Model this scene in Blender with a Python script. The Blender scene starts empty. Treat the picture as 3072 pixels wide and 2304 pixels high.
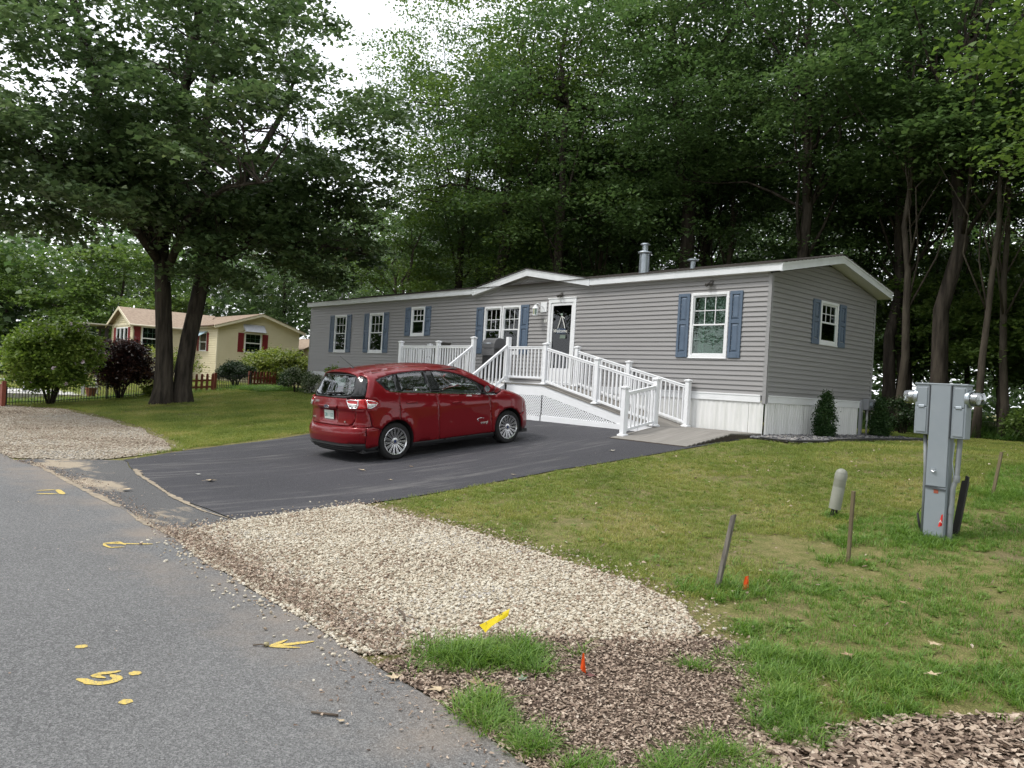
import bpy, bmesh, math, random
import numpy as np
from mathutils import Vector, Matrix, Euler
from mathutils.geometry import delaunay_2d_cdt
RAD = math.radians
SC = bpy.context.scene
COL = SC.collection
rng = np.random.default_rng(7)
random.seed(7)

# ------------------------------------------------------------------ camera
YAW, PIT, ROLL = -0.853759, 0.001703, 0.0584118
CAM = Vector((8.7098, -14.3947, -0.0843))
_f = Vector((math.sin(YAW)*math.cos(PIT), math.cos(YAW)*math.cos(PIT), math.sin(PIT)))
_r = Vector((math.cos(YAW), -math.sin(YAW), 0)); _u = _r.cross(_f)
_R = _r*math.cos(ROLL)+_u*math.sin(ROLL); _U = -_r*math.sin(ROLL)+_u*math.cos(ROLL)
cam = bpy.data.cameras.new('camera'); cam_o = bpy.data.objects.new('camera', cam); COL.objects.link(cam_o)
cam.sensor_fit = 'HORIZONTAL'; cam.sensor_width = 36.0; cam.lens = 36*2376.14/3072
cam.clip_start = 0.05; cam.clip_end = 2000
cam_o.matrix_world = Matrix(((_R.x, _U.x, -_f.x, CAM.x), (_R.y, _U.y, -_f.y, CAM.y), (_R.z, _U.z, -_f.z, CAM.z), (0, 0, 0, 1)))
SC.camera = cam_o

# ------------------------------------------------------------------ sky, sun, exposure (bright overcast)
SUN_EL, SUN_AZ = RAD(56), RAD(212)          # azimuth clockwise from +Y: light comes from over the road
w = bpy.data.worlds.new('World'); SC.world = w; w.use_nodes = True
nt = w.node_tree; nt.nodes.clear()
sky = nt.nodes.new('ShaderNodeTexSky'); sky.sky_type = 'NISHITA'; sky.sun_disc = False
sky.sun_elevation = SUN_EL; sky.sun_rotation = SUN_AZ; sky.air_density = 1.0; sky.dust_density = 3.0; sky.ozone_density = 1.0
tc = nt.nodes.new('ShaderNodeTexCoord')
cn = nt.nodes.new('ShaderNodeTexNoise'); cn.inputs['Scale'].default_value = 2.2; cn.inputs['Detail'].default_value = 5
cr = nt.nodes.new('ShaderNodeValToRGB')
cr.color_ramp.elements[0].position = 0.30; cr.color_ramp.elements[0].color = (9.5, 10.0, 10.8, 1)
cr.color_ramp.elements[1].position = 0.70; cr.color_ramp.elements[1].color = (15.5, 15.6, 15.8, 1)
mx = nt.nodes.new('ShaderNodeMixRGB'); mx.inputs['Fac'].default_value = 0.82
bg = nt.nodes.new('ShaderNodeBackground'); bg.inputs['Strength'].default_value = 0.1
wo = nt.nodes.new('ShaderNodeOutputWorld')
L = nt.links.new
L(tc.outputs['Generated'], cn.inputs['Vector']); L(cn.outputs['Fac'], cr.inputs['Fac'])
L(sky.outputs['Color'], mx.inputs['Color1']); L(cr.outputs['Color'], mx.inputs['Color2'])
L(mx.outputs['Color'], bg.inputs['Color']); L(bg.outputs['Background'], wo.inputs['Surface'])
sun = bpy.data.lights.new('sun', 'SUN'); sun.energy = 1.5; sun.angle = RAD(14); sun.color = (1.0, 0.965, 0.90)
sun_o = bpy.data.objects.new('sun', sun); COL.objects.link(sun_o)
_sd = Vector((math.sin(SUN_AZ)*math.cos(SUN_EL), math.cos(SUN_AZ)*math.cos(SUN_EL), math.sin(SUN_EL)))
sun_o.rotation_euler = (-_sd).to_track_quat('-Z', 'Y').to_euler()
vs = SC.view_settings; vs.view_transform = 'Standard'; vs.look = 'None'; vs.gamma = 1.0; vs.use_curve_mapping = False
SC.display_settings.display_device = 'sRGB'
vs.exposure = 0.72
try:
    SC.cycles.max_bounces = 7; SC.cycles.diffuse_bounces = 4; SC.cycles.glossy_bounces = 3
    SC.cycles.transmission_bounces = 4; SC.cycles.transparent_max_bounces = 10
    SC.cycles.use_denoising = True; SC.cycles.denoiser = 'OPENIMAGEDENOISE'; SC.cycles.denoising_input_passes = 'RGB_ALBEDO_NORMAL'; SC.cycles.denoising_prefilter = 'NONE'
    SC.cycles.sample_clamp_indirect = 4.0
except Exception:
    pass

# ------------------------------------------------------------------ materials
MATS = {}
def _nodes(name):
    m = bpy.data.materials.new(name); m.use_nodes = True
    t = m.node_tree; t.nodes.clear()
    return m, t, t.nodes.new, t.links.new
def ramp(new, stops):
    r = new('ShaderNodeValToRGB'); e = r.color_ramp.elements
    while len(e) < len(stops): e.new(0.5)
    for k, (p, c) in enumerate(stops):
        e[k].position = p; e[k].color = (*c, 1)
    return r
def noise(new, lk, vec, scale, detail=4, rough=.55, stretch=None):
    if stretch:
        mp = new('ShaderNodeMapping'); mp.inputs['Scale'].default_value = stretch; lk(vec, mp.inputs['Vector']); vec = mp.outputs['Vector']
    n = new('ShaderNodeTexNoise'); n.inputs['Scale'].default_value = scale; n.inputs['Detail'].default_value = detail
    n.inputs['Roughness'].default_value = rough; lk(vec, n.inputs['Vector']); return n.outputs['Fac']
def mixc(new, lk, fac, a, b, mode='MIX'):
    m = new('ShaderNodeMixRGB'); m.blend_type = mode
    for s, v in (('Fac', fac), ('Color1', a), ('Color2', b)):
        if isinstance(v, (int, float)): m.inputs[s].default_value = v
        elif isinstance(v, tuple): m.inputs[s].default_value = (*v, 1)
        else: lk(v, m.inputs[s])
    return m.outputs['Color']
def mathn(new, lk, op, a, b=0.0, clamp=False):
    m = new('ShaderNodeMath'); m.operation = op; m.use_clamp = clamp
    for k, v in enumerate((a, b)):
        if isinstance(v, (int, float)): m.inputs[k].default_value = v
        else: lk(v, m.inputs[k])
    return m.outputs[0]
def mapr(new, lk, v, a, b, c=0.0, d=1.0):
    m = new('ShaderNodeMapRange'); m.inputs[1].default_value = a; m.inputs[2].default_value = b
    m.inputs[3].default_value = c; m.inputs[4].default_value = d; lk(v, m.inputs[0]); return m.outputs[0]
def pmat(name, col, rough=.55, metal=0., spec=.5, col2=None, vs_=3., stretch=None, lo=.35, hi=.65, bump=None, coat=0., rvar=0., obj=False, speck=None):
    """principled surface: two tones mixed by noise, optional fine speckle and bump (scale, strength, distance)"""
    if name in MATS: return MATS[name]
    m, t, new, lk = _nodes(name)
    out = new('ShaderNodeOutputMaterial'); p = new('ShaderNodeBsdfPrincipled'); lk(p.outputs[0], out.inputs['Surface'])
    if obj:
        vec = new('ShaderNodeTexCoord').outputs['Object']
    else:
        vec = new('ShaderNodeNewGeometry').outputs['Position']
    c = None
    if col2 is not None:
        n = noise(new, lk, vec, vs_, 5, .6, stretch)
        f = mapr(new, lk, n, lo, hi)
        c = mixc(new, lk, f, col, col2)
        if rvar: lk(mapr(new, lk, n, .3, .7, rough-rvar, rough+rvar), p.inputs['Roughness'])
    if speck:
        n2 = noise(new, lk, vec, speck[0], 2, .5)
        c = mixc(new, lk, mapr(new, lk, n2, .35, .65), c if c is not None else col, speck[1], 'MIX') if len(speck) < 3 else mixc(new, lk, mathn(new, lk, 'MULTIPLY', mapr(new, lk, n2, .4, .65), speck[2]), c if c is not None else col, speck[1])
    if c is None: p.inputs['Base Color'].default_value = (*col, 1)
    else: lk(c, p.inputs['Base Color'])
    if not rvar: p.inputs['Roughness'].default_value = rough
    p.inputs['Metallic'].default_value = metal; p.inputs['Specular IOR Level'].default_value = spec
    if coat: p.inputs['Coat Weight'].default_value = coat; p.inputs['Coat Roughness'].default_value = .03
    if bump:
        nb = noise(new, lk, vec, bump[0], 4, .6, stretch)
        b = new('ShaderNodeBump'); b.inputs['Strength'].default_value = bump[1]; b.inputs['Distance'].default_value = bump[2]
        lk(nb, b.inputs['Height']); lk(b.outputs['Normal'], p.inputs['Normal'])
    MATS[name] = m; return m
def glassmat(name, tint=(.75, .85, .8), refl=.10, rough=.0):
    """thin window pane: clear transmission plus a Fresnel mirror"""
    if name in MATS: return MATS[name]
    m, t, new, lk = _nodes(name)
    out = new('ShaderNodeOutputMaterial'); mix = new('ShaderNodeMixShader')
    tr = new('ShaderNodeBsdfTransparent'); tr.inputs['Color'].default_value = (*tint, 1)
    gl = new('ShaderNodeBsdfGlossy'); gl.inputs['Roughness'].default_value = rough; gl.inputs['Color'].default_value = (.95, .97, 1, 1)
    lw = new('ShaderNodeFresnel'); lw.inputs['IOR'].default_value = 1.5
    f = mathn(new, lk, 'MULTIPLY_ADD', lw.outputs[0], 1.0)
    ad = mathn(new, lk, 'ADD', lw.outputs[0], refl, True)
    lk(ad, mix.inputs['Fac']); lk(tr.outputs[0], mix.inputs[1]); lk(gl.outputs[0], mix.inputs[2]); lk(mix.outputs[0], out.inputs['Surface'])
    MATS[name] = m; return m
def leafmat(name, stops, trans=.35, spec=.25, rough=.45, inst=False, patch=None):
    """foliage: each leaf its own hue, some light through the blade, a faint sheen"""
    if name in MATS: return MATS[name]
    m, t, new, lk = _nodes(name)
    out = new('ShaderNodeOutputMaterial')
    geo = new('ShaderNodeNewGeometry'); r = ramp(new, stops)
    rnd = new('ShaderNodeObjectInfo').outputs['Random'] if inst == 'only' else geo.outputs['Random Per Island']
    if patch:
        n = noise(new, lk, geo.outputs['Position'], patch[0], 3, .5)
        rnd = mathn(new, lk, 'ADD', mathn(new, lk, 'MULTIPLY', rnd, 1-patch[1]), mathn(new, lk, 'MULTIPLY', mapr(new, lk, n, .3, .7), patch[1]))
    lk(rnd, r.inputs['Fac']); c = r.outputs['Color']
    p = new('ShaderNodeBsdfPrincipled'); lk(c, p.inputs['Base Color']); p.inputs['Roughness'].default_value = rough; p.inputs['Specular IOR Level'].default_value = spec
    tl = new('ShaderNodeBsdfTranslucent'); hs = new('ShaderNodeHueSaturation'); hs.inputs['Value'].default_value = 1.35; hs.inputs['Saturation'].default_value = 1.1
    lk(c, hs.inputs['Color']); lk(hs.outputs[0], tl.inputs['Color'])
    mix = new('ShaderNodeMixShader'); mix.inputs['Fac'].default_value = trans
    lk(p.outputs[0], mix.inputs[1]); lk(tl.outputs[0], mix.inputs[2]); lk(mix.outputs[0], out.inputs['Surface'])
    MATS[name] = m; return m

# ------------------------------------------------------------------ object helpers
WL = {}
def tag(o, label=None, cat=None, group=None, kind=None):
    if label: o['label'] = label
    if cat: o['category'] = cat
    if group: o['group'] = group
    if kind: o['kind'] = kind
    return o
def thing(name, loc, label, cat, group=None):
    o = bpy.data.objects.new(name, None); COL.objects.link(o); o.location = loc; o.empty_display_size = .2
    WL[o] = Vector(loc); return tag(o, label, cat, group)
class MB:
    """collects faces in world coordinates, then links them as one mesh object"""
    def __init__(s): s.v = []; s.f = []; s.mi = []
    def add(s, vs, fs, mi=0):
        b = len(s.v); s.v += [tuple(q) for q in vs]; s.f += [tuple(i+b for i in f) for f in fs]; s.mi += [mi]*len(fs); return s
    def box(s, x0, y0, z0, x1, y1, z1, mi=0):
        if x0 > x1: x0, x1 = x1, x0
        if y0 > y1: y0, y1 = y1, y0
        if z0 > z1: z0, z1 = z1, z0
        return s.add([(x0,y0,z0),(x1,y0,z0),(x1,y1,z0),(x0,y1,z0),(x0,y0,z1),(x1,y0,z1),(x1,y1,z1),(x0,y1,z1)],
                     [(0,3,2,1),(4,5,6,7),(0,1,5,4),(1,2,6,5),(2,3,7,6),(3,0,4,7)], mi)
    def hexa(s, a, b, mi=0):
        """prism between two matching loops a (bottom) and b (top)"""
        n = len(a)
        return s.add(list(a)+list(b), [tuple(range(n-1, -1, -1)), tuple(range(n, 2*n))]+[(i, (i+1) % n, n+(i+1) % n, n+i) for i in range(n)], mi)
    def bar(s, p, q, w, h, up=(0, 0, 1), mi=0):
        """rectangular bar from p to q, w wide, h high"""
        p = Vector(p); q = Vector(q); d = (q-p).normalized(); u = Vector(up); sd = d.cross(u).normalized(); u = sd.cross(d).normalized()
        o = [sd*w/2*a+u*h/2*b for a, b in ((-1,-1),(1,-1),(1,1),(-1,1))]
        return s.hexa([p+k for k in o], [q+k for k in o], mi)
    def tube(s, pts, rad, n=8, mi=0, cap=True):
        pts = [Vector(q) for q in pts]; m = len(pts)
        if not hasattr(rad, '__len__'): rad = [rad]*m
        vs = []; prev = None
        for i, q in enumerate(pts):
            d = (pts[min(i+1, m-1)]-pts[max(i-1, 0)]).normalized()
            a = prev if prev is not None else (Vector((1,0,0)) if abs(d.x) < .9 else Vector((0,1,0)))
            a = (a-d*a.dot(d)).normalized(); b = d.cross(a); prev = a
            for k in range(n):
                t = 2*math.pi*k/n; vs.append(q+(a*math.cos(t)+b*math.sin(t))*rad[i])
        fs = [(i*n+k, i*n+(k+1) % n, (i+1)*n+(k+1) % n, (i+1)*n+k) for i in range(m-1) for k in range(n)]
        if cap: fs += [tuple(range(n-1, -1, -1)), tuple(range((m-1)*n, m*n))]
        return s.add(vs, fs, mi)
    def lathe(s, prof, org, ax=(0, 0, 1), n=24, mi=0, closed=False):
        """prof: (radius, height along axis)"""
        ax = Vector(ax).normalized(); a = ax.orthogonal().normalized(); b = ax.cross(a); org = Vector(org); m = len(prof)
        vs = [org+ax*h+(a*math.cos(2*math.pi*k/n)+b*math.sin(2*math.pi*k/n))*r for r, h in prof for k in range(n)]
        fs = [(i*n+k, i*n+(k+1) % n, ((i+1) % m)*n+(k+1) % n, ((i+1) % m)*n+k) for i in range(m if closed else m-1) for k in range(n)]
        return s.add(vs, fs, mi)
    def build(s, name, mat, parent=None, bevel=0., smooth=False, seg=2, label=None, origin=None):
        me = bpy.data.meshes.new(name)
        off = WL[parent] if parent in WL else Vector((0, 0, 0))
        if origin is not None: off = Vector(origin)
        me.from_pydata([(x-off.x, y-off.y, z-off.z) for x, y, z in s.v], [], s.f)
        mats = mat if isinstance(mat, (list, tuple)) else [mat]
        for q in mats: me.materials.append(q)
        if len(mats) > 1: me.polygons.foreach_set('material_index', s.mi)
        if bevel:
            b = bmesh.new(); b.from_mesh(me); bmesh.ops.remove_doubles(b, verts=b.verts, dist=1e-6)
            ed = [e for e in b.edges if len(e.link_faces) == 2 and e.calc_face_angle(0) > .5]
            bmesh.ops.bevel(b, geom=ed, offset=bevel, segments=seg, affect='EDGES', clamp_overlap=True, profile=.5)
            b.to_mesh(me); b.free()
        if smooth:
            me.polygons.foreach_set('use_smooth', [True]*len(me.polygons))
            if smooth == 'auto':
                b = bmesh.new(); b.from_mesh(me)
                for e in b.edges:
                    if len(e.link_faces) == 2 and e.calc_face_angle(0) > .6: e.smooth = False
                b.to_mesh(me); b.free()
        me.update()
        o = bpy.data.objects.new(name, me); COL.objects.link(o)
        if parent is not None:
            o.parent = parent
            pw = WL[parent]; WL[o] = off.copy(); o.location = off-pw
        else:
            WL[o] = off.copy(); o.location = off
        if label: o['label'] = label
        return o
def dup(o, loc=None, parent=None, rot=None):
    """copy of a part (shares its mesh); loc in world space of an unrotated parent"""
    c = o.copy(); COL.objects.link(c)
    if parent is not None: c.parent = parent
    if loc is not None:
        WL[c] = Vector(loc); c.location = Vector(loc)-(WL[c.parent] if c.parent else Vector((0,0,0)))
    if rot is not None: c.rotation_euler = rot
    return c
def copy_tree(root, loc, rotz=0., scale=1.):
    """a thing with its parts and their sub-parts"""
    r = root.copy(); COL.objects.link(r); r.location = loc; r.rotation_euler = (0, 0, rotz); r.scale = (scale,)*3 if not hasattr(scale, '__len__') else scale
    WL[r] = Vector(loc)
    for ch in list(root.children):
        c = ch.copy(); COL.objects.link(c); c.parent = r
        for g in ch.children:
            d = g.copy(); COL.objects.link(d); d.parent = c
    return r
def mesh_np(name, V, F, mat, smooth=False):
    """mesh from numpy arrays, all faces with the same number of corners"""
    me = bpy.data.meshes.new(name); V = np.asarray(V, np.float32); F = np.asarray(F, np.int32)
    me.vertices.add(len(V)); me.vertices.foreach_set('co', V.ravel())
    n, k = F.shape; me.loops.add(n*k); me.loops.foreach_set('vertex_index', F.ravel())
    me.polygons.add(n); me.polygons.foreach_set('loop_start', np.arange(0, n*k, k, dtype=np.int32))
    try: me.polygons.foreach_set('loop_total', np.full(n, k, np.int32))
    except Exception: pass
    if smooth: me.polygons.foreach_set('use_smooth', np.ones(n, bool))
    me.update(calc_edges=True); me.validate()
    if mat: me.materials.append(mat)
    return me
def text_mesh(name, body, size, mat, parent, M4, extrude=.002, shear=0., bold=0.):
    cu = bpy.data.curves.new(name, 'FONT'); cu.body = body; cu.size = size; cu.extrude = extrude; cu.align_x = 'CENTER'; cu.align_y = 'CENTER'; cu.shear = shear; cu.offset = bold
    cu.resolution_u = 3
    t = bpy.data.objects.new(name, cu); me = bpy.data.meshes.new_from_object(t)
    bpy.data.objects.remove(t); bpy.data.curves.remove(cu)
    me.materials.clear(); me.materials.append(mat)
    me.transform(M4)
    o = bpy.data.objects.new(name, me); COL.objects.link(o)
    if parent is not None: o.parent = parent
    return o
# the lie of the land: flat road, bank rising to the homes
_gy = np.array([-200, -11, -9, -6.9, -4.25, -2.5, 0, 3, 300.]); _gz = np.array([-1.72, -1.72, -1.66, -1.49, -1.22, -1.0, -.81, -.805, -.80])
_ty = np.arange(-40, 40, .05); _tz = np.interp(_ty, _gy, _gz)
_k = np.exp(-.5*(np.arange(-24, 25)*.05/.4)**2); _k /= _k.sum(); _tz = np.convolve(np.pad(_tz, 24, 'edge'), _k, 'valid')
def G(x, y):
    return np.interp(y, _ty, _tz)
def inpoly(px, py, poly):
    px = np.asarray(px); py = np.asarray(py); c = np.zeros(px.shape, bool); n = len(poly)
    for i in range(n):
        x0, y0 = poly[i]; x1, y1 = poly[(i+1) % n]
        if y0 == y1: continue
        c ^= ((y0 > py) != (y1 > py)) & (px < (x1-x0)*(py-y0)/(y1-y0)+x0)
    return c
def resample(poly, h, closed=True):
    out = []; n = len(poly)
    for i in range(n if closed else n-1):
        a = np.array(poly[i], float); b = np.array(poly[(i+1) % n], float); k = max(1, int(np.ceil(np.linalg.norm(b-a)/h)))
        out += [tuple(a+(b-a)*j/k) for j in range(k)]
    if not closed: out.append(tuple(poly[-1]))
    return out
def cdt(outer, holes=(), h=.05, res=True):
    """triangulated polygon with inner points every h; returns 2D points and triangles"""
    loops = [resample(p, h) if res else list(p) for p in (outer, *holes)]
    pts = []; edges = []
    for lp in loops:
        b = len(pts); pts += [Vector((float(a[0]), float(a[1]))) for a in lp]; edges += [(b+i, b+(i+1) % len(lp)) for i in range(len(lp))]
    A = np.array(loops[0]); x0, y0 = A.min(0); x1, y1 = A.max(0)
    gx, gy = np.meshgrid(np.arange(x0+h/2, x1, h), np.arange(y0+h/2, y1, h)); gx[1::2] += h*.5; gx = gx.ravel(); gy = gy.ravel()
    ok = inpoly(gx, gy, loops[0])
    for lp in loops[1:]: ok &= ~inpoly(gx, gy, lp)
    bd = np.array([(v.x, v.y) for v in pts])
    gx, gy = gx[ok], gy[ok]
    if len(gx):
        keep = np.ones(len(gx), bool)
        for s0 in range(0, len(gx), 2000):
            d = (gx[s0:s0+2000, None]-bd[None, :, 0])**2+(gy[s0:s0+2000, None]-bd[None, :, 1])**2
            keep[s0:s0+2000] = d.min(1) > (.45*h)**2
        pts += [Vector((float(a), float(b))) for a, b in zip(gx[keep], gy[keep])]
    v, e, f, *_ = delaunay_2d_cdt(pts, edges, [], 0, 1e-7)
    V = np.array([(q.x, q.y) for q in v]); F = np.array([t for t in f if len(t) == 3])
    c = V[F].mean(1); ok = inpoly(c[:, 0], c[:, 1], loops[0])
    for lp in loops[1:]: ok &= ~inpoly(c[:, 0], c[:, 1], lp)
    F = F[ok]
    a = V[F]; s = (a[:,1,0]-a[:,0,0])*(a[:,2,1]-a[:,0,1])-(a[:,1,1]-a[:,0,1])*(a[:,2,0]-a[:,0,0])
    F[s < 0] = F[s < 0][:, ::-1]
    return V, F
def sheet(name, outer, off, mat, holes=(), h=.3, kind='structure'):
    """a sheet that follows the ground, off metres above it"""
    V, F = cdt(outer, holes, h)
    P = np.column_stack([V, G(V[:, 0], V[:, 1])+off])
    me = mesh_np(name, P, F, mat, True); o = bpy.data.objects.new(name, me); COL.objects.link(o); WL[o] = Vector((0,0,0)); o['kind'] = kind
    return o
_scn = [0]
def scatter(name, P, rot, scl, idx, protos, parent=None):
    """many small pieces as instances on points: one object"""
    me = bpy.data.meshes.new(name); P = np.asarray(P, np.float32); n = len(P)
    me.vertices.add(n); me.vertices.foreach_set('co', P.ravel())
    a = me.attributes.new('rot', 'FLOAT_VECTOR', 'POINT'); a.data.foreach_set('vector', np.asarray(rot, np.float32).ravel())
    a = me.attributes.new('scl', 'FLOAT', 'POINT'); a.data.foreach_set('value', np.asarray(scl, np.float32))
    a = me.attributes.new('idx', 'INT', 'POINT'); a.data.foreach_set('value', np.asarray(idx, np.int32))
    o = bpy.data.objects.new(name, me); COL.objects.link(o); WL[o] = Vector((0,0,0))
    _scn[0] += 1
    c = bpy.data.collections.new('pieces_%d' % _scn[0])
    for k, q in enumerate(protos):
        ob = bpy.data.objects.new('piece_%02d_%02d' % (_scn[0], k), q); c.objects.link(ob)
    g = bpy.data.node_groups.new('scatter_%d' % _scn[0], 'GeometryNodeTree')
    g.interface.new_socket('Geometry', in_out='INPUT', socket_type='NodeSocketGeometry'); g.interface.new_socket('Geometry', in_out='OUTPUT', socket_type='NodeSocketGeometry')
    N = g.nodes.new; gi = N('NodeGroupInput'); go = N('NodeGroupOutput'); ip = N('GeometryNodeInstanceOnPoints'); ci = N('GeometryNodeCollectionInfo')
    ci.inputs['Collection'].default_value = c; ci.inputs['Separate Children'].default_value = True; ci.inputs['Reset Children'].default_value = True
    ip.inputs['Pick Instance'].default_value = True
    def attr(nm, ty):
        q = N('GeometryNodeInputNamedAttribute'); q.data_type = ty; q.inputs['Name'].default_value = nm; return q.outputs['Attribute']
    g.links.new(gi.outputs[0], ip.inputs['Points']); g.links.new(ci.outputs[0], ip.inputs['Instance'])
    g.links.new(attr('idx', 'INT'), ip.inputs['Instance Index']); g.links.new(attr('rot', 'FLOAT_VECTOR'), ip.inputs['Rotation']); g.links.new(attr('scl', 'FLOAT'), ip.inputs['Scale'])
    g.links.new(ip.outputs[0], go.inputs[0])
    md = o.modifiers.new('scatter', 'NODES'); md.node_group = g
    o['kind'] = 'stuff'
    if parent: o.parent = parent
    return o
# ================================================================== GROUND
def ground_mat():
    m, t, new, lk = _nodes('lawn_soil'); out = new('ShaderNodeOutputMaterial'); p = new('ShaderNodeBsdfPrincipled'); lk(p.outputs[0], out.inputs['Surface'])
    v = new('ShaderNodeNewGeometry').outputs['Position']
    a = noise(new, lk, v, .55, 4); b = noise(new, lk, v, 9, 5, .65); c = noise(new, lk, v, 70, 3, .6)
    col = mixc(new, lk, mapr(new, lk, b, .35, .62), (.155, .175, .052), (.27, .235, .105))
    col = mixc(new, lk, mathn(new, lk, 'MULTIPLY', mapr(new, lk, a, .52, .66), .75), col, (.215, .172, .105))
    col = mixc(new, lk, mathn(new, lk, 'MULTIPLY', mapr(new, lk, c, .40, .62), .55), col, (.050, .050, .020))
    lk(col, p.inputs['Base Color']); p.inputs['Roughness'].default_value = .95; p.inputs['Specular IOR Level'].default_value = .1
    bm = new('ShaderNodeBump'); bm.inputs['Strength'].default_value = .8; bm.inputs['Distance'].default_value = .03; lk(c, bm.inputs['Height']); lk(bm.outputs[0], p.inputs['Normal'])
    return m
def asphalt_mat(name, base, base2, speck, sand, edge_y=None, edge_w=.5, sand_amt=.6, streak=None, rough=.9):
    m, t, new, lk = _nodes(name); out = new('ShaderNodeOutputMaterial'); p = new('ShaderNodeBsdfPrincipled'); lk(p.outputs[0], out.inputs['Surface'])
    v = new('ShaderNodeNewGeometry').outputs['Position']
    vo = new('ShaderNodeTexVoronoi'); vo.inputs['Scale'].default_value = 95; lk(v, vo.inputs['Vector'])
    big = noise(new, lk, v, .45, 4); mid = noise(new, lk, v, 3.0, 6, .7); fine = noise(new, lk, v, 160, 2, .6)
    col = mixc(new, lk, mapr(new, lk, big, .35, .65), base, base2)
    sep = new('ShaderNodeSeparateColor'); lk(vo.outputs['Color'], sep.inputs[0])
    col = mixc(new, lk, mathn(new, lk, 'MULTIPLY', mapr(new, lk, sep.outputs[0], .30, .95), .70), col, speck)
    col = mixc(new, lk, mathn(new, lk, 'MULTIPLY', mapr(new, lk, fine, .48, .62), .70), col, tuple(.35*q for q in base))
    if streak:
        s = noise(new, lk, v, 1.0, 7, .68, (5.5, .55, 1)); s2 = noise(new, lk, v, .5, 3)
        f = mathn(new, lk, 'MULTIPLY', mapr(new, lk, s, .50, .70), mapr(new, lk, s2, .40, .58))
        col = mixc(new, lk, mathn(new, lk, 'MULTIPLY', f, .42), col, streak)
    if sand:
        if edge_y is not None:
            sx = new('ShaderNodeSeparateXYZ'); lk(v, sx.inputs[0])
            wob = mathn(new, lk, 'MULTIPLY_ADD', noise(new, lk, v, .9, 3), .9); 
            dist = mathn(new, lk, 'ADD', mathn(new, lk, 'SUBTRACT', edge_y, sx.outputs[1]), mathn(new, lk, 'MULTIPLY', mathn(new, lk, 'SUBTRACT', mid, .5), 1.3))
            f = mapr(new, lk, dist, 0.02, edge_w, 1., 0.)
            f = mathn(new, lk, 'MULTIPLY', f, mapr(new, lk, noise(new, lk, v, 1.1, 4), .38, .60))
        else:
            f = mapr(new, lk, noise(new, lk, v, .75, 7, .66, (1.0, 1.8, 1)), .49, .58)
        col = mixc(new, lk, mathn(new, lk, 'MULTIPLY', f, sand_amt), col, sand)
    lk(col, p.inputs['Base Color']); p.inputs['Roughness'].default_value = rough; p.inputs['Specular IOR Level'].default_value = .35
    h = mathn(new, lk, 'ADD', vo.outputs['Distance'], fine)
    bm = new('ShaderNodeBump'); bm.inputs['Strength'].default_value = .55; bm.inputs['Distance'].default_value = .006; lk(h, bm.inputs['Height']); lk(bm.outputs[0], p.inputs['Normal'])
    return m
def nonuni(lo, hi, a, b, fine, grow=1.22):
    c = list(np.arange(a, b+1e-6, fine)); s = fine
    while c[-1] < hi: s *= grow; c.append(c[-1]+s)
    s = fine
    while c[0] > lo: s *= grow; c.insert(0, c[0]-s)
    return np.array(c)
gx = nonuni(-320, 320, -30, 12, .3); gy = nonuni(-320, 420, -16, 9, .25)
GX, GY = np.meshgrid(gx, gy); nx, ny = len(gx), len(gy)
bumps = .012*np.sin(GX*2.1+1.3*np.sin(GY*1.7))*np.sin(GY*2.6)*np.clip((GY+9.5)/1.5, 0, 1)
GZ = G(GX, GY)-.010+np.where((GX > .6) & (GX < 12) & (GY > -9) & (GY < 8), bumps-.0, 0)
ii = np.arange(nx*ny).reshape(ny, nx)
me = mesh_np('ground', np.column_stack([GX.ravel(), GY.ravel(), GZ.ravel()]), np.column_stack([ii[:-1, :-1].ravel(), ii[:-1, 1:].ravel(), ii[1:, 1:].ravel(), ii[1:, :-1].ravel()]), ground_mat(), True)
o = bpy.data.objects.new('ground', me); COL.objects.link(o); o['kind'] = 'structure'

m_road = asphalt_mat('old_asphalt', (.112, .112, .114), (.140, .140, .141), (.26, .26, .258), (.25, .205, .165), -11.9, .70, .60)
m_apron = asphalt_mat('apron_asphalt', (.075, .074, .077), (.105, .103, .102), (.16, .16, .16), (.33, .275, .205), None, .5, .95)
m_drive = asphalt_mat('sealed_asphalt', (.037, .0365, .043), (.050, .049, .057), (.066, .065, .073), None, streak=(.22, .21, .20), rough=.75)
def wob(pts, amp, h=.15, seed=1):
    r = np.random.default_rng(seed); q = np.array(resample(pts, h, False)); n = r.normal(0, 1, q.shape)
    k = np.array([.15, .25, .3, .25, .15])
    for c in range(2): n[:, c] = np.convolve(n[:, c], k, 'same')
    n[0] = n[-1] = 0
    return [tuple(a) for a in q+n*amp]
road_edge = wob([(60, -11.85), (9, -11.9), (6.3, -12.02), (5.6, -11.97), (4.9, -11.93), (3.7, -11.95), (2.1, -11.9), (.9, -11.78), (-.9, -11.8), (-4.4, -11.82), (-6.1, -12.1), (-9, -12.2), (-22, -12.15), (-70, -12.1)], .05, .25, 3)
sheet('road', road_edge+[(-70, -18.5), (60, -18.5)], .004, m_road, h=.6)
apron_top = wob([(.35, -10.95), (-1.4, -11.02), (-3.9, -10.74), (-5.4, -10.55)], .04, .2, 5)
edge_mid = [q for q in road_edge if -6.0 < q[0] < .95]
sheet('driveway_apron', apron_top+[(-6.05, -11.4)]+[(x, y+.012) for x, y in edge_mid[::-1]], .0, m_apron, h=.3)
drv_left = wob([(-5.45, -10.55), (-6.5, -9.15), (-7.35, -6.3), (-8.0, -4), (-8.4, -2.4), (-8.6, -1.0)], .05, .25, 6)
drv_right = wob([(.12, -.9), (.15, -2.95), (-.1, -5.6), (.1, -9.1), (.35, -10.95)], .035, .25, 8)
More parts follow.
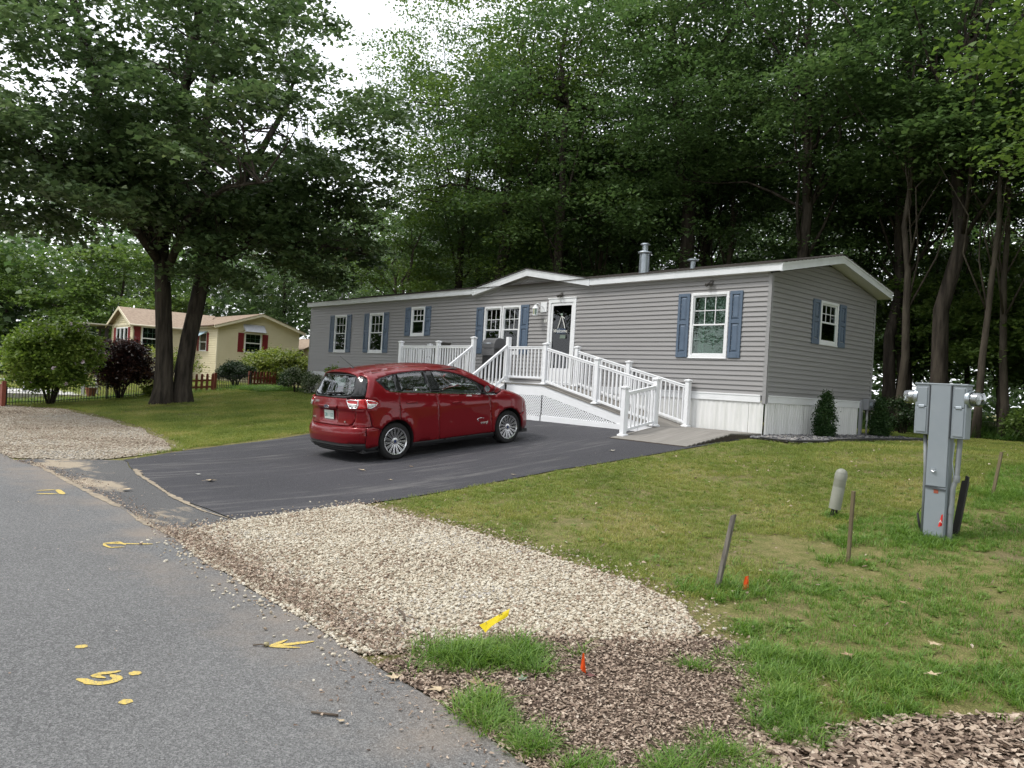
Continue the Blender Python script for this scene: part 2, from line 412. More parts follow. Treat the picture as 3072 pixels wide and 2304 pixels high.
sheet('driveway', drv_left+drv_right+[(x, y+.012) for x, y in apron_top[1:-1]], .004, m_drive, h=.3)

# ---- gravel parking pads
m_gbase = pmat('gravel_bed', (.44, .39, .31), .95, col2=(.30, .26, .20), vs_=14, bump=(60, .8, .02), spec=.1)
padR = wob([(.72, -11.68), (.32, -10.9), (.18, -9.3), (2.0, -9.12), (3.85, -9.22), (5.1, -9.4), (5.5, -9.75), (5.6, -10.15), (5.25, -10.55), (4.9, -10.95), (4.75, -11.5), (4.7, -11.86)], .05, .2, 11)+[q for q in road_edge if .95 < q[0] < 4.7]
sheet('gravel_bed', [(x, y+.012) for x, y in padR], .004, m_gbase, h=.25)
padL = wob([(-6.15, -12.05), (-5.6, -10.75), (-6.6, -9.35), (-7.6, -9.05), (-10.6, -8.75), (-14, -8.6), (-18.8, -8.75), (-20.7, -9.7), (-26, -10.2), (-34, -10.4)], .08, .3, 12)+[(-34, -12.13)]+[q for q in road_edge[::-1] if -34 < q[0] < -6.2]
sheet('gravel_bed', [(x, y+.012) for x, y in padL], .006, m_gbase, h=.3)
def stone(seed, sq=.62):
    r = np.random.default_rng(seed); b = bmesh.new(); bmesh.ops.create_icosphere(b, subdivisions=1, radius=.5)
    ax = r.uniform(.7, 1.15, 3)*np.array([1.15, .9, sq])
    for v in b.verts: v.co = Vector((v.co.x*ax[0], v.co.y*ax[1], v.co.z*ax[2]))*float(r.uniform(.82, 1.12))
    me = bpy.data.meshes.new('stone'); b.to_mesh(me); b.free()
    me.polygons.foreach_set('use_smooth', [False]*len(me.polygons)); return me
def stonemat(name, stops, patch):
    return leafmat(name, stops, 0.0, .25, .8, 'only', patch)
m_st = stonemat('washed_stone', [(0, (.12, .09, .07)), (.14, (.25, .18, .13)), (.28, (.38, .32, .24)), (.55, (.50, .45, .36)), (.82, (.59, .55, .46)), (.94, (.32, .30, .29)), (1, (.16, .15, .15))], (1.1, .25))
protos = []; protosL = []
m_stL = stonemat('dusty_stone', [(0, (.11, .085, .065)), (.2, (.23, .175, .13)), (.45, (.33, .28, .22)), (.75, (.44, .40, .34)), (1, (.26, .245, .23))], (.55, .45))
for k in range(8):
    q = stone(k); q.materials.append(m_st); protos.append(q); q = stone(k+20, .55); q.materials.append(m_stL); protosL.append(q)
def fill_pts(poly, n, rg):
    A = np.array(poly); lo, hi = A.min(0), A.max(0); P = np.zeros((0, 2))
    while len(P) < n:
        q = rg.uniform(lo, hi, (n*2, 2)); P = np.vstack([P, q[inpoly(q[:, 0], q[:, 1], poly)]])
    return P[:n]
def gravel(name, poly, n, smin, smax, seed, extra=None, lift=.0, pr=None):
    rg = np.random.default_rng(seed); P = fill_pts(poly, n, rg)
    if extra is not None: P = np.vstack([P, extra])
    n = len(P); s = rg.uniform(smin, smax, n)*rg.choice([.7, 1, 1, 1.25], n)
    z = G(P[:, 0], P[:, 1])+lift+s*.12+rg.uniform(0, .014, n)
    rot = np.column_stack([rg.uniform(-.5, .5, n), rg.uniform(-.5, .5, n), rg.uniform(0, 6.28, n)])
    return scatter(name, np.column_stack([P, z]), rot, s, rg.integers(0, 8, n), pr or protos)
rg = np.random.default_rng(2)
def halo(poly, n, sd, rg):
    q = np.array(resample(poly, .05)); p = q[rg.integers(0, len(q), n)]+rg.normal(0, sd, (n, 2)); return p
gravel('gravel', padR, 42000, .015, .031, 21, halo(padR, 1500, .13, rg))
gravel('gravel', padL, 46000, .024, .046, 22, halo(padL, 900, .2, rg), 0., protosL)
# slate chips in the bed along the gable end
bed = [(.02, -.55), (1.0, -.62), (1.36, -.2), (1.2, 2.0), (1.3, 3.4), (1.5, 5.3), (-.6, 5.4), (-.02, 4.9)]
m_sl = stonemat('slate_chip', [(0, (.05, .05, .055)), (.4, (.14, .14, .15)), (.75, (.24, .235, .23)), (1, (.36, .33, .30))], (2, .1))
pr2 = protos; protos = []
for k in range(8):
    q = stone(40+k, .3); q.materials.append(m_sl); protos.append(q)
sheet('slate_bed', bed, .008, pmat('dark_soil', (.05, .042, .035), .95, col2=(.09, .08, .07), vs_=12), h=.3)
gravel('slate_gravel', bed, 5200, .04, .085, 23, None, .006)
# dark edging strip round the bed
b_ = MB(); eg = [(x, y, float(G(x, y))+.045) for x, y in resample([(.35, -.66), (1.02, -.66), (1.42, -.2), (1.26, 2.0), (1.36, 3.4), (1.56, 5.3)], .3, False)]
b_.tube(eg, .022, 6); tag(b_.build('edging_strip', pmat('black_edging', (.02, .02, .02), .5), None, smooth=True), 'black plastic edging strip curving round the slate chip bed', 'edging')

# ---- bark and leaf litter
m_mulch = pmat('forest_soil', (.12, .088, .066), .95, col2=(.05, .038, .030), vs_=9, bump=(50, 1., .02), spec=.1)
mulch = wob([(4.75, -10.95), (5.2, -10.45), (5.55, -10.0), (5.85, -9.8), (6.2, -10.1), (6.5, -10.45), (6.8, -10.85), (6.95, -11.3), (7.1, -11.85)], .05, .2, 14)+[q for q in road_edge if 4.75 < q[0] < 7.1]
sheet('mulch_patch', [(x, y+.012) for x, y in mulch], .005, m_mulch, h=.25)
litterBR = wob([(6.62, -11.0), (6.85, -10.55), (6.98, -10.1), (7.25, -9.7), (7.6, -9.25), (8.6, -9.3), (8.6, -11.2), (7.2, -11.6)], .05, .2, 15)
sheet('mulch_patch', litterBR, .003, m_mulch, h=.25)
def chip(seed, kind):
    r = np.random.default_rng(seed); b = MB()
    if kind == 0:      # torn bit of dead leaf, curled
        n = 6; a = np.sort(r.uniform(0, 6.28, n)); rr = r.uniform(.28, .55, n)
        v = [(0, 0, r.uniform(.0, .08))]+[(rr[i]*math.cos(a[i]), rr[i]*math.sin(a[i])*.8, r.uniform(-.02, .13)) for i in range(n)]
        b.add(v, [(0, 1+i, 1+(i+1) % n) for i in range(n)])
    else:              # sliver of bark
        l = r.uniform(.4, .55); w_ = r.uniform(.06, .13); b.box(-l, -w_, 0, l, w_, .09)
    me = bpy.data.meshes.new('chip'); me.from_pydata(b.v, [], b.f); return me
m_chip = leafmat('dead_leaf_bits', [(0, (.085, .058, .046)), (.25, (.20, .145, .112)), (.55, (.34, .26, .20)), (.85, (.48, .385, .305)), (1, (.60, .52, .43))], .12, .2, .8, 'only', (3, .1))
chips = []
for k in range(10):
    q = chip(60+k, 0 if k < 9 else 1); q.materials.append(m_chip); chips.append(q)
def litter(name, P, smin, smax, seed, lift=.006, tilt=.45):
    rg = np.random.default_rng(seed); n = len(P); s = rg.uniform(smin, smax, n)
    rot = np.column_stack([rg.normal(0, tilt, n), rg.normal(0, tilt, n), rg.uniform(0, 6.28, n)])
    return scatter(name, np.column_stack([P, G(P[:, 0], P[:, 1])+lift+rg.uniform(0, .012, n)]), rot, s, rg.integers(0, 10, n), chips)
rg = np.random.default_rng(5)
edgeP = np.array([q for q in road_edge if -6 < q[0] < 7.2]); ep = edgeP[rg.integers(0, len(edgeP), 2600)]+np.column_stack([rg.normal(0, .15, 2600), np.abs(rg.normal(0, .13, 2600))-.02])
litter('leaf_litter', np.vstack([fill_pts(mulch, 24000, rg), halo(mulch, 2600, .22, rg)]), .010, .034, 31, .006, .3)
litter('leaf_litter', np.vstack([fill_pts(litterBR, 8500, rg)]), .03, .075, 32, .006, .28)
litter('leaf_litter', ep, .012, .035, 33)
padedge = np.array(resample(padR, .04)); pe = padedge[rg.integers(0, len(padedge), 3800)]; pe = pe[(pe[:, 0] > 4.2) | (pe[:, 1] > -9.6) | ((pe[:, 1] < -11.0) & (pe[:, 0] > .5))]; pe = pe+rg.normal(0, .17, pe.shape)
pe = pe[pe[:, 1] > -11.9]
q_ = np.array(resample([(.75, -11.7), (2.2, -11.75), (3.9, -11.75), (4.7, -11.75)], .05, False)); q_ = q_[rg.integers(0, len(q_), 4200)]+np.column_stack([rg.normal(0, .2, 4200), np.abs(rg.normal(0, .26, 4200))-.10]); pe = np.vstack([pe, q_[(q_[:, 1] > -11.88)]])
litter('leaf_litter', pe, .015, .045, 34, .018)
lw = fill_pts([(.4, -9.1), (5, -9.1), (9, -9), (8.5, 8), (1.5, 8), (.4, -.8)], 900, rg); litter('leaf_litter', lw, .02, .055, 35, .03)
dr = np.vstack([fill_pts(drv_left+drv_right, 130, rg), fill_pts([(-6, -11.8), (.5, -11.8), (.3, -11), (-5.4, -10.6)], 160, rg), fill_pts([(-5, -12), (6.5, -12.1), (7, -14.5), (-5, -14.5)], 220, rg)])
litter('leaf_litter', dr, .006, .022, 36, .006, .2)

# ---- grass
def blade(b, r, base, h, wd, az, lean, seg=3):
    d = np.array([math.cos(az), math.sin(az)]); sd = np.array([-d[1], d[0]])
    vs = []
    for i in range(seg+1):
        t = i/seg; out = lean*h*t**1.8; z = h*(t-.35*lean*t*t); w_ = wd*(1-t)**.6*.5
        c = np.array([base[0], base[1]])+d*out
        if i < seg: vs += [(c[0]-sd[0]*w_, c[1]-sd[1]*w_, z), (c[0]+sd[0]*w_, c[1]+sd[1]*w_, z)]
        else: vs.append((c[0], c[1], z))
    fs = [(2*i, 2*i+1, 2*i+3, 2*i+2) for i in range(seg-1)]+[(2*seg-2, 2*seg-1, 2*seg)]
    b.add(vs, fs)
def tuft(seed, n, rad, h0, h1, wd, lean, mat, seg=3):
    r = np.random.default_rng(seed); b = MB()
    for _ in range(n):
        a = r.uniform(0, 6.28); q = rad*math.sqrt(r.uniform(0, 1)); blade(b, r, (q*math.cos(a), q*math.sin(a)), r.uniform(h0, h1), wd*r.uniform(.7, 1.3), a+r.normal(0, .9), abs(r.normal(lean, .35)), seg)
    me = bpy.data.meshes.new('tuft'); me.from_pydata(b.v, [], b.f); me.materials.append(mat); return me
def weed(seed, n, size, mat):
    r = np.random.default_rng(seed); b = MB()
    for k in range(n):
        a = 6.28*k/n+r.normal(0, .3); l = size*r.uniform(.7, 1.2); d = Vector((math.cos(a), math.sin(a), r.uniform(.25, .9))).normalized(); s = Vector((-math.sin(a), math.cos(a), 0))*l*.22
        o_ = Vector((r.normal(0, .008), r.normal(0, .008), 0)); b.add([o_, o_+d*l*.5+s, o_+d*l-Vector((0, 0, l*.2)), o_+d*l*.5-s], [(0, 1, 2, 3)])
    me = bpy.data.meshes.new('weed'); me.from_pydata(b.v, [], b.f); me.materials.append(mat); return me
GRN = [(0, (.080, .125, .028)), (.3, (.165, .220, .048)), (.6, (.255, .300, .070)), (.82, (.36, .335, .11)), (1, (.46, .39, .20))]
LSH = [(0, (.070, .150, .026)), (.5, (.135, .245, .042)), (.85, (.21, .31, .065)), (1, (.32, .33, .10))]
m_gr = leafmat('lawn_grass', GRN, .3, .3, .5, True, (.75, .55)); m_ls = leafmat('lush_grass', LSH, .35, .35, .45, True, (2., .3))
m_wd = leafmat('weed_leaf', [(0, (.07, .14, .03)), (.6, (.14, .23, .05)), (1, (.24, .29, .08))], .35, .3, .45, True, (1.2, .4))
lawn_pr = [tuft(100+k, 26, .075, .022, .055, .0044, .65, m_gr, 2) for k in range(6)]+[weed(120+k, 7, .045, m_wd) for k in range(2)]
mid_pr = [tuft(130+k, 22, .080, .03, .085, .0052, .85, m_ls, 3) for k in range(6)]+[weed(140+k, 8, .06, m_wd) for k in range(2)]
lush_pr = [tuft(150+k, 27, .075, .05, .17, .0088, 1.05, m_ls, 3) for k in range(6)]
def vnoise(P, sc, seed):
    r = np.random.default_rng(seed); T = r.uniform(0, 1, (64, 64)); q = P/sc; i = np.floor(q).astype(int); f = q-i; f = f*f*(3-2*f); i %= 64; j = (i+1) % 64
    return (T[i[:,0], i[:,1]]*(1-f[:,0])+T[j[:,0], i[:,1]]*f[:,0])*(1-f[:,1])+(T[i[:,0], j[:,1]]*(1-f[:,0])+T[j[:,0], j[:,1]]*f[:,0])*f[:,1]
def grass(name, P, smin, smax, protos_, seed, weeds=.14, nw=2):
    rg = np.random.default_rng(seed); n = len(P); k = len(protos_)
    idx = rg.integers(0, k-nw if nw else k, n)
    if nw: w_ = rg.uniform(0, 1, n) < weeds; idx[w_] = k-nw+rg.integers(0, nw, w_.sum())
    rot = np.column_stack([rg.normal(0, .12, n), rg.normal(0, .12, n), rg.uniform(0, 6.28, n)])
    return scatter(name, np.column_stack([P, G(P[:, 0], P[:, 1])-.004]), rot, rg.uniform(smin, smax, n), idx, protos_)
rg = np.random.default_rng(9)
platform = [(-1.9, -2.6), (.05, -2.62), (.02, 0), (-1.9, 0)]; house = [(-20.2, -.1), (.1, -.1), (.1, 4.9), (-20.2, 4.9)]
padRi = [(x*.985+.05, y*.985-.15) for x, y in padR]
lawnR = [(.2, -.9), (.2, -2.95), (-.02, -5.6), (.15, -9.0), (2.0, -9.02), (3.85, -9.12), (5.1, -9.3), (5.6, -9.65), (5.9, -9.7), (6.3, -10.1), (6.7, -10.5), (6.9, -10.1), (7.1, -9.6), (7.6, -9.1), (9.5, -9.0), (15, -9), (15, 9.5), (-3, 9.5), (-3, 5.6), (1.7, 5.5), (1.4, 3.4), (1.35, -.3), (1.0, -.75), (.3, -.75)]
P = fill_pts(lawnR, 78000, rg)
dirt = vnoise(P, .9, 1)*.6+vnoise(P, .33, 2)*.4; bare = np.exp(-((P[:,0]-5.0)**2/.5+(P[:,1]+7.0)**2/1.1))
P = P[(dirt+.22*rg.uniform(-1, 1, len(P)) > .30+.35*bare)]
near = (P[:, 0] > 4.9+.3*np.sin(P[:, 1]*1.3)) & (P[:, 1] > -9.7)
grass('lawn_grass', P[~near], .75, 1.25, lawn_pr, 41)
grass('lawn_grass', P[near], .6, 1.0, mid_pr, 42)
lawnL = [(-5.7, -10.45), (-6.75, -9.2), (-7.6, -6.3), (-8.2, -4), (-8.6, -2.2), (-8.8, -.2), (-20.2, -.2), (-26, 1), (-26, -3), (-22.6, -10), (-20.8, -9.4), (-18.8, -8.45), (-14, -8.35), (-10.6, -8.5), (-7.7, -8.85), (-6.6, -9.2)]
P = fill_pts(lawnL, 36000, rg); d = vnoise(P, 1.1, 3); P = P[d+.25*rg.uniform(-1, 1, len(P)) > .22]
grass('lawn_grass', P, 1.0, 1.7, lawn_pr, 43, .05)
farL = fill_pts([(-26, -12), (-22.8, -10), (-26, -3), (-26, 1), (-33, 2), (-40, -1), (-40, -12)], 5000, rg); grass('lawn_grass', farL, 1.6, 2.6, lawn_pr, 44, .02)
# coarse green clumps by the kerbless edge and round the leaf litter
clumps = [((5.02, -11.42), .24, 110), ((5.18, -11.18), .22, 70), ((5.35, -11.25), .10, 10), ((5.60, -11.80), .10, 16), ((5.80, -11.88), .12, 26), ((6.08, -11.90), .14, 38), ((6.45, -11.84), .12, 26), ((6.62, -11.52), .13, 26), ((6.66, -11.18), .13, 26), ((6.98, -11.35), .17, 46),
          ((6.05, -9.92), .16, 50), ((6.32, -10.15), .18, 60), ((6.55, -10.40), .18, 70), ((6.72, -10.70), .18, 60), ((5.93, -10.42), .07, 9), ((6.3, -9.75), .25, 60), ((5.75, -9.55), .14, 18), ((6.85, -9.95), .25, 60), ((6.75, -9.5), .3, 60), ((7.3, -9.2), .4, 80), ((7.9, -11.6), .4, 120)]
P = np.vstack([np.array(c)+rg.normal(0, s*.55, (n, 2)) for c, s, n in clumps]); P = P[P[:, 1] > -12.0]
lf_ = P[:, 0] < 5.7
grass('coarse_grass', P[lf_], .55, .95, lush_pr, 45, 0, 0); grass('coarse_grass', P[~lf_], .38, .78, lush_pr, 49, 0, 0)
st = np.vstack([np.array(c)+rg.normal(0, s, (n, 2)) for c, s, n in [((5.05, -8.85), .16, 60), ((5.55, -5.95), .17, 50), ((5.3, -5.75), .16, 22), ((5.24, -3.3), .22, 60), ((5.34, -7.2), .16, 22), ((4.39, -5.66), .1, 14), ((5.0, -6.55), .12, 24), ((5.2, -8.5), .25, 30)]])
grass('coarse_grass', st, .5, .85, lush_pr, 46, 0, 0)
fe = np.column_stack([rg.uniform(-24, -21, 500), rg.uniform(-9.5, .5, 500)]); fe = fe[np.abs(fe[:, 0]+23) < .35+.3*rg.uniform(0, 1, 500)]
fe2 = np.column_stack([rg.uniform(-24, -20.5, 900), rg.uniform(-1.6, .3, 900)])
grass('coarse_grass', np.vstack([fe, fe2]), 1.0, 1.8, lush_pr, 47, 0, 0)
# forest floor and its low green cover beyond the lawn
m_ff = pmat('forest_floor', (.055, .045, .030), .95, col2=(.035, .045, .018), vs_=.8, bump=(12, 1, .05), spec=.1)
sheet('forest_floor', [(-30, 8.9), (-12, 8.6), (-2, 8.8), (6, 8.6), (16, 9), (40, 10), (40, 70), (-70, 70), (-70, 12)], .004, m_ff, h=4)
m_uc = leafmat('ground_cover', [(0, (.02, .05, .012)), (.5, (.05, .10, .02)), (.85, (.10, .16, .035)), (1, (.18, .22, .06))], .4, .25, .5, True, (.4, .5))
uc_pr = [weed(170+k, 16, .16, m_uc) for k in range(4)]+[tuft(180+k, 24, .14, .15, .40, .012, .7, m_uc, 3) for k in range(3)]
P = np.vstack([fill_pts([(-14, 9.3), (6, 9), (12, 9.5), (12, 22), (-14, 22)], 5200, rg), fill_pts([(-30, 8), (-20.5, 8), (-20.5, 20), (-40, 20)], 1500, rg)])
P = P[vnoise(P, 1.6, 7)+.3*rg.uniform(-1, 1, len(P)) > .34]
grass('ground_cover', P, .8, 2.0, uc_pr, 48, 0, 0)

# ---- sand lying in the seams
m_sand = pmat('road_sand', (.34, .285, .215), .95, col2=(.24, .205, .16), vs_=9, spec=.1)
def seam_sand(pts, w0, seed):
    r = np.random.default_rng(seed); q = np.array(resample(pts, .06, False)); d = np.gradient(q, axis=0); n_ = np.column_stack([-d[:, 1], d[:, 0]]); n_ /= np.linalg.norm(n_, axis=1)[:, None]
    k = np.convolve(r.uniform(0, 1, len(q)+14), np.ones(15)/15, 'valid'); ww = w0*np.clip((k-.38)*6, .06, 1.6)*r.uniform(.6, 1.3, len(q)); a = q+n_*(ww*r.uniform(.2, .8, len(q)))[:, None]; c = q-n_*(ww*.4)[:, None]
    m_ = len(q); V = np.vstack([np.column_stack([a, G(a[:, 0], a[:, 1])+.0085]), np.column_stack([c, G(c[:, 0], c[:, 1])+.0085])]); i = np.arange(m_-1)
    o = bpy.data.objects.new('sand_seam', mesh_np('sand_seam', V, np.column_stack([i, i+1, m_+i+1, m_+i]), m_sand)); COL.objects.link(o); o['kind'] = 'structure'
seam_sand([(-5.6, -11.85), (-2.7, -11.83), (-.75, -11.79), (.23, -11.83), (.9, -11.78)], .10, 1); seam_sand([(-4.2, -10.70), (-3.6, -10.82), (-1.39, -11.04), (-.35, -11.06), (.33, -10.98)], .06, 4)
# ---- yellow locating paint on the road
m_yel = pmat('marking_paint', (.60, .44, .10), .85, col2=(.20, .185, .15), vs_=110, lo=.46, hi=.68, bump=(120, .4, .004))
def stroke(b, pts, w0, seed):
    r = np.random.default_rng(seed); q = np.array(resample(pts, .018, False)); d = np.gradient(q, axis=0); n = np.column_stack([-d[:, 1], d[:, 0]]); n /= np.linalg.norm(n, axis=1)[:, None]+1e-9
    m_ = len(q); t = np.linspace(0, 1, m_); ww = w0*np.sqrt(np.clip(np.minimum(t, 1-t)*m_*.25, .05, 1))
    a = q+n*(ww*r.uniform(.42, .58, m_))[:, None]; c = q-n*(ww*r.uniform(.42, .58, m_))[:, None]
    v = [(x, y, float(G(x, y))+.0075+.0006*seed % .004) for x, y in a]+[(x, y, float(G(x, y))+.0075+.0006*seed % .004) for x, y in c]
    b.add(v, [(i, i+1, m_+i+1, m_+i) for i in range(m_-1)])
def mark(name, strokes, label):
    b = MB()
    for k, (pts, w_) in enumerate(strokes): stroke(b, pts, w_, k+1)
    return tag(b.build(name, m_yel, None), label, 'road marking')
mark('paint_arrow', [([(4.285, -12.325), (4.334, -12.057)], .040), ([(4.283, -12.325), (4.255, -12.25), (4.227, -12.179)], .032), ([(4.29, -12.325), (4.345, -12.25), (4.398, -12.179)], .030)], 'yellow painted arrow near the gravel edge with a nut at its tip')
mark('paint_letter', [([(4.25, -13.34), (4.283, -13.318), (4.342, -13.295), (4.374, -13.258), (4.38, -13.206), (4.359, -13.17), (4.316, -13.175), (4.278, -13.188)], .048), ([(4.251, -13.128), (4.251, -13.174), (4.239, -13.217), (4.250, -13.258), (4.288, -13.237), (4.315, -13.221)], .038)], 'yellow painted letter G on the grey road')
for (x, y), lab in (((3.752, -13.207), 'round yellow paint dot above the painted letter, farthest of the dots'), ((4.321, -13.078), 'oval yellow paint dot just right of the painted letter'), ((4.671, -13.218), 'round yellow paint dot below the painted letter, nearest of the dots')):
    b = MB(); r = np.random.default_rng(int(x*1000)); n = 18
    b.add([(x+.032*math.cos(6.283*k/n)*r.uniform(.85, 1.15), y+.032*math.sin(6.283*k/n)*r.uniform(.85, 1.15), float(G(x, y))+.0075) for k in range(n)], [tuple(range(n))])
    tag(b.build('paint_dot', m_yel), lab, 'road marking', 'yellow paint dots on the road')
mark('paint_arrow', [([(1.005, -12.418), (1.206, -12.053)], .035), ([(1.0, -12.418), (1.0, -12.34), (1.0, -12.289), (1.146, -12.272)], .035), ([(1.01, -12.418), (1.11, -12.43), (1.206, -12.413), (1.225, -12.301)], .03)], 'faded yellow painted arrow pointing across the road beside the driveway mouth')
mark('paint_mark', [([(-2.387, -12.341), (-2.411, -12.128)], .05), ([(-2.126, -12.387), (-2.06, -12.177)], .06), ([(-2.406, -12.108), (-2.2, -12.12), (-1.992, -12.129)], .07)], 'yellow painted strokes far up the road, farthest of the road markings')
# ================================================================== GREY MOBILE HOME
m_sid = pmat('grey_vinyl', (.256, .250, .250), .5, col2=(.278, .271, .270), vs_=1.5, stretch=(.3, .3, 9), spec=.35, bump=(40, .06, .004))
m_trimg = pmat('grey_trim', (.27, .268, .27), .45, spec=.35)
m_wht = pmat('white_vinyl', (.76, .77, .78), .4, col2=(.71, .72, .735), vs_=2, spec=.4)
m_fas = pmat('white_fascia', (.70, .72, .74), .4, col2=(.62, .64, .66), vs_=3, spec=.4)
m_shut = pmat('blue_shutter', (.082, .118, .172), .5, col2=(.10, .138, .195), vs_=5, spec=.4)
m_skirt = pmat('white_skirting', (.72, .72, .71), .5, col2=(.56, .57, .54), vs_=1.4, stretch=(3, 3, .5), lo=.45, hi=.75, spec=.35)
m_shing = pmat('dark_shingle', (.045, .040, .038), .95, col2=(.075, .068, .062), vs_=14, bump=(90, .8, .006), spec=.15)
m_dark = pmat('room_dark', (.035, .034, .033), .9)
m_blind = pmat('blind_slat', (.70, .72, .68), .6)
m_curt = pmat('curtain', (.50, .51, .47), .9, col2=(.22, .23, .20), vs_=9, stretch=(1, 1, .02))
m_glass = glassmat('window_glass', (.66, .78, .71), .0)
m_galv = pmat('galvanised_steel', (.42, .46, .50), .35, .8, col2=(.34, .38, .42), vs_=4, rvar=.08)
m_blk = pmat('black_plastic', (.018, .018, .02), .45)
HOME = thing('mobile_home', (-10, 2.3, -.81), 'long grey clapboard home with blue shutters and white skirting', 'house')
CW = .1016
FR = lambda u, v, w_: (u, -w_, v)            # front wall, outward -Y
GB = lambda u, v, w_: (w_, u, v)             # gable wall, outward +X
def lbox(b, T, u0, v0, w0, u1, v1, w1, mi=0):
    p, q = T(u0, v0, w0), T(u1, v1, w1); b.box(*p, *q, mi)
def plank(T, z0, z1, spans_at, zcuts, base):
    """one lapped vinyl course: foot stands 14 mm proud, head 2 mm; cut round openings"""
    zs = sorted({z0, z1, *[z for z in zcuts if z0 < z < z1]}); b = MB()
    W_ = lambda z: .026-.024*(z-z0)/CW
    for a, c in zip(zs[:-1], zs[1:]):
        for (u0a, u1a, u0c, u1c) in spans_at(a, c):
            lo = [T(u0a, a, -.01), T(u1a, a, -.01), T(u1a, a, W_(a)), T(u0a, a, W_(a))]; hi = [T(u0c, c, -.01), T(u1c, c, -.01), T(u1c, c, W_(c)), T(u0c, c, W_(c))]
            b.hexa(lo, hi)
    if b.v: b.build('siding_plank', m_sid, base)
# openings: (u0, u1, z0, z1)
WINF = [(-18.04, -17.15, .77, 2.14), (-15.55, -14.63, .77, 2.14), (-12.95, -12.18, 1.33, 2.26), (-9.16, -8.39, .78, 2.13), (-8.36, -7.59, .78, 2.13), (-1.93, -.96, .76, 2.17)]
WING = [(2.01, 2.81, 1.22, 2.17)]
DOOR = (-6.48, -5.47, .0, 2.235)
EAVE, RIDGE, W2 = 2.50, 2.98, 4.66
def cutspans(u0, u1, holes, a, c):
    s = [(u0, u1)]
    for h0, h1, g0, g1 in holes:
        if g0 < c-1e-6 and g1 > a+1e-6:
            s2 = []
            for x0, x1 in s:
                if h1 <= x0 or h0 >= x1: s2.append((x0, x1)); continue
                if h0 > x0: s2.append((x0, h0))
                if h1 < x1: s2.append((h1, x1))
            s = s2
    return s
inset = lambda h: (h[0]+.035, h[1]-.035, h[2]+.035, h[3]-.035)
HF = [inset(h) for h in WINF]+[(DOOR[0]+.03, DOOR[1]-.03, DOOR[2], DOOR[3]-.03)]; HG = [inset(h) for h in WING]
ZC = [v for h in HF for v in h[2:]]+[EAVE]; ZCG = [v for h in HG for v in h[2:]]
DA, DB, DP = -9.62, -4.93, -7.27           # little front gable: feet and peak
def dorm(z):                               # span of the little gable at height z
    t = (z-EAVE)/(2.87-EAVE); return DA+(DP-DA)*t+.03, DB+(DP-DB)*t-.03
for k in range(29):
    z0, z1 = k*CW, (k+1)*CW
    def sp(a, c):
        if c <= EAVE+1e-6: return [(x0, x1, x0, x1) for x0, x1 in cutspans(-19.97, -.045, HF, a, c)]
        if c > 2.87: return []
        x0, x1 = dorm(a); y0, y1 = dorm(c); return [(x0, x1, y0, y1)]
    plank(FR, z0, z1, sp, ZC+[EAVE, 2.865], HOME)
def rake(z):
    t = max(0, (z-EAVE)/(RIDGE-EAVE)); return t*W2/2, W2-t*W2/2
for k in range(30):
    z0, z1 = k*CW, (k+1)*CW
    def sp(a, c):
        if c <= EAVE+1e-6: return [(x0, x1, x0, x1) for x0, x1 in cutspans(.045, W2-.05, HG, a, c)]
        if c > RIDGE-.02: return []
        x0, x1 = rake(a); y0, y1 = rake(c); return [(x0, x1, y0, y1)]
    plank(GB, z0, z1, sp, ZCG+[EAVE, RIDGE-.03], HOME)
b = MB()      # rear wall, far end, floor and partitions close the house
b.box(-20, W2-.02, -.05, -.02, W2, EAVE); b.box(-20, .02, -.05, -19.98, W2-.02, EAVE); b.box(-19.98, .02, -.10, -.02, W2-.02, -.05)
for x in (-16.4, -14, -10.4, -4.6): b.box(x, .3, -.05, x+.08, W2-.02, EAVE)
b.box(-19.98, 3.0, -.05, -.02, 3.06, EAVE); b.box(-19.98, .02, EAVE, -.02, W2-.02, EAVE+.02)
b.build('inner_wall', m_dark, HOME)
for (x, y, sx, sy) in ((-.02, -.02, 1, 1), (-.02, W2+.0, 1, -1), (-20., -.02, -1, 1)):
    b = MB(); wd = .085
    if sx > 0:
        b.box(x-wd+.04, y, -.16, x+.045, y+.02*sy, EAVE-.01); b.box(x+.022, y, -.16, x+.045, y+wd*sy, EAVE-.01)
    else:
        b.box(x-.02, y, -.16, x+wd, y+.02*sy, EAVE-.01)
    b.build('corner_trim', m_trimg, HOME, .004)
# skirting: white trim band over ribbed panels
b = MB(); b.box(-19.98, -.032, -.14, -.09, -.004, .0); b.box(-19.98, -.042, -.012, -.09, -.004, .018); b.build('skirting_trim', m_wht, HOME, .004)
b = MB(); b.box(.004, .09, -.14, .032, W2-.06, .0); b.box(.004, .09, -.012, .042, W2-.06, .018); b.build('skirting_trim', m_wht, HOME, .004)
def skirtpanel(T, u0, u1, depth, pitch):
    b = MB(); n = int((u1-u0)/pitch)*4; vs = []
    for i in range(n+1):
        u = u0+(u1-u0)*i/n; ph = i % 4; w_ = (0, depth, depth, 0)[ph]; zb = float(G(*T(u, 0, 0)[:2]))-.02
        vs += [T(u, zb, w_), T(u, -.13, w_)]
    b.add(vs, [(2*i, 2*i+2, 2*i+3, 2*i+1) for i in range(n)]); b.build('skirting_panel', m_skirt, HOME)
xs = [-19.98, -16.9, -13.8, -10.7, -7.6, -4.5, -1.9, -.36, -.02]
for a, c in zip(xs[:-1], xs[1:]): skirtpanel(FR, a+.004, c-.004, .009, .11)
for a, c in ((.02, 1.56), (1.56, 3.1), (3.1, 4.05)): skirtpanel(GB, a+.004, c-.004, .026, .088)
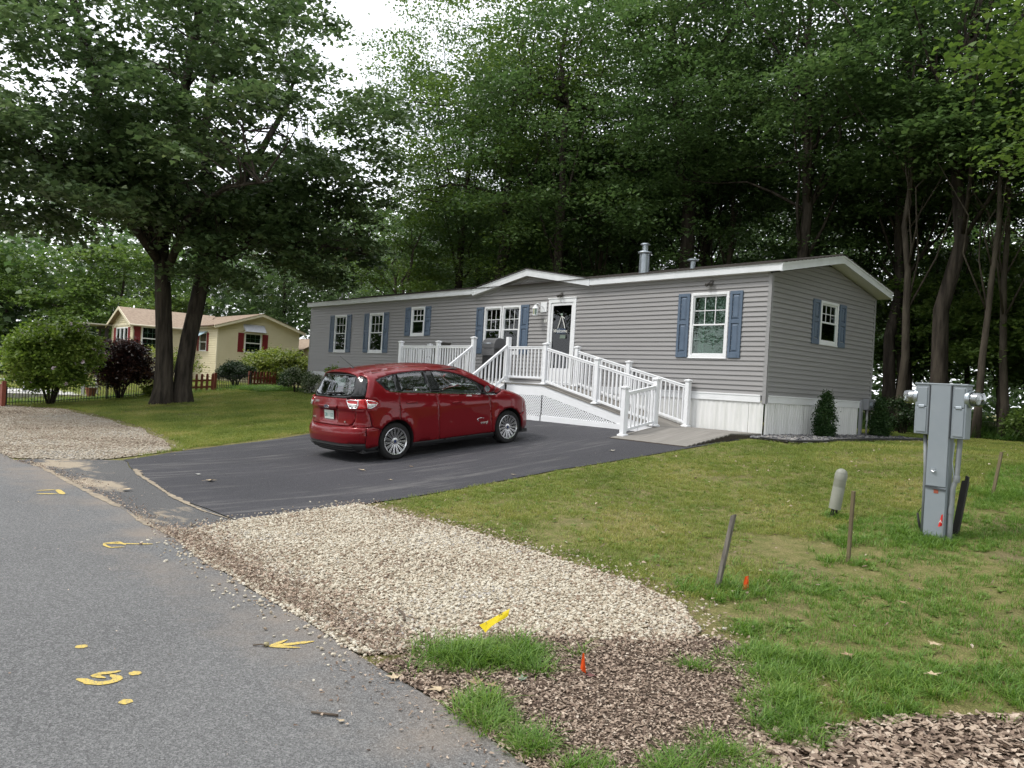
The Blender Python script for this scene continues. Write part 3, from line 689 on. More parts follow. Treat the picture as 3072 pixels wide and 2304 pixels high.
b = MB(); b.box(.03, .75, -.835, .05, 1.8, -.795); b.build('base_board', pmat('red_cedar', (.30, .13, .08), .7, col2=(.38, .18, .12), vs_=6, stretch=(1, 9, 1)), HOME)
# windows
def window(T, h, muntin, blind, low_grid=True):
    u0, u1, z0, z1 = h; zm = (z0+z1)/2; f = .058; mu, mv = (u0+u1)/2, zm
    b = MB()
    for (a, c, d, e) in ((u0, z0, u0+f, z1), (u1-f, z0, u1, z1), (u0+f, z1-f, u1-f, z1), (u0+f, z0, u1-f, z0+f)): lbox(b, T, a, c, -.06, d, e, .03)
    lbox(b, T, u0-.012, z0-.022, .0, u1+.012, z0, .042)
    win = b.build('window', m_wht, HOME, .006)
    s = .028; a0, a1 = u0+f, u1-f
    for (c0, c1, w_, nm) in ((zm-.012, z1-f, .0, 'top'), (z0+f, zm+.022, .018, 'low')):
        b = MB(); w0 = w_-.035
        for (a, c, d, e) in ((a0, c0, a0+s, c1), (a1-s, c0, a1, c1), (a0+s, c1-s*1.15, a1-s, c1), (a0+s, c0, a1-s, c0+s*1.25)): lbox(b, T, a, c, w0, d, e, w_)
        sa = b.build('sash', m_wht, win, .004)
        b = MB(); lbox(b, T, a0+s, c0+s, w_-.022, a1-s, c1-s, w_-.018); b.build('pane', m_glass, win)
        if muntin and (nm == 'top' or low_grid):
            b = MB(); wv = w_-.026 if nm == 'low' else w_-.010
            for t in (1/3, 2/3): x = a0+s+(a1-a0-2*s)*t; lbox(b, T, x-.008, c0+s, wv-.006, x+.008, c1-s, wv)
            zc_ = (c0+c1)/2; lbox(b, T, a0+s, zc_-.008, wv-.007, a1-s, zc_+.008, wv-.001); b.build('muntin_grid', m_wht, win)
    if blind:
        b = MB(); zt, zb = z1-f, z0+f+(0 if blind != 'half' else (zm-z0)*.9)
        xo = .09 if blind == 'side' else 0
        if blind == 'curtain':
            n = 26; vs = []
            for i in range(n+1):
                u = a0+(a1-a0)*i/n; w_ = -.16+.025*math.sin(i*2.1+u*3)
                vs += [T(u, zb, w_), T(u, zt, w_)]
            b.add(vs, [(2*i, 2*i+2, 2*i+3, 2*i+1) for i in range(n)]); b.build('curtain', m_curt, win)
        else:
            z = zb
            while z < zt:
                b.add([T(a0+xo, z, -.085), T(a1, z, -.085), T(a1, z+.019, -.105), T(a0+xo, z+.019, -.105)], [(0, 1, 2, 3)]); z += .0275
            o_ = b.build('blind', m_blind, win); o_['kind'] = 'stuff'
    return win
for h, bl in zip(WINF, ('curtain', 'curtain', None, 'side', 'half', 'side')): window(FR, h, True, bl)
window(GB, WING[0], True, None)
def shutter(T, u0, u1, z0, z1):
    b = MB(); st = .062; zm = z0+(z1-z0)*.545
    lbox(b, T, u0, z0, .012, u1, z1, .022)
    for (a, c, d, e) in ((u0, z0, u0+st, z1), (u1-st, z0, u1, z1), (u0+st, z1-.07, u1-st, z1), (u0+st, z0, u1-st, z0+.12), (u0+st, zm-.04, u1-st, zm+.04)): lbox(b, T, a, c, .0215, d, e, .044)
    s = b.build('shutter', m_shut, HOME, .003)
    for c, e in ((z0+.12, zm-.04), (zm+.04, z1-.07)):
        b = MB(); g = .012; q = .035; u_0, u_1 = u0+st+g, u1-st-g; c_, e_ = c+g, e-g
        lo = [T(u_0, c_, .0215), T(u_1, c_, .0215), T(u_1, e_, .0215), T(u_0, e_, .0215)]; hi = [T(u_0+q, c_+q, .040), T(u_1-q, c_+q, .040), T(u_1-q, e_-q, .040), T(u_0+q, e_-q, .040)]
        b.hexa(lo, hi); b.build('shutter_panel', m_shut, s)
for h in WINF[:3]+[WINF[5]]:
    zt = h[3]+.0; zb = h[2]-.0
    shutter(FR, h[0]-.335, h[0]-.03, zb, zt); shutter(FR, h[1]+.03, h[1]+.335, zb, zt)
shutter(FR, -9.52, -9.19, .78, 2.13); shutter(FR, -7.56, -7.24, .78, 2.13)
shutter(GB, 1.66, 1.975, 1.20, 2.17); shutter(GB, 2.845, 3.15, 1.20, 2.17)
# storm door
b = MB(); u0, u1, z0, z1 = DOOR
for (a, c, d, e) in ((u0, z0, u0+.09, z1), (u1-.09, z0, u1, z1), (u0+.09, z1-.10, u1-.09, z1)): lbox(b, FR, a, c, -.08, d, e, .034)
lbox(b, FR, u0-.02, z1, .0, u1+.02, z1+.03, .05); lbox(b, FR, u0+.09, z0, -.08, u1-.09, z0+.04, .06)
dr_ = b.build('door_frame', m_wht, HOME, .006)
b = MB(); a0, a1, c0, c1 = u0+.095, u1-.095, .05, z1-.105
for (a, c, d, e) in ((a0, c0, a0+.07, c1), (a1-.07, c0, a1, c1), (a0+.07, c1-.07, a1-.07, c1), (a0+.07, c0, a1-.07, .43)): lbox(b, FR, a, c, -.02, d, e, .015)
lbox(b, FR, a0+.13, .12, .0145, a1-.13, .36, .022)
dr2 = b.build('door', m_wht, HOME, .006)
b = MB(); lbox(b, FR, a0+.07, .43, -.005, a1-.07, c1-.07, -.001); b.build('pane', m_glass, dr2)
b = MB(); b.tube([FR(a0+.035, .98, .015), FR(a0+.035, .98, .06), FR(a0+.035, 1.1, .06), FR(a0+.035, 1.1, .015)], .009, 6); b.build('handle', m_galv, dr2, smooth=True)
b = MB(); lbox(b, FR, a0-.0, .05, -.09, a1, c1, -.085); b.build('inner_door', pmat('dark_inner_door', (.012, .018, .016), .35), dr2)
# welcome sign hung inside the pane
m_cream = pmat('cream_paint', (.72, .72, .68), .6); m_navy = pmat('navy_paint', (.03, .05, .09), .6)
WS = thing('welcome_sign', (-5.99, -.03, 1.4), 'small dark welcome sign hanging on cords in the storm door pane', 'sign')
b = MB(); lbox(b, FR, -6.13, 1.33, .018, -5.80, 1.46, .028); b.build('board', m_navy, WS, .003)
text_mesh('lettering', 'Welcome', .13, m_cream, WS, Matrix(((1, 0, 0, -.005), (0, 0, -1, -.0), (0, 1, 0, -.005), (0, 0, 0, 1))), .0012, .15)
b = MB(); b.tube([FR(-6.10, 1.46, .023), FR(-5.97, 1.80, .023)], .010, 5); b.tube([FR(-5.83, 1.46, .023), FR(-5.97, 1.80, .023)], .010, 5); b.tube([FR(-5.97, 1.78, .023), FR(-5.86, 1.72, .023)], .009, 5); b.build('cord', m_cream, WS)
b = MB(); b.lathe([(0, 0), (.035, .0), (.03, .02), (0, .03)], FR(-5.97, 1.82, .018), (0, -1, 0), 10); b.build('bow', pmat('sage_bow', (.25, .32, .26), .7), WS)
b = MB(); lbox(b, FR, -6.0, 1.20, .018, -5.80, 1.29, .024); b.build('tag_board', pmat('grey_green_board', (.14, .18, .15), .6), WS)
# house number
text_mesh('house_number', '97', .13, m_cream, HOME, Matrix(((1, 0, 0, -6.575+10), (0, 0, -1, -.022-2.3), (0, 1, 0, 1.655+.81), (0, 0, 0, 1))), .006, 0, .004)
# coach lamp
b = MB(); lbox(b, FR, -6.79, 1.90, .012, -6.55, 2.17, .035); lamp = b.build('wall_lamp', m_wht, HOME, .012)
b = MB(); b.tube([FR(-6.67, 2.02, .03), FR(-6.67, 2.06, .12), FR(-6.70, 2.10, .17), FR(-6.74, 2.12, .2), FR(-6.78, 2.08, .22)], .012, 7); b.build('arm', m_wht, lamp, smooth=True)
b = MB(); cx, cy = -6.78, -.22
b.lathe([(.0, 2.09), (.03, 2.08), (.05, 2.04), (.085, 2.0), (.095, 1.985), (.0, 1.985)], (cx, cy, 0), n=12); b.lathe([(.0, 1.80), (.075, 1.80), (.075, 1.82), (0, 1.82)], (cx, cy, 0), n=12)
for k in range(6): t = 6.283*k/6; b.tube([(cx+.075*math.cos(t), cy+.075*math.sin(t), 1.985), (cx+.06*math.cos(t), cy+.06*math.sin(t), 1.81)], .007, 4)
b.build('lantern', m_wht, lamp)
b = MB(); b.lathe([(.066, 1.98), (.052, 1.82)], (cx, cy, 0), n=12); b.build('lamp_glass', m_glass, lamp)
# flood lights
def flood(x, z):
    b = MB(); b.lathe([(0, 0), (.055, 0), (.05, .02), (0, .03)], FR(x, z+.04, .01), (0, -1, 0), 12)
    f_ = b.build('flood_light', pmat('bronze_fitting', (.06, .055, .05), .5), HOME)
    for s_ in (-1, 1):
        b = MB(); d = Vector((.35*s_, -.8, -.45)).normalized(); p = Vector(FR(x+.03*s_, z+.02, .05)); b.lathe([(.0, 0), (.02, .0), (.028, .03), (.042, .09), (.038, .095), (0, .085)], p, d, 12)
        b.build('lamp_head', pmat('bronze_fitting', (.06, .055, .05), .5), f_, smooth='auto')
flood(-6.01, 2.31); flood(-1.43, 2.34)
# fascia and roof
PT = (RIDGE-EAVE)/(W2/2); EV = .16          # pitch, overhang at the eaves
def roofz(y): return 2.655+PT*min(y+.16, W2+.16-y)
XO = .30
b = MB()
def fas(p, q, h, t_out, T=None):            # board from p to q (top edge), h high, t thick towards -Y
    (x0, y0, z0), (x1, y1, z1) = p, q
    b.hexa([(x0, y0, z0-h), (x1, y1, z1-h), (x1, y1+t_out, z1-h), (x0, y0+t_out, z0-h)], [(x0, y0, z0), (x1, y1, z1), (x1, y1+t_out, z1), (x0, y0+t_out, z0)])
fas((-20.08, -.16, 2.665), (DA, -.16, 2.665), .155, .022); fas((DB, -.16, 2.665), (XO, -.16, 2.665), .155, .022)
fas((DA, -.17, 2.64), (DP, -.17, 3.07), .175, .022); fas((DP, -.17, 3.07), (DB, -.17, 2.665), .175, .022)
b.build('fascia', m_fas, HOME)
b = MB()
fas((-20.08, -.168, 2.668), (DA, -.168, 2.668), .03, .01); fas((DB, -.168, 2.668), (XO, -.168, 2.668), .03, .01)
fas((DA, -.178, 2.645), (DP, -.178, 3.075), .03, .01); fas((DP, -.178, 3.075), (DB, -.178, 2.668), .03, .01); b.build('drip_edge', m_fas, HOME)
b = MB()      # gable rakes
for (y0, z0, y1, z1) in ((-.17, 2.665, W2/2, roofz(W2/2)+.01), (W2+.17, 2.665, W2/2, roofz(W2/2)+.01)):
    for (h0, h1, xa, xb) in ((.0, .165, XO-.005, XO+.02), (.0, .045, XO+.02, XO+.032), (.155, .175, XO-.02, XO+.026)):
        b.hexa([(xa, y0, z0-h1), (xb, y0, z0-h1), (xb, y1, z1-h1), (xa, y1, z1-h1)], [(xa, y0, z0-h0), (xb, y0, z0-h0), (xb, y1, z1-h0), (xa, y1, z1-h0)])
b.build('rake_board', m_fas, HOME)
b = MB()      # soffits under rake and eaves
for (y0, z0, y1, z1) in ((-.14, 2.515, W2/2, roofz(W2/2)-.15), (W2+.15, 2.515, W2/2, roofz(W2/2)-.15)):
    b.hexa([(-.02, y0, z0-.012), (XO-.006, y0, z0-.012), (XO-.006, y1, z1-.012), (-.02, y1, z1-.012)], [(-.02, y0, z0), (XO-.006, y0, z0), (XO-.006, y1, z1), (-.02, y1, z1)])
b.box(-20.05, -.135, 2.503, DA, .01, 2.51); b.box(DB, -.135, 2.503, -.03, .01, 2.51)
for (xa, za, xb, zb) in ((DA, 2.47, DP, 2.895), (DP, 2.895, DB, 2.49)):
    b.hexa([(xa, -.145, za-.004), (xb, -.145, zb-.004), (xb, .01, zb-.004), (xa, .01, za-.004)], [(xa, -.145, za+.004), (xb, -.145, zb+.004), (xb, .01, zb+.004), (xa, .01, za+.004)])
b.build('soffit', pmat('soffit_vinyl', (.62, .62, .60), .5), HOME)
b = MB()      # band under the little gable's rake
for (xa, za, xb, zb) in ((DA, 2.47, DP, 2.895), (DP, 2.895, DB, 2.49)):
    b.hexa([(xa, -.03, za-.075), (xb, -.03, zb-.075), (xb, -.004, zb-.075), (xa, -.004, za-.075)], [(xa, -.03, za-.004), (xb, -.03, zb-.004), (xb, -.004, zb-.004), (xa, -.004, za-.004)])
b.box(-19.95, -.026, 2.43, DA, -.004, 2.503); b.box(DB, -.026, 2.43, -.07, -.004, 2.503); b.build('frieze_board', m_trimg, HOME)
b = MB()      # shingled slopes in stepped courses
def slope(x0, x1, ya, yb, za, zb, n):
    for k in range(n):
        t0, t1 = k/n, (k+1)/n+.15/n; y0, y1 = ya+(yb-ya)*t0, ya+(yb-ya)*t1; z0, z1 = za+(zb-za)*t0, za+(zb-za)*t1
        b.hexa([(x0, y0, z0), (x1, y0, z0), (x1, y1, z1-.012), (x0, y1, z1-.012)], [(x0, y0, z0+.014), (x1, y0, z0+.014), (x1, y1, z1), (x0, y1, z1)])
slope(-20.1, XO+.04, -.19, W2/2, 2.665, roofz(W2/2)+.012, 17); slope(-20.1, XO+.04, W2+.19, W2/2, 2.665, roofz(W2/2)+.012, 17)
b.box(-20.1, W2/2-.12, roofz(W2/2)+.0, XO+.04, W2/2+.12, roofz(W2/2)+.02)
roof = b.build('roof', m_shing, HOME)
b = MB()
yb = 1.75
for (xa, za, xb, zb) in ((DA-.05, 2.655, DP, 3.085), (DB+.05, 2.67, DP, 3.085)):
    b.hexa([(xa, -.20, za), (xb, -.20, zb), (xb, yb, zb), (xa, -.1, za)], [(xa, -.20, za+.016), (xb, -.20, zb+.016), (xb, yb, zb+.016), (xa, -.1, za+.016)])
b.build('dormer_roof', m_shing, HOME)
# flues and vents
zr = roofz(1.6)
b = MB(); b.lathe([(.135, zr-.1), (.135, zr+.52), (.0, zr+.53)], (-4.68, 1.6, 0), n=20); b.lathe([(.135, zr+.50), (.18, zr+.52), (.185, zr+.545), (.17, zr+.565), (0, zr+.565)], (-4.68, 1.6, 0), n=20); b.lathe([(.078, zr+.56), (.078, zr+.74), (0, zr+.74)], (-4.68, 1.6, 0), n=16); b.lathe([(.0, zr+.80), (.07, zr+.795), (.125, zr+.77), (.13, zr+.745), (.10, zr+.735), (0, zr+.73)], (-4.68, 1.6, 0), n=18)
b.build('flue_pipe', m_galv, roof, smooth='auto')
b = MB(); b.lathe([(.065, zr-.1), (.065, zr+.21), (0, zr+.21)], (-3.15, 1.6, 0), n=14); b.lathe([(0, zr+.275), (.09, zr+.265), (.14, zr+.235), (.14, zr+.21), (.06, zr+.2)], (-3.15, 1.6, 0), n=16); b.build('vent_pipe', m_galv, roof, smooth='auto')
z1 = roofz(1.0)
b = MB(); b.tube([(-19.75, 1, z1-.05), (-19.62, 1, z1+.08), (-19.45, 1, z1+.12), (-19.45, 1, z1+.34)], .035, 8); b.build('vent_pipe', m_wht, roof, smooth=True)
b = MB(); b.tube([(-18.95, 1, z1-.05), (-18.95, 1, z1+.2)], .02, 8); b.lathe([(0, z1+.28), (.05, z1+.26), (.06, z1+.22), (.03, z1+.19), (0, z1+.19)], (-18.95, 1, 0), n=10); b.build('vent_pipe', m_wht, roof, smooth='auto')
# electric box by the far corner of the gable
b = MB(); b.box(.016, 4.06, -.82, .075, 4.16, .05); b.box(.018, 4.22, -.18, .17, 4.62, .08); eb = b.build('service_box', pmat('grey_service', (.28, .29, .31), .5), HOME, .008)
b = MB(); b.tube([(.09, 4.35, -.15), (.09, 4.35, -.8)], .025, 8); b.tube([(.09, 4.55, -.15), (.09, 4.55, -.8)], .018, 8); b.build('conduit', pmat('pale_conduit', (.5, .5, .5), .5), eb, smooth=True)
b = MB(); b.lathe([(0, 0), (.075, 0), (.07, .08), (0, .1)], (.17, 4.35, -.05), (1, 0, 0), 14); b.build('meter', m_galv, eb)
# ================================================================== DECK, STAIRS AND RAMP
m_pvc = pmat('white_rail_vinyl', (.80, .81, .83), .38, col2=(.76, .77, .79), vs_=2.5, spec=.45)
m_deck = pmat('grey_composite', (.185, .172, .155), .75, col2=(.24, .225, .205), vs_=3, stretch=(.4, 6, 1), spec=.2)
m_deck2 = pmat('grey_composite_long', (.19, .178, .162), .75, col2=(.25, .235, .215), vs_=3, stretch=(6, .4, 1), spec=.2)
m_rim = pmat('weathered_rim', (.085, .065, .05), .9, col2=(.045, .036, .03), vs_=5, stretch=(3, 3, 12), bump=(30, .6, .01))
m_shade = pmat('underdeck_shade', (.03, .028, .025), .9)
RAMP = thing('wheelchair_ramp', (-5.2, -.7, -.95), 'white railed deck, stairs and sloping access ramp in front of the grey home', 'ramp')
YF, YB = -1.22, -.16
DZ = -.02                                   # deck level
def slopez(x): return DZ+(-.765-DZ)*min(1, max(0, (x+5.22)/3.42))
# boards of deck (run along X) and ramp (run across)
y = YF
while y < -.02:
    b = MB(); b.box(-11.7, y, DZ-.025, -5.22, min(y+.135, -.03), DZ); b.build('deck_board', m_deck2, RAMP, .004); y += .141
x = -5.215
while x < -1.82:
    x1 = min(x+.135, -1.8); z0, z1 = slopez(x), slopez(x1)
    b = MB(); b.hexa([(x, YF-.03, z0-.025), (x1, YF-.03, z1-.025), (x1, -.03, z1-.025), (x, -.03, z0-.025)], [(x, YF-.03, z0), (x1, YF-.03, z1), (x1, -.03, z1), (x, -.03, z0)]); b.build('deck_board', m_deck, RAMP, .004); x += .141
# lower landing: boards run across the slope, level part then tilted down to the drive
x0, x1 = -1.795, -.005; XM = -.02
y = -1.18
while y < -.04:
    y1 = min(y+.135, -.04); b = MB(); b.box(x0, y, -.79, x1, y1, -.765); b.build('deck_board', m_deck2, RAMP, .004); y += .141
n = 10
for k in range(n):
    ya, yb = -1.19-1.40*k/n, -1.19-1.40*(k+1)/n+.006; za, zb = -.768-.228*k/n, -.768-.228*(k+1)/n
    b = MB(); b.hexa([(x0, yb, zb-.025), (x1+.06, yb, zb-.025), (x1+.03, ya, za-.025), (x0, ya, za-.025)], [(x0, yb, zb), (x1+.06, yb, zb), (x1+.03, ya, za), (x0, ya, za)]); b.build('deck_board', m_deck2, RAMP, .004)
b = MB(); b.hexa([(x1-.02, -2.58, -1.10), (x1+.045, -2.58, -1.10), (x1+.02, -1.19, -1.0), (x1-.02, -1.19, -1.0)], [(x1-.02, -2.58, -1.024), (x1+.045, -2.58, -1.024), (x1+.02, -1.19, -.797), (x1-.02, -1.19, -.797)])
b.hexa([(x1-.02, -1.19, -1.0), (x1+.02, -1.19, -1.0), (x1+.0, -.06, -.9), (x1-.02, -.06, -.9)], [(x1-.02, -1.19, -.795), (x1+.02, -1.19, -.795), (x1+.0, -.06, -.793), (x1-.02, -.06, -.793)])
b.box(x0, -2.60, -1.06, x1+.05, -2.575, -1.0); b.build('rim_board', m_rim, RAMP)
# white skirts: rim boards, lattice, base boards
b = MB()
def rimb(xa, xb, za, zb, h, y, t=.022): b.hexa([(xa, y, za-h), (xb, y, zb-h), (xb, y+t, zb-h), (xa, y+t, za-h)], [(xa, y, za), (xb, y, zb), (xb, y+t, zb), (xa, y+t, za)])
rimb(-6.55, -5.22, DZ-.03, DZ-.03, .24, YF-.05); rimb(-5.22, -1.72, DZ-.03, slopez(-1.8)-.03, .22, YF-.05); rimb(-11.72, -8.1, DZ-.03, DZ-.03, .24, YF-.03); b.box(-11.72, YF-.03, DZ-.27, -11.70, -.05, DZ-.03)
b.build('rim_board', m_pvc, RAMP, .003)
b = MB(); rimb(-6.55, -5.22, DZ-.002, DZ-.002, .026, YF-.07, .05); rimb(-5.22, -1.78, DZ-.002, slopez(-1.8)-.002, .026, YF-.07, .04); rimb(-11.72, -8.1, DZ-.002, DZ-.002, .026, YF-.05, .05); b.build('nosing_board', m_deck, RAMP)
def gx_(x, y): return float(G(x, y))
b = MB(); yv = YF-.045
for xa, xb in ((-6.55, -5.25), (-5.21, -2.2)):
    b.hexa([(xa, yv-.02, gx_(xa, yv)-.02), (xb, yv-.02, gx_(xb, yv)-.02), (xb, yv, gx_(xb, yv)-.02), (xa, yv, gx_(xa, yv)-.02)], [(xa, yv-.02, gx_(xa, yv)+.135), (xb, yv-.02, gx_(xb, yv)+.115), (xb, yv, gx_(xb, yv)+.115), (xa, yv, gx_(xa, yv)+.135)])
b.build('base_board', m_pvc, RAMP, .003)
def lattice(xa, xb, zlow, ztop, y):
    """woven diagonal slats clipped between zlow(x) and ztop(x)"""
    b = MB(); p = .072; wd = .028
    for s_, yy in ((1, y), (-1, y+.006)):
        k = -40
        while k < 90:
            c = xa+k*p; pts = []
            for e in (-wd*.5, wd*.5):
                u = np.linspace(xa, xb, 160); z = (u-c-e*1.414)*s_-.9+ (0 if s_ > 0 else 0)
                if s_ < 0: z = -(u-c-e*1.414)+.2
                ok = (z > zlow(u)) & (z < ztop(u))
                if ok.sum() < 2: pts = None; break
                i = np.flatnonzero(ok); pts.append(((u[i[0]], z[i[0]]), (u[i[-1]], z[i[-1]])))
            if pts:
                (a0, a1), (c0, c1) = pts
                b.hexa([(a0[0], yy, a0[1]), (a1[0], yy, a1[1]), (c1[0], yy, c1[1]), (c0[0], yy, c0[1])], [(a0[0], yy-.005, a0[1]), (a1[0], yy-.005, a1[1]), (c1[0], yy-.005, c1[1]), (c0[0], yy-.005, c0[1])])
            k += 1
    o_ = b.build('lattice_panel', m_pvc, RAMP); o_['kind'] = 'stuff'
lattice(-6.5, -5.24, lambda u: G(u, yv)+.12, lambda u: DZ-.26+0*u, yv-.004)
lattice(-5.20, -2.2, lambda u: G(u, yv)+.10, lambda u: DZ-.24+(-.765-DZ)*(u+5.22)/3.42, yv-.004)
lattice(-11.7, -8.1, lambda u: G(u, yv)+.02, lambda u: DZ-.26+0*u, yv+.01)
b = MB(); b.box(-11.6, -1.05, -.95, -5.3, -1.0, DZ-.06); b.hexa([(-5.3, -1.05, -.95), (-2, -1.05, -.95), (-2, -1.0, -.95), (-5.3, -1.0, -.95)], [(-5.3, -1.05, DZ-.08), (-2, -1.05, slopez(-2)-.05), (-2, -1.0, slopez(-2)-.05), (-5.3, -1.0, DZ-.08)]); b.build('shade_sheet', m_shade, RAMP)  # near-black sheet behind the lattice, painting the shade under deck and ramp
# posts with cap and foot skirt
PW = .105
def post(x, y, zb, zt, cap=True):
    b = MB(); b.box(x-PW/2, y-PW/2, zb, x+PW/2, y+PW/2, zt); p_ = b.build('post', m_pvc, RAMP, .008)
    if cap:
        b = MB()
        prof = ((.0, .052), (.012, .066), (.030, .070), (.042, .070), (.050, .056), (.072, .0))
        loops = [[(x-r, y-r, zt+h), (x+r, y-r, zt+h), (x+r, y+r, zt+h), (x-r, y+r, zt+h)] for h, r in prof]
        for a, c in zip(loops[:-1], loops[1:]): b.add(a+c, [(i, (i+1) % 4, 4+(i+1) % 4, 4+i) for i in range(4)])
        b.build('post_cap', m_pvc, p_)
    b = MB(); loops = [[(x-r, y-r, zb+h), (x+r, y-r, zb+h), (x+r, y+r, zb+h), (x-r, y+r, zb+h)] for h, r in ((0, .082), (.028, .082), (.045, .056))]
    for a, c in zip(loops[:-1], loops[1:]): b.add(a+c, [(i, (i+1) % 4, 4+(i+1) % 4, 4+i) for i in range(4)])
    b.build('post_skirt', m_pvc, p_); return p_
bal = {}
def rail(p, q, ztop_off, zbot_off, n, lower=True):
    """top rail, bottom rail and n balusters between the post faces p and q; p, q give walking level"""
    p = Vector(p); q = Vector(q); d = (q-p); up = Vector((0, 0, 1))
    L_ = Vector((d.x, d.y, 0)); u = L_.normalized(); a = p+d*(PW/2/L_.length); c = q-d*(PW/2/L_.length)
    b = MB(); b.bar(a+up*(ztop_off-.012), c+up*(ztop_off-.012), .060, .028); b.bar(a+up*(ztop_off-.046), c+up*(ztop_off-.046), .040, .044); b.build('top_rail', m_pvc, RAMP, .006)
    b = MB(); b.bar(a+up*zbot_off, c+up*zbot_off, .042, .055); b.build('bottom_rail', m_pvc, RAMP, .005)
    h = ztop_off-.06-zbot_off; sl = d.z/L_.length
    key = round(h, 3), round(sl, 3)
    for k in range(n):
        m_ = a+(c-a)*((k+.5)/n)+up*(zbot_off+.02); s_ = .016
        if key not in bal:
            b = MB(); b.box(m_.x-s_, m_.y-s_, m_.z-.01, m_.x+s_, m_.y+s_, m_.z+h+.02); bal[key] = b.build('baluster', m_pvc, RAMP, .003, origin=m_)
        else: dup(bal[key], m_, RAMP)
# front line: deck, stair opening, landing, ramp
P1, P2, P3, P4, P5, P6, P7 = -11.6, -9.67, -8.02, -6.62, -5.22, -3.50, -1.80
post(P1, YF, DZ, 1.00); post(P2, YF, DZ, 1.00); post(P3, YF-.03, DZ, 1.10); post(P4, YF, DZ, 1.14, False); post(P5, YF, DZ, .93); post(P6, YF, slopez(P6), .59); post(P7, YF, slopez(P7)-.0, .19)
rail((P1, YF, DZ), (P2, YF, DZ), .94, .10, 15); rail((P2, YF, DZ), (P3, YF, DZ), .94, .10, 13); rail((P4, YF, DZ), (P5, YF, DZ), .92, .16, 10)
rail((P5, YF, DZ), (P6, YF, slopez(P6)), .90, .09, 13); rail((P6, YF, slopez(P6)), (P7, YF, slopez(P7)), .90, .09, 13)
post(P1, YB, DZ, 1.00); rail((P1, YF, DZ), (P1, YB, DZ), .94, .10, 8)
# back line beside the wall
post(P5+.02, YB, DZ, .93); post(P6+.01, YB, slopez(P6), .59); post(P7+.02, YB, -.765, .21)
rail((P5+.02, YB, DZ), (P6+.01, YB, slopez(P6)), .90, .09, 13); rail((P6+.01, YB, slopez(P6)), (P7+.02, YB, -.765), .90, .09, 13)
# end rail across the foot, down to the drive
post(-1.70, -2.32, -.965, -.03); rail((P7, YF, -.765), (-1.70, -2.32, -.955), .86, .10, 8)
b = MB(); b.hexa([(-1.83, -2.3, -1.05), (-1.80, -2.3, -1.05), (-1.80, -1.27, -.95), (-1.83, -1.27, -.95)], [(-1.83, -2.3, -.975), (-1.80, -2.3, -.975), (-1.80, -1.27, -.775), (-1.83, -1.27, -.775)]); b.build('rim_board', m_pvc, RAMP)
# stairs to the drive
ns = 5; rise = (1.02+DZ)/ns
for k in range(ns):
    yt = YF-.02-.28*(k+1); zt = DZ-rise*(k+1)+.0
    b = MB(); b.box(-7.95, yt, zt-.028, -6.68, yt+.30, zt); b.build('tread', m_deck2, RAMP, .004)
    b = MB(); b.box(-7.93, yt+.28, zt, -6.70, yt+.295, zt+rise-.028); b.build('riser', m_pvc, RAMP)
for x in (-7.97, -6.66):
    b = MB(); b.hexa([(x-.018, YF-.02, DZ-.42), (x+.018, YF-.02, DZ-.42), (x+.018, YF-1.5, -1.12), (x-.018, YF-1.5, -1.12)], [(x-.018, YF-.02, DZ-.03), (x+.018, YF-.02, DZ-.03), (x+.018, YF-1.5, -.92), (x-.018, YF-1.5, -.92)]); b.build('stringer', m_pvc, RAMP)
ye, ze = YF-1.42, -1.10
for x in (P3, P4):
    post(x, ye, ze, -.10); rail((x, YF, DZ+.10), (x, ye, ze+.10), .90, .08, 11)
# grill and chair standing on the deck
GR = thing('gas_grill', (-7.75, -.75, DZ), 'dark grey barbecue grill on the deck behind the stair post', 'grill')
m_gr1 = pmat('grill_enamel', (.10, .10, .105), .35, spec=.5)
b = MB(); pr = [(-.22, 0), (-.22, .12), (-.17, .22), (-.05, .28), (.1, .27), (.2, .18), (.22, .0)]
b.hexa([(-8.02, -.75+y, .88+z) for y, z in pr], [(-7.5, -.75+y, .88+z) for y, z in pr]); b.build('lid', m_gr1, GR, .01)
b = MB(); b.box(-8.02, -.97, .68, -7.5, -.53, .875); b.build('firebox', m_gr1, GR, .01)
b = MB(); b.box(-8.0, -.95, DZ+.1, -7.52, -.55, .675); b.build('cabinet', m_blk, GR, .01)
b = MB(); b.box(-7.495, -.95, .84, -7.2, -.55, .87); b.build('side_shelf', m_blk, GR, .008)
b = MB(); b.tube([(-7.95, -1.0, 1.0), (-7.95, -1.04, 1.0), (-7.57, -1.04, 1.0), (-7.57, -1.0, 1.0)], .012, 6); b.build('handle', m_galv, GR, smooth=True)
for x in (-7.97, -7.55):
    for y in (-.92, -.58): b = MB(); b.lathe([(0, -.02), (.05, -.02), (.05, .02), (0, .02)], (x, y, DZ+.052), (1, 0, 0), 12); b.build('wheel', m_blk, GR)
CH = thing('patio_chair', (-10.35, -.62, DZ), 'grey sling back patio chair leaning back behind the deck rail', 'chair')
m_sl_ = pmat('grey_sling', (.13, .125, .115), .8, col2=(.17, .16, .15), vs_=30); m_fr_ = pmat('grey_chair_frame', (.30, .30, .30), .5, .3)
b = MB(); pts = [(-10.72, .42), (-10.3, .38), (-10.12, .42)]
b.hexa([(x, -.86, z) for x, z in ((-10.85, .44), (-10.2, .38), (-10.2, .36), (-10.85, .42))], [(x, -.38, z) for x, z in ((-10.85, .44), (-10.2, .38), (-10.2, .36), (-10.85, .42))]); b.build('seat', m_sl_, CH)
b = MB(); pr = [(-10.2, .38), (-10.35, .75), (-10.62, 1.03), (-10.80, 1.10), (-10.79, 1.08), (-10.61, 1.005), (-10.33, .74), (-10.18, .36)]
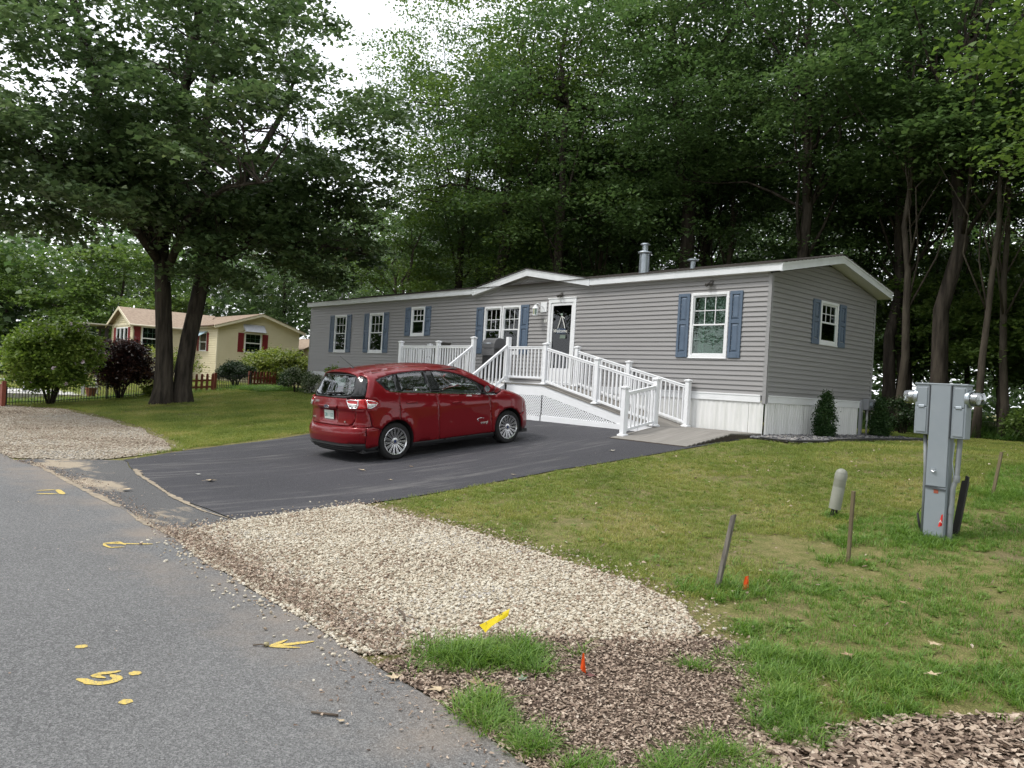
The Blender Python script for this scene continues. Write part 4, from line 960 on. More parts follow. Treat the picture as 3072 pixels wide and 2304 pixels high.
pr = [(-10.22+(-.0), .38), (-10.12, .70), (-10.02, .95), (-9.86, 1.08), (-9.84, 1.06), (-10.0, .93), (-10.10, .69), (-10.2, .36)]
b.hexa([(x-.35, -.86, z) for x, z in pr], [(x-.35, -.38, z) for x, z in pr]); b.build('backrest', m_sl_, CH)
for y in (-.87, -.37):
    b = MB(); b.tube([(-11.1, y, DZ), (-11.0, y, .6), (-10.5, y, .62), (-10.42, y, .70), (-10.36, y, .95), (-10.2, y, 1.09)], .016, 6); b.tube([(-10.55, y, .62), (-10.35, y, DZ)], .016, 6); b.build('frame', m_fr_, CH, smooth=True)
# ================================================================== RED CAR
def carpaint():
    m, t, new, lk = _nodes('dark_red_paint'); out = new('ShaderNodeOutputMaterial'); p = new('ShaderNodeBsdfPrincipled'); lk(p.outputs[0], out.inputs['Surface'])
    v = new('ShaderNodeTexCoord').outputs['Object']; n = noise(new, lk, v, 900, 1, .5)
    c = mixc(new, lk, mapr(new, lk, n, .4, .7), (.135, .0012, .0045), (.20, .0028, .008)); lk(c, p.inputs['Base Color'])
    p.inputs['Metallic'].default_value = .25; p.inputs['Roughness'].default_value = .36; p.inputs['Specular IOR Level'].default_value = .12
    p.inputs['Coat Weight'].default_value = .7; p.inputs['Coat Roughness'].default_value = .02; p.inputs['Coat IOR'].default_value = 1.45
    MATS['dark_red_paint'] = m; return m
m_pnt = carpaint()
m_pblk = pmat('gloss_black_trim', (.006, .006, .007), .12, spec=.5, obj=True)
m_mblk = pmat('matt_black_trim', (.02, .02, .021), .55, obj=True)
m_chr = pmat('chrome', (.80, .80, .82), .10, 1., obj=True)
m_aln = pmat('alloy_silver', (.62, .62, .63), .24, .95, obj=True)
m_tyre = pmat('tyre_rubber', (.018, .018, .018), .8, obj=True, bump=(90, .2, .003), spec=.25)
m_cgl = glassmat('car_glass', (.62, .74, .70), .06)
m_red = pmat('red_lens', (.42, .008, .010), .12, spec=.6, obj=True)
m_clr = pmat('clear_lens', (.62, .62, .60), .14, .25, spec=.6, obj=True, col2=(.40, .40, .40), vs_=22)
m_int = pmat('cabin_cloth', (.025, .025, .027), .85, obj=True); m_int2 = pmat('cabin_grey', (.12, .12, .115), .8, obj=True)
m_orng = pmat('amber_lens', (.60, .18, .03), .2, obj=True)
NPZ = lambda *a: np.array(a, float)
TOPY = NPZ(.19, .26, .40, .60, .90, 1.15, 1.45, 1.80, 2.10, 2.40, 2.62, 2.85, 3.10, 3.34, 3.50, 3.75, 4.00, 4.15, 4.27, 4.35, 4.40, 4.425)
TOPZ = NPZ(1.46, 1.522, 1.552, 1.580, 1.606, 1.621, 1.630, 1.630, 1.615, 1.583, 1.545, 1.452, 1.325, 1.190, 1.098, 1.048, .968, .905, .825, .72, .56, .40)
def smooth_interp(x, xs, zs):
    xx = np.linspace(xs[0]-.3, xs[-1]+.05, 2400); zz = np.interp(xx, xs, zs); k = np.exp(-.5*(np.arange(-40, 41)/13.)**2); k /= k.sum()
    zz = np.convolve(np.pad(zz, 40, 'edge'), k, 'valid'); return np.interp(x, xx, zz)
def zt(y): return smooth_interp(y, TOPY, TOPZ)
RZ = NPZ(.10, .20, .27, .33, .45, .54, .60, .64, .75, .88, .93, 1.00, 1.10, 1.16, 1.30, 1.45, 1.50, 1.56, 1.8); RY = NPZ(.20, .10, .035, .012, .0, .008, .040, .075, .090, .098, .075, .090, .118, .145, .215, .285, .225, .20, .20)
def xr(z): return np.interp(z, RZ, RY)
FZ = NPZ(.10, .20, .30, .45, .60, .75, .90, 1.2, 1.8); FY = NPZ(4.28, 4.36, 4.41, 4.425, 4.41, 4.38, 4.30, 4.2, 4.2)
def xf(z): return np.interp(z, FZ, FY)
WZ = NPZ(.12, .20, .28, .40, .55, .72, .84, .90, .97, 1.06, 1.12, 1.20, 1.32, 1.45, 1.56, 1.70); WW = NPZ(.78, .855, .885, .898, .903, .910, .916, .915, .902, .876, .855, .822, .768, .706, .652, .585)
def belt(y): return np.interp(y, [.4, .75, 1.0, 1.73, 2.79, 3.3, 4.4], [1.225, 1.195, 1.158, 1.10, 1.012, .968, .88])
AR = ((.86, .333), (3.508, .333))
def sup(t, n): return (1-np.clip(1-t, 0, 1)**n)**(1/n)
def hw(y, z):
    """half width of the body at station y (from the rear) and height z"""
    y = np.asarray(y, float); z = np.asarray(z, float)
    zz = z+np.clip((z-.75)/.3, 0, 1)*(1.09-belt(y))*.85
    w_ = np.interp(zz, WZ, WW)
    for cy, cz in AR:
        r = np.hypot(y-cy, z-cz); w_ = w_+.022*np.clip((.56-r)/.19, 0, 1)**1.5*(z < .95)
    h = zt(y)-z; rr = np.where(y < 2.6, .21, np.where(y < 3.4, .16, .13)); w_ = w_*sup(np.clip(h/rr, 0, 1), 2.5)
    t = y-xr(z); w_ = w_*sup(np.clip(t/(.40-.08*np.clip((z-.9)/.4, 0, 1)), 0, 1), 2.7)
    t = xf(z)-y; w_ = w_*sup(np.clip(t/.75, 0, 1), 2.4)
    return w_
def bis(f, a, b, it=34):
    a = a.copy(); b = b.copy()
    for _ in range(it):
        m_ = (a+b)/2; g = f(m_); a = np.where(g, a, m_); b = np.where(g, m_, b)
    return (a+b)/2
def top_z(x, y): x = np.abs(x); hi = zt(y); return bis(lambda m_: hw(y, m_) <= x, np.maximum(hi-.35, .3), hi)
def rear_y(x, z): x = np.abs(x); lo = xr(z); return bis(lambda m_: hw(m_, z) >= x, lo, lo+.55)
CAR = thing('parked_car', (-3.721, -7.742, -1.574), 'dark red hatchback parked on the black driveway, nose towards the ramp', 'car')
def cobj(name, V, F, mat, parent=None, smooth=True, label=None):
    me = mesh_np(name, V, F, mat, smooth); o = bpy.data.objects.new(name, me); COL.objects.link(o); o.parent = parent if parent is not None else CAR; WL[o] = Vector((0, 0, 0)); return o
class CB(MB):
    def build(s, name, mat, parent=None, bevel=0., smooth=False, **k):
        q = parent if parent is not None else CAR
        o = MB.build(s, name, mat, None, bevel, smooth, **k); o.parent = q; o.location = (0, 0, 0); WL[o] = Vector((0,0,0)); return o
def normals(P, F):
    n = np.zeros_like(P); a = P[F]; c = np.cross(a[:, 1]-a[:, 0], a[:, 2]-a[:, 0])
    for k in range(3): np.add.at(n, F[:, k], c)
    return n/(np.linalg.norm(n, axis=1)[:, None]+1e-12)
def rimmed(P, F, t):
    """give a panel a folded edge t deep so that gaps read as gaps"""
    e = {}
    for f in F:
        for k in range(3):
            a, b = int(f[k]), int(f[(k+1) % 3]); e[(a, b)] = 1
    bd = [(a, b) for a, b in e if (b, a) not in e]; N = normals(P, F); n0 = len(P); ids = sorted({i for q in bd for i in q}); mp = {i: n0+k for k, i in enumerate(ids)}
    P2 = np.vstack([P, P[ids]-N[ids]*t]); F2 = [(b, a, mp[a]) for a, b in bd]+[(b, mp[a], mp[b]) for a, b in bd]
    return P2, np.vstack([F, np.array(F2)]) if F2 else F
def side_panel(name, outer, mat, holes=(), h=.045, off=0., parent=None, sides=(1, -1), rim=.018, res=True):
    V, F = cdt(outer, holes, h, res); x = hw(V[:, 0], V[:, 1]); out = []
    for s in sides:
        P = np.column_stack([s*x, V[:, 0], V[:, 1]]); Fs = F if s > 0 else F[:, ::-1]
        N = normals(P, Fs); P = P+N*off
        if rim: P, Fs = rimmed(P, Fs, rim)
        out.append(cobj(name, P, Fs, mat, parent[0 if s > 0 else 1] if isinstance(parent, (list, tuple)) else parent))
    return out
def top_panel(name, outer, mat, holes=(), h=.06, off=0., rim=.018, parent=None):
    V, F = cdt(outer, holes, h); z = top_z(V[:, 0], V[:, 1]); P = np.column_stack([V[:, 0], V[:, 1], z]); N = normals(P, F)
    if N[:, 2].mean() < 0: F = F[:, ::-1]; N = -N
    P = P+N*off
    if rim: P, F = rimmed(P, F, rim)
    return cobj(name, P, F, mat, parent)
def rear_panel(name, outer, mat, holes=(), h=.045, off=0., rim=.018, parent=None, push=None):
    V, F = cdt(outer, holes, h); y = rear_y(V[:, 0], V[:, 1]); P = np.column_stack([V[:, 0], y, V[:, 1]])
    N = normals(P, F)
    if N[:, 1].mean() > 0: F = F[:, ::-1]; N = -N
    if push is not None: P[:, 1] += push(V[:, 0], V[:, 1])
    P = P+N*off
    if rim: P, F = rimmed(P, F, rim)
    return cobj(name, P, F, mat, parent)
def arc(cy, cz, r, a0, a1, n=22): return [(cy+r*math.cos(a0+(a1-a0)*k/n), cz+r*math.sin(a0+(a1-a0)*k/n)) for k in range(n+1)]
RA = .368
# roof seam: line on the body 40 mm below the crown
ys_ = np.linspace(.33, 3.36, 36); seam = [(float(y), float(zt(y))-.042-.012*(y > 2.6)) for y in ys_]
DLO = [(.555, 1.398), (.72, 1.215), (.78, 1.197), (1.0, 1.172), (1.73, 1.112), (2.79, 1.022), (3.14, .992), (3.22, 1.005), (3.0, 1.150), (2.72, 1.292), (2.50, 1.388), (2.26, 1.457), (2.02, 1.493), (1.80, 1.508), (1.45, 1.510), (1.15, 1.498), (.92, 1.475), (.70, 1.436), (.60, 1.412)]
# side panels
RDs = [(.985, 1.160), (.965, .95), (.955, .70), (.990, .676)]; FD0 = [(1.795, 1.094), (1.80, .9), (1.815, .6), (1.83, .258)]; FD1 = [(3.03, .985), (3.055, .8), (3.075, .5), (3.08, .258)]
g = .0022
rear_seam = [(.40, .60), (.385, .68), (.36, .82), (.345, .905)]
lampS = [(.30, .925), (.36, .915), (.48, .962), (.535, 1.015), (.47, 1.055), (.33, 1.085), (.285, 1.09)]
quarter = [(.985-g, 1.165), (.965-g, .95), (.955-g, .706)]+arc(.86, .333, RA, 1.28, 2.52, 14)+[(.47, .565), (.40, .60), (.385, .68), (.35, .82), (.30, .925), (.36, .915), (.48, .962), (.535, 1.015), (.47, 1.055), (.33, 1.085), (.305, 1.12), (.33, 1.17), (.40, 1.33), (.445, 1.44), (.40, 1.49)]+[q for q in seam if q[0] > .40]+[(3.45, 1.02), (3.30, .975), (3.22, 1.005-.012)]+[(3.24, 1.012)]+DLO[8:]+DLO[:3]
quarter = [q for q in quarter]
side_panel('quarter_panel', [(.985-g, 1.158)]+[(.965-g, .95), (.955-g, .706)]+arc(.86, .333, RA, 1.30, 2.50, 14)+[(.50, .578), (.40, .605), (.385, .68), (.35, .82), (.30, .925), (.36, .913), (.482, .958), (.540, 1.015), (.474, 1.060), (.333, 1.090), (.305, 1.12), (.33, 1.17), (.40, 1.33), (.445, 1.44), (.395, 1.495)]+[q for q in seam if q[0] > .40]+[(3.44, 1.085), (3.36, 1.035), (3.235, 1.003)]+DLO[8:]+DLO[:3], m_pnt)
side_panel('rear_door', [(.985+g, 1.158), (1.795-g, 1.093), (1.80-g, .9), (1.815-g, .6), (1.83-g, .262), (1.232, .268)]+arc(.86, .333, RA+.010, -.16, 1.25, 14)+[(.965+g, .72), (.968, .95)], m_pnt)
fdoor = side_panel('front_door', [(1.795+g, 1.093), (3.03-g, .990), (3.055-g, .8), (3.075-g, .5), (3.08-g, .262), (1.83+g, .262), (1.815+g, .6), (1.80+g, .9)], m_pnt)
side_panel('front_fender', [(3.03+g, .985), (3.22, .972), (3.36, 1.025), (3.46, 1.062), (3.60, 1.050), (3.80, 1.0), (3.93, .955), (3.98, .90), (4.02, .84), (3.96, .74), (3.95, .60)]+arc(3.508, .333, RA, .62, 3.30, 22)+[(3.08+g, .262), (3.075+g, .5), (3.055+g, .8)], m_pnt)
side_panel('rocker_panel', [(1.225, .26), (3.135, .255), (3.15, .19), (3.14, .165), (1.24, .165), (1.215, .20)], m_mblk, off=-.004)
# rear bumper side and front bumper side
side_panel('bumper_side', arc(.86, .333, RA, 2.52, 3.28, 8)+[(.30, .255), (.27, .30), (.28, .45), (.29, .60), (.40, .605), (.50, .572)], m_pnt)
side_panel('front_bumper', arc(3.508, .333, RA, -.1, .60, 10)+[(3.945, .59), (3.955, .74), (4.02, .835), (4.10, .80), (4.13, .6), (4.13, .3), (4.10, .24), (3.9, .235)], m_pnt)
side_panel('headlamp', [(3.99, .905), (3.93, .960), (4.02, .935), (4.14, .87), (4.15, .80), (4.10, .795), (4.03, .835)], m_clr, off=-.002)
side_panel('turn_lamp', [(3.94, .952), (3.83, .985), (3.90, .976), (3.99, .945)], m_orng, off=.003, rim=.006)
# roof, windscreen, bonnet
def xof(pts): return [(float(hw(y, z)), float(y)) for y, z in pts]
rs = xof([q for q in seam if .36 < q[0] < 2.56]); rr_ = [(-x, y) for x, y in rs[::-1]]
top_panel('roof', [(x-.003, y) for x, y in rs]+[(.30, 2.60), (0, 2.62), (-.30, 2.60)]+[(x+.003, y) for x, y in rr_]+[(-.35, .335), (0, .325), (.35, .335)], m_pnt)
ws = xof([q for q in seam if q[0] >= 2.56]); top_panel('windscreen', [(x-.004, y) for x, y in ws]+[(.5, 3.44), (0, 3.50), (-.5, 3.44)]+[(-x+.004, y) for x, y in ws[::-1]]+[(-.30, 2.605), (0, 2.625), (.30, 2.605)], m_cgl, rim=0)
hb = xof([(3.47, 1.055), (3.60, 1.046), (3.80, .996), (3.93, .951), (3.985, .90)]); top_panel('bonnet', [(x-.003, y) for x, y in hb]+[(.55, 4.16), (.3, 4.26), (0, 4.29), (-.3, 4.26), (-.55, 4.16)]+[(-x+.003, y) for x, y in hb[::-1]]+[(-.5, 3.46), (0, 3.52), (.5, 3.46)], m_pnt)
top_panel('cowl_panel', [(.60, 3.455), (.5, 3.462), (0, 3.523), (-.5, 3.462), (-.60, 3.455), (-.62, 3.38), (-.5, 3.44), (0, 3.50), (.5, 3.44), (.62, 3.38)], m_mblk, rim=0, off=-.006)
b = CB(); n = 20; loop = []
for z in (.22, .45, .62, .78):
    yy = xf(np.array([z]))[0]; loop.append([(x_, float(yy-.030-.25*abs(x_/.72)**2.3), z) for x_ in np.linspace(-.72, .72, n)])
for a, c in zip(loop[:-1], loop[1:]): b.add(a+c, [(i, i+1, n+i+1, n+i) for i in range(n-1)])
b.build('grille', m_mblk, smooth=True)
# windows and black surround
side_panel('window_frame', DLO, m_pblk, [[(.665, 1.392), (.785, 1.232), (.935, 1.205), (.935, 1.458), (.80, 1.435)], [(1.045, 1.192), (1.665, 1.142), (1.635, 1.492), (1.30, 1.490), (1.05, 1.472)], [(1.905, 1.118), (2.78, 1.046), (2.845, 1.062), (2.80, 1.20), (2.62, 1.310), (2.40, 1.398), (2.15, 1.452), (1.82, 1.490)]], h=.05, off=-.006, rim=.012)
for nm, q in (('quarter_window', [(.655, 1.395), (.78, 1.225), (.94, 1.198), (.94, 1.466), (.80, 1.443)]), ('rear_window', [(1.038, 1.186), (1.672, 1.136), (1.642, 1.499), (1.30, 1.497), (1.042, 1.480)]), ('front_window', [(1.898, 1.112), (2.785, 1.040), (2.852, 1.058), (2.806, 1.205), (2.622, 1.318), (2.40, 1.405), (2.15, 1.459), (1.812, 1.497)])):
    side_panel(nm, q, m_cgl, h=.07, off=-.011, rim=0)
def strip(name, pts, wd, off, mat, sides=(1, -1)):
    """narrow moulding along a line on the flank"""
    q = np.array(resample(pts, .05, False)); d = np.gradient(q, axis=0); nn = np.column_stack([-d[:, 1], d[:, 0]]); nn /= np.linalg.norm(nn, axis=1)[:, None]
    for s in sides:
        b = CB(); m_ = len(q); rows = []
        for e, o_ in ((-.5, 0), (-.35, off), (.35, off), (.5, 0)):
            p = q+nn*wd*e; x = hw(p[:, 0], p[:, 1])+o_; rows.append([(s*x[i], p[i, 0], p[i, 1]) for i in range(m_)])
        for a, c in zip(rows[:-1], rows[1:]): b.add(a+c, [(i, i+1, m_+i+1, m_+i) for i in range(m_-1)])
        b.build(name, mat, smooth=True)
strip('belt_moulding', [(.77, 1.196), (1.0, 1.166), (1.73, 1.105), (2.79, 1.016), (3.20, .981)], .016, .006, m_chr)
# liner behind the panel gaps
side_panel('body_liner', [(.34, .30), (.33, .6), (.33, 1.05), (.38, 1.2), (.46, 1.40), (.62, 1.40), (.75, 1.19), (1.0, 1.150), (1.73, 1.09), (2.79, 1.0), (3.2, .97), (3.5, 1.02), (3.9, .93), (4.05, .80), (4.1, .3)]+arc(3.508, .333, RA+.02, -.1, 3.25, 20)+[(3.1, .18), (1.25, .18)]+arc(.86, .333, RA+.02, -.2, 3.25, 20), m_mblk, h=.08, off=-.020, rim=0)
for s in (1, -1):      # wheel housings
    for cy, cz in AR:
        b = CB(); n = 24; v = []
        for x in (.905, .60):
            v += [(s*x, cy+RA*1.0*math.cos(t), cz+RA*1.0*math.sin(t)) for t in np.linspace(-.35, math.pi+.35, n)]
        b.add(v, [(i, i+1, n+i+1, n+i) for i in range(n-1)]); b.add([(s*.60, cy, cz)]+[(s*.60, cy+RA*math.cos(t), cz+RA*math.sin(t)) for t in np.linspace(-.35, math.pi+.35, n)], [(0, 1+i, 2+i) for i in range(n-1)]); b.build('wheel_housing', m_mblk)
b = CB(); b.box(-.80, .25, .17, .80, 4.1, .24); b.box(-.78, 1.25, .24, .78, 3.1, .3); b.box(-.6, .15, .20, .6, .45, .34); b.build('underbody', m_mblk)
# rear: glass, tailgate, spoiler, lamps, bumper
def sx(pts): return [(float(hw(y, z)), float(z)) for y, z in pts]
def sym(r): return r+[(-x, z) for x, z in r[::-1]]
pil = sx([(.305, 1.12), (.33, 1.17), (.40, 1.33), (.445, 1.44)])
rear_panel('tailgate_glass', sym([(0, 1.125), (.42, 1.135), (.585, 1.165), (.605, 1.21), (.555, 1.36), (.515, 1.452), (.30, 1.466), (0, 1.472)][1:]), m_cgl, h=.06, off=-.012, rim=0)
rear_panel('glass_surround', sym([(.45, 1.095), (pil[0][0]-.008, 1.125), (pil[1][0]-.006, 1.17), (pil[2][0]-.006, 1.33), (pil[3][0]-.006, 1.44), (.52, 1.475)]), m_pblk, [sym([(.40, 1.145), (.565, 1.172), (.585, 1.21), (.54, 1.36), (.50, 1.442), (.30, 1.456)])], h=.05, off=-.008)
lampR = [(.545, 1.075), (.735, 1.088)]+sx([(.285, 1.088), (.333, 1.085)])[:0]
li = [(.515, 1.062), (.60, .945), (.63, .928)]
lo = sx([(.300, .925), (.290, 1.0), (.285, 1.088)])
tg = [(.0, .635), (.55, .635), (.66, .660), (.70, .72), (.715, .85), (.70, .912), (.60, .930), (.505, 1.070), (.52, 1.090), (.44, 1.092), (0, 1.092)]
def plate_push(x, z): return .030*np.clip((.30-np.abs(x))/.05, 0, 1)*np.clip((z-.665)/.04, 0, 1)*np.clip((.925-z)/.03, 0, 1)
rear_panel('tailgate', sym(tg[1:-1]), m_pnt, h=.03, push=plate_push)
b = CB(); bz = []
for k, x in enumerate(np.linspace(-.30, .30, 13)):
    y0 = float(rear_y(np.array([x]), np.array([.945]))[0]); bz.append((x, y0))
n = len(bz); b.add([(x, y-.004, .975) for x, y in bz]+[(x, y-.022, .955) for x, y in bz]+[(x, y-.018, .915) for x, y in bz]+[(x, y+.02, .905) for x, y in bz], [(r_*n+i, r_*n+i+1, (r_+1)*n+i+1, (r_+1)*n+i) for r_ in range(3) for i in range(n-1)])
b.build('plate_garnish', m_pnt, smooth=True)
# outer tail panel between lamp and bumper, wraps to the flank
oq = sx([(.400, .605), (.385, .68), (.35, .82), (.30, .922)])
for s in (1, -1):
    rear_panel('corner_panel', [(s*x, z) for x, z in [(.557, .628), (.667, .652), (.708, .715), (.722, .85), (.707, .917)]+[(oq[3][0]-.004, .918), (oq[2][0]-.003, .82), (oq[1][0]-.003, .68), (oq[0][0]-.003, .612), (.75, .612)]], m_pnt, h=.035)
    # tail lamp: red upper, clear lower, bright rim
    base = [(.510, 1.068), (.605, .936), (.66, .925), (lo[0][0]-.002, .925), (lo[1][0]-.002, 1.0), (lo[2][0]-.002, 1.086), (.60, 1.086)]
    tl = rear_panel('tail_lamp', [(s*x, z) for x, z in base], m_red, h=.03, off=.004)
    rear_panel('lamp_lens', [(s*x, z) for x, z in [(.557, 1.030), (.60, .965), (.625, .948), (.745, .944), (.752, 1.008), (.60, 1.015)]], m_clr, h=.03, off=.009, rim=.006, parent=tl)
    rear_panel('lamp_trim', [(s*x, z) for x, z in [(.520, 1.066), (.606, .944), (.64, .932), (.76, .928), (.778, .99), (.765, 1.066), (.62, 1.078)]], m_chr, [[(s*x, z) for x, z in [(.540, 1.056), (.614, .953), (.64, .943), (.750, .940), (.765, .99), (.754, 1.056), (.62, 1.066)]]], h=.03, off=.011, rim=.006, parent=tl)
for k, s in enumerate((1, -1)):
    tls = side_panel('tail_lamp', lampS, m_red, h=.03, off=.004, sides=(s,))[0]
    side_panel('lamp_lens', [(.325, .945), (.37, .938), (.445, .972), (.472, .998), (.325, 1.012)], m_clr, h=.03, off=.009, sides=(s,), rim=.006, parent=[tls, tls])
    side_panel('lamp_trim', [(.315, .938), (.368, .928), (.465, .970), (.505, 1.014), (.458, 1.042), (.33, 1.072), (.312, 1.07)], m_chr, [[(.322, .946), (.368, .938), (.455, .974), (.490, 1.013), (.452, 1.033), (.33, 1.062), (.322, 1.06)]], h=.03, off=.011, sides=(s,), rim=.006, parent=[tls, tls])
bq = sx([(.29, .60), (.28, .45), (.27, .345)])
rear_panel('rear_bumper', sym([(.55, .628), (.66, .622), (bq[0][0]-.003, .605), (bq[1][0]-.002, .45), (bq[2][0]-.002, .345), (.45, .335)]), m_pnt, h=.035)
bq2 = sx([(.27, .335), (.29, .26), (.32, .20)])
rear_panel('bumper_valance', sym([(.45, .327), (bq2[0][0], .337), (bq2[1][0], .26), (bq2[2][0], .20), (.5, .165)]), m_mblk, h=.05, off=-.006)
for z in (.30, .262, .224):
    b = CB(); xs_ = np.linspace(-.70, .70, 25); ys2 = rear_y(xs_, np.full(25, z)); n = 25
    b.add([(x, y-.004, z-.008) for x, y in zip(xs_, ys2)]+[(x, y-.018, z-.004) for x, y in zip(xs_, ys2)]+[(x, y-.018, z+.004) for x, y in zip(xs_, ys2)]+[(x, y-.004, z+.008) for x, y in zip(xs_, ys2)], [(r_*n+i, r_*n+i+1, (r_+1)*n+i+1, (r_+1)*n+i) for r_ in range(3) for i in range(n-1)]); b.build('valance_rib', m_mblk)
side_panel('valance_side', [(.27, .335), (.50, .29), (.49, .235), (.44, .205), (.32, .20)], m_mblk, off=-.002)
# spoiler over the glass
b = CB(); n = 25; xs_ = np.linspace(-.56, .56, n); rows = []
for dy, dz in ((.18, .004), (.0, .0), (-.035, -.018), (-.03, -.034), (.05, -.055)):
    rows.append([(float(x), float(.325+dy*1.0+.06*abs(x/.56)**2.5*(dy < .1)), float(top_z(np.array([x]), np.array([.36]))[0])+.012+dz+(.0 if dy < .1 else .022)) for x in xs_])
for a, c in zip(rows[:-1], rows[1:]): b.add(a+c, [(i, i+1, n+i+1, n+i) for i in range(n-1)])
b.build('spoiler', m_pnt, smooth=True)
# wiper, badge, plate, lettering
ry = lambda x, z: float(rear_y(np.array([x]), np.array([z]))[0])
b = CB(); b.lathe([(0, 0), (.028, 0), (.022, .025), (0, .03)], (-.02, ry(0, 1.14)-.002, 1.142), (0, -1, .3), 12); b.tube([(-.02, ry(0, 1.14)-.03, 1.15), (.18, ry(.18, 1.19)-.022, 1.19), (.30, ry(.3, 1.18)-.02, 1.185)], .009, 6); b.tube([(-.12, ry(.1, 1.16)-.016, 1.172), (.38, ry(.38, 1.19)-.016, 1.195)], .010, 5); b.build('rear_wiper', m_mblk, smooth=True)
def RM(x, z, off=.004, s=1): return Matrix(((s, 0, 0, x), (0, 0, 1, ry(x, z)-off), (0, s, 0, z), (0, 0, 0, 1)))
b = CB(); y0 = ry(0, .945)-.022; n = 26
o1 = [(.078*math.cos(t), .031*math.sin(t)) for t in np.linspace(0, 6.2832, n, False)]
b.add([(x, y0-.0, .945+z) for x, z in o1]+[(x*.97, y0-.010, .945+z*.95) for x, z in o1], [(i, (i+1) % n, n+(i+1) % n, n+i) for i in range(n)]+[tuple(range(n, 2*n))]); bd = b.build('badge', m_chr, smooth='auto')
b = CB(); b.add([(x*.88, y0-.0115, .945+z*.80) for x, z in o1], [tuple(range(n))]); b.build('badge_field', pmat('badge_blue', (.012, .03, .10), .2, obj=True), bd)
def TM(x, y, z): return Matrix(((1, 0, 0, x), (0, 0, -1, y), (0, 1, 0, z), (0, 0, 0, 1)))
text_mesh('badge_script', 'Ford', .052, m_chr, bd, TM(0, y0-.0125, .944), .0006, .25)
text_mesh('model_lettering', 'C-MAX', .052, m_chr, CAR, TM(-.40, ry(.40, 1.02)-.008, 1.015), .003, 0, .0012)
text_mesh('model_lettering', 'energi', .045, m_chr, CAR, TM(-.52, ry(.52, .735)-.008, .735), .003, 0, .0012)
text_mesh('model_lettering', 'SE', .042, m_chr, CAR, TM(.50, ry(.50, .70)-.008, .70), .003, 0, .0014)
yp = ry(0, .80)+.012
b = CB(); b.box(-.152, yp-.006, .722, .152, yp, .874); pl = b.build('number_plate', pmat('plate_white', (.55, .60, .57), .35, obj=True, col2=(.42, .52, .48), vs_=6), bevel=.004)
m_ptx = pmat('plate_green', (.02, .14, .12), .4, obj=True)
text_mesh('plate_text', '281', .085, m_ptx, pl, TM(-.075, yp-.0075, .790), .0008, 0, .001); text_mesh('plate_text', '153', .085, m_ptx, pl, TM(.080, yp-.0075, .790), .0008, 0, .001)
# mirror, handles, door badge, fuel flap, aerial
for s in (1, -1):
    b = CB(); x0 = float(hw(2.93, 1.06)); prof = [(.0, .0), (.05, .045), (.075, .075), (.07, .10), (.0, .115)]
    v = []; n = 12
    for r_, dy in ((.045, -.06), (.085, -.055), (.092, -.01), (.080, .06), (.045, .11), (.005, .13)):
        v += [(s*(x0+.14+1.25*r_*math.cos(t)), 2.96+dy, 1.115+.86*r_*math.sin(t)) for t in np.linspace(0, 6.2832, n, False)]
    b.add(v, [(q*n+i, q*n+(i+1) % n, (q+1)*n+(i+1) % n, (q+1)*n+i) for q in range(5) for i in range(n)]+[tuple(range(n-1, -1, -1))]); mr = b.build('mirror', m_pnt, smooth='auto')
    b = CB(); b.box(s*(x0+.05), 2.93, 1.05, s*(x0-.03), 3.03, 1.075); b.build('mirror_foot', m_mblk, mr)
    b = CB(); b.add([(s*(x0+.14+1.05*.075*math.cos(t)), 2.897, 1.115+.8*.075*math.sin(t)) for t in np.linspace(0, 6.2832, 16, False)], [tuple(range(16))]); b.build('mirror_glass', m_chr, mr)
    for yh, zh in ((1.22, .975), (2.23, .905)):
        x1 = float(hw(yh, zh)); b = CB(); b.tube([(s*(x1-.002), yh-.12, zh), (s*(x1+.022), yh-.09, zh+.002), (s*(x1+.030), yh, zh+.001), (s*(x1+.022), yh+.085, zh-.004), (s*(x1-.002), yh+.11, zh-.008)], [.010, .013, .014, .013, .010], 8); b.build('door_handle', m_pnt, smooth=True)
    x1 = float(hw(2.86, .5)); 
    text_mesh('door_lettering', 'energi', .075, m_chr, CAR, Matrix(((0, 0, s, s*(x1+.003)), (s, 0, 0, 2.88), (0, 1, 0, .475), (0, 0, 0, 1))), .002, .1, .0008)
    b = CB(); t_ = np.linspace(.5, 4.2, 14); b.tube([(s*(x1+.003), 2.80+.06*math.cos(t)*1.5, .535+.03*math.sin(t)) for t in t_], .005, 5); b.build('door_emblem', m_chr, smooth=True)
x1 = float(hw(2.52, 1.0)); b = CB(); b.hexa([(x1+.002, 2.46, .998), (x1+.002, 2.60, .986), (x1+.002, 2.60, 1.01), (x1+.002, 2.50, 1.022)], [(x1+.004, 2.46, .998), (x1+.004, 2.60, .986), (x1+.004, 2.60, 1.01), (x1+.004, 2.50, 1.022)]); b.build('door_sticker', pmat('pale_sticker', (.6, .55, .55), .4, obj=True))
za = float(zt(np.array([.62]))[0]); b = CB(); b.lathe([(0, .03), (.02, .025), (.03, 0)], (0, .60, za-.004), n=10); b.tube([(0, .60, za+.02), (0, .35, za+.22)], [.005, .003], 5); b.build('aerial', m_mblk, smooth=True)
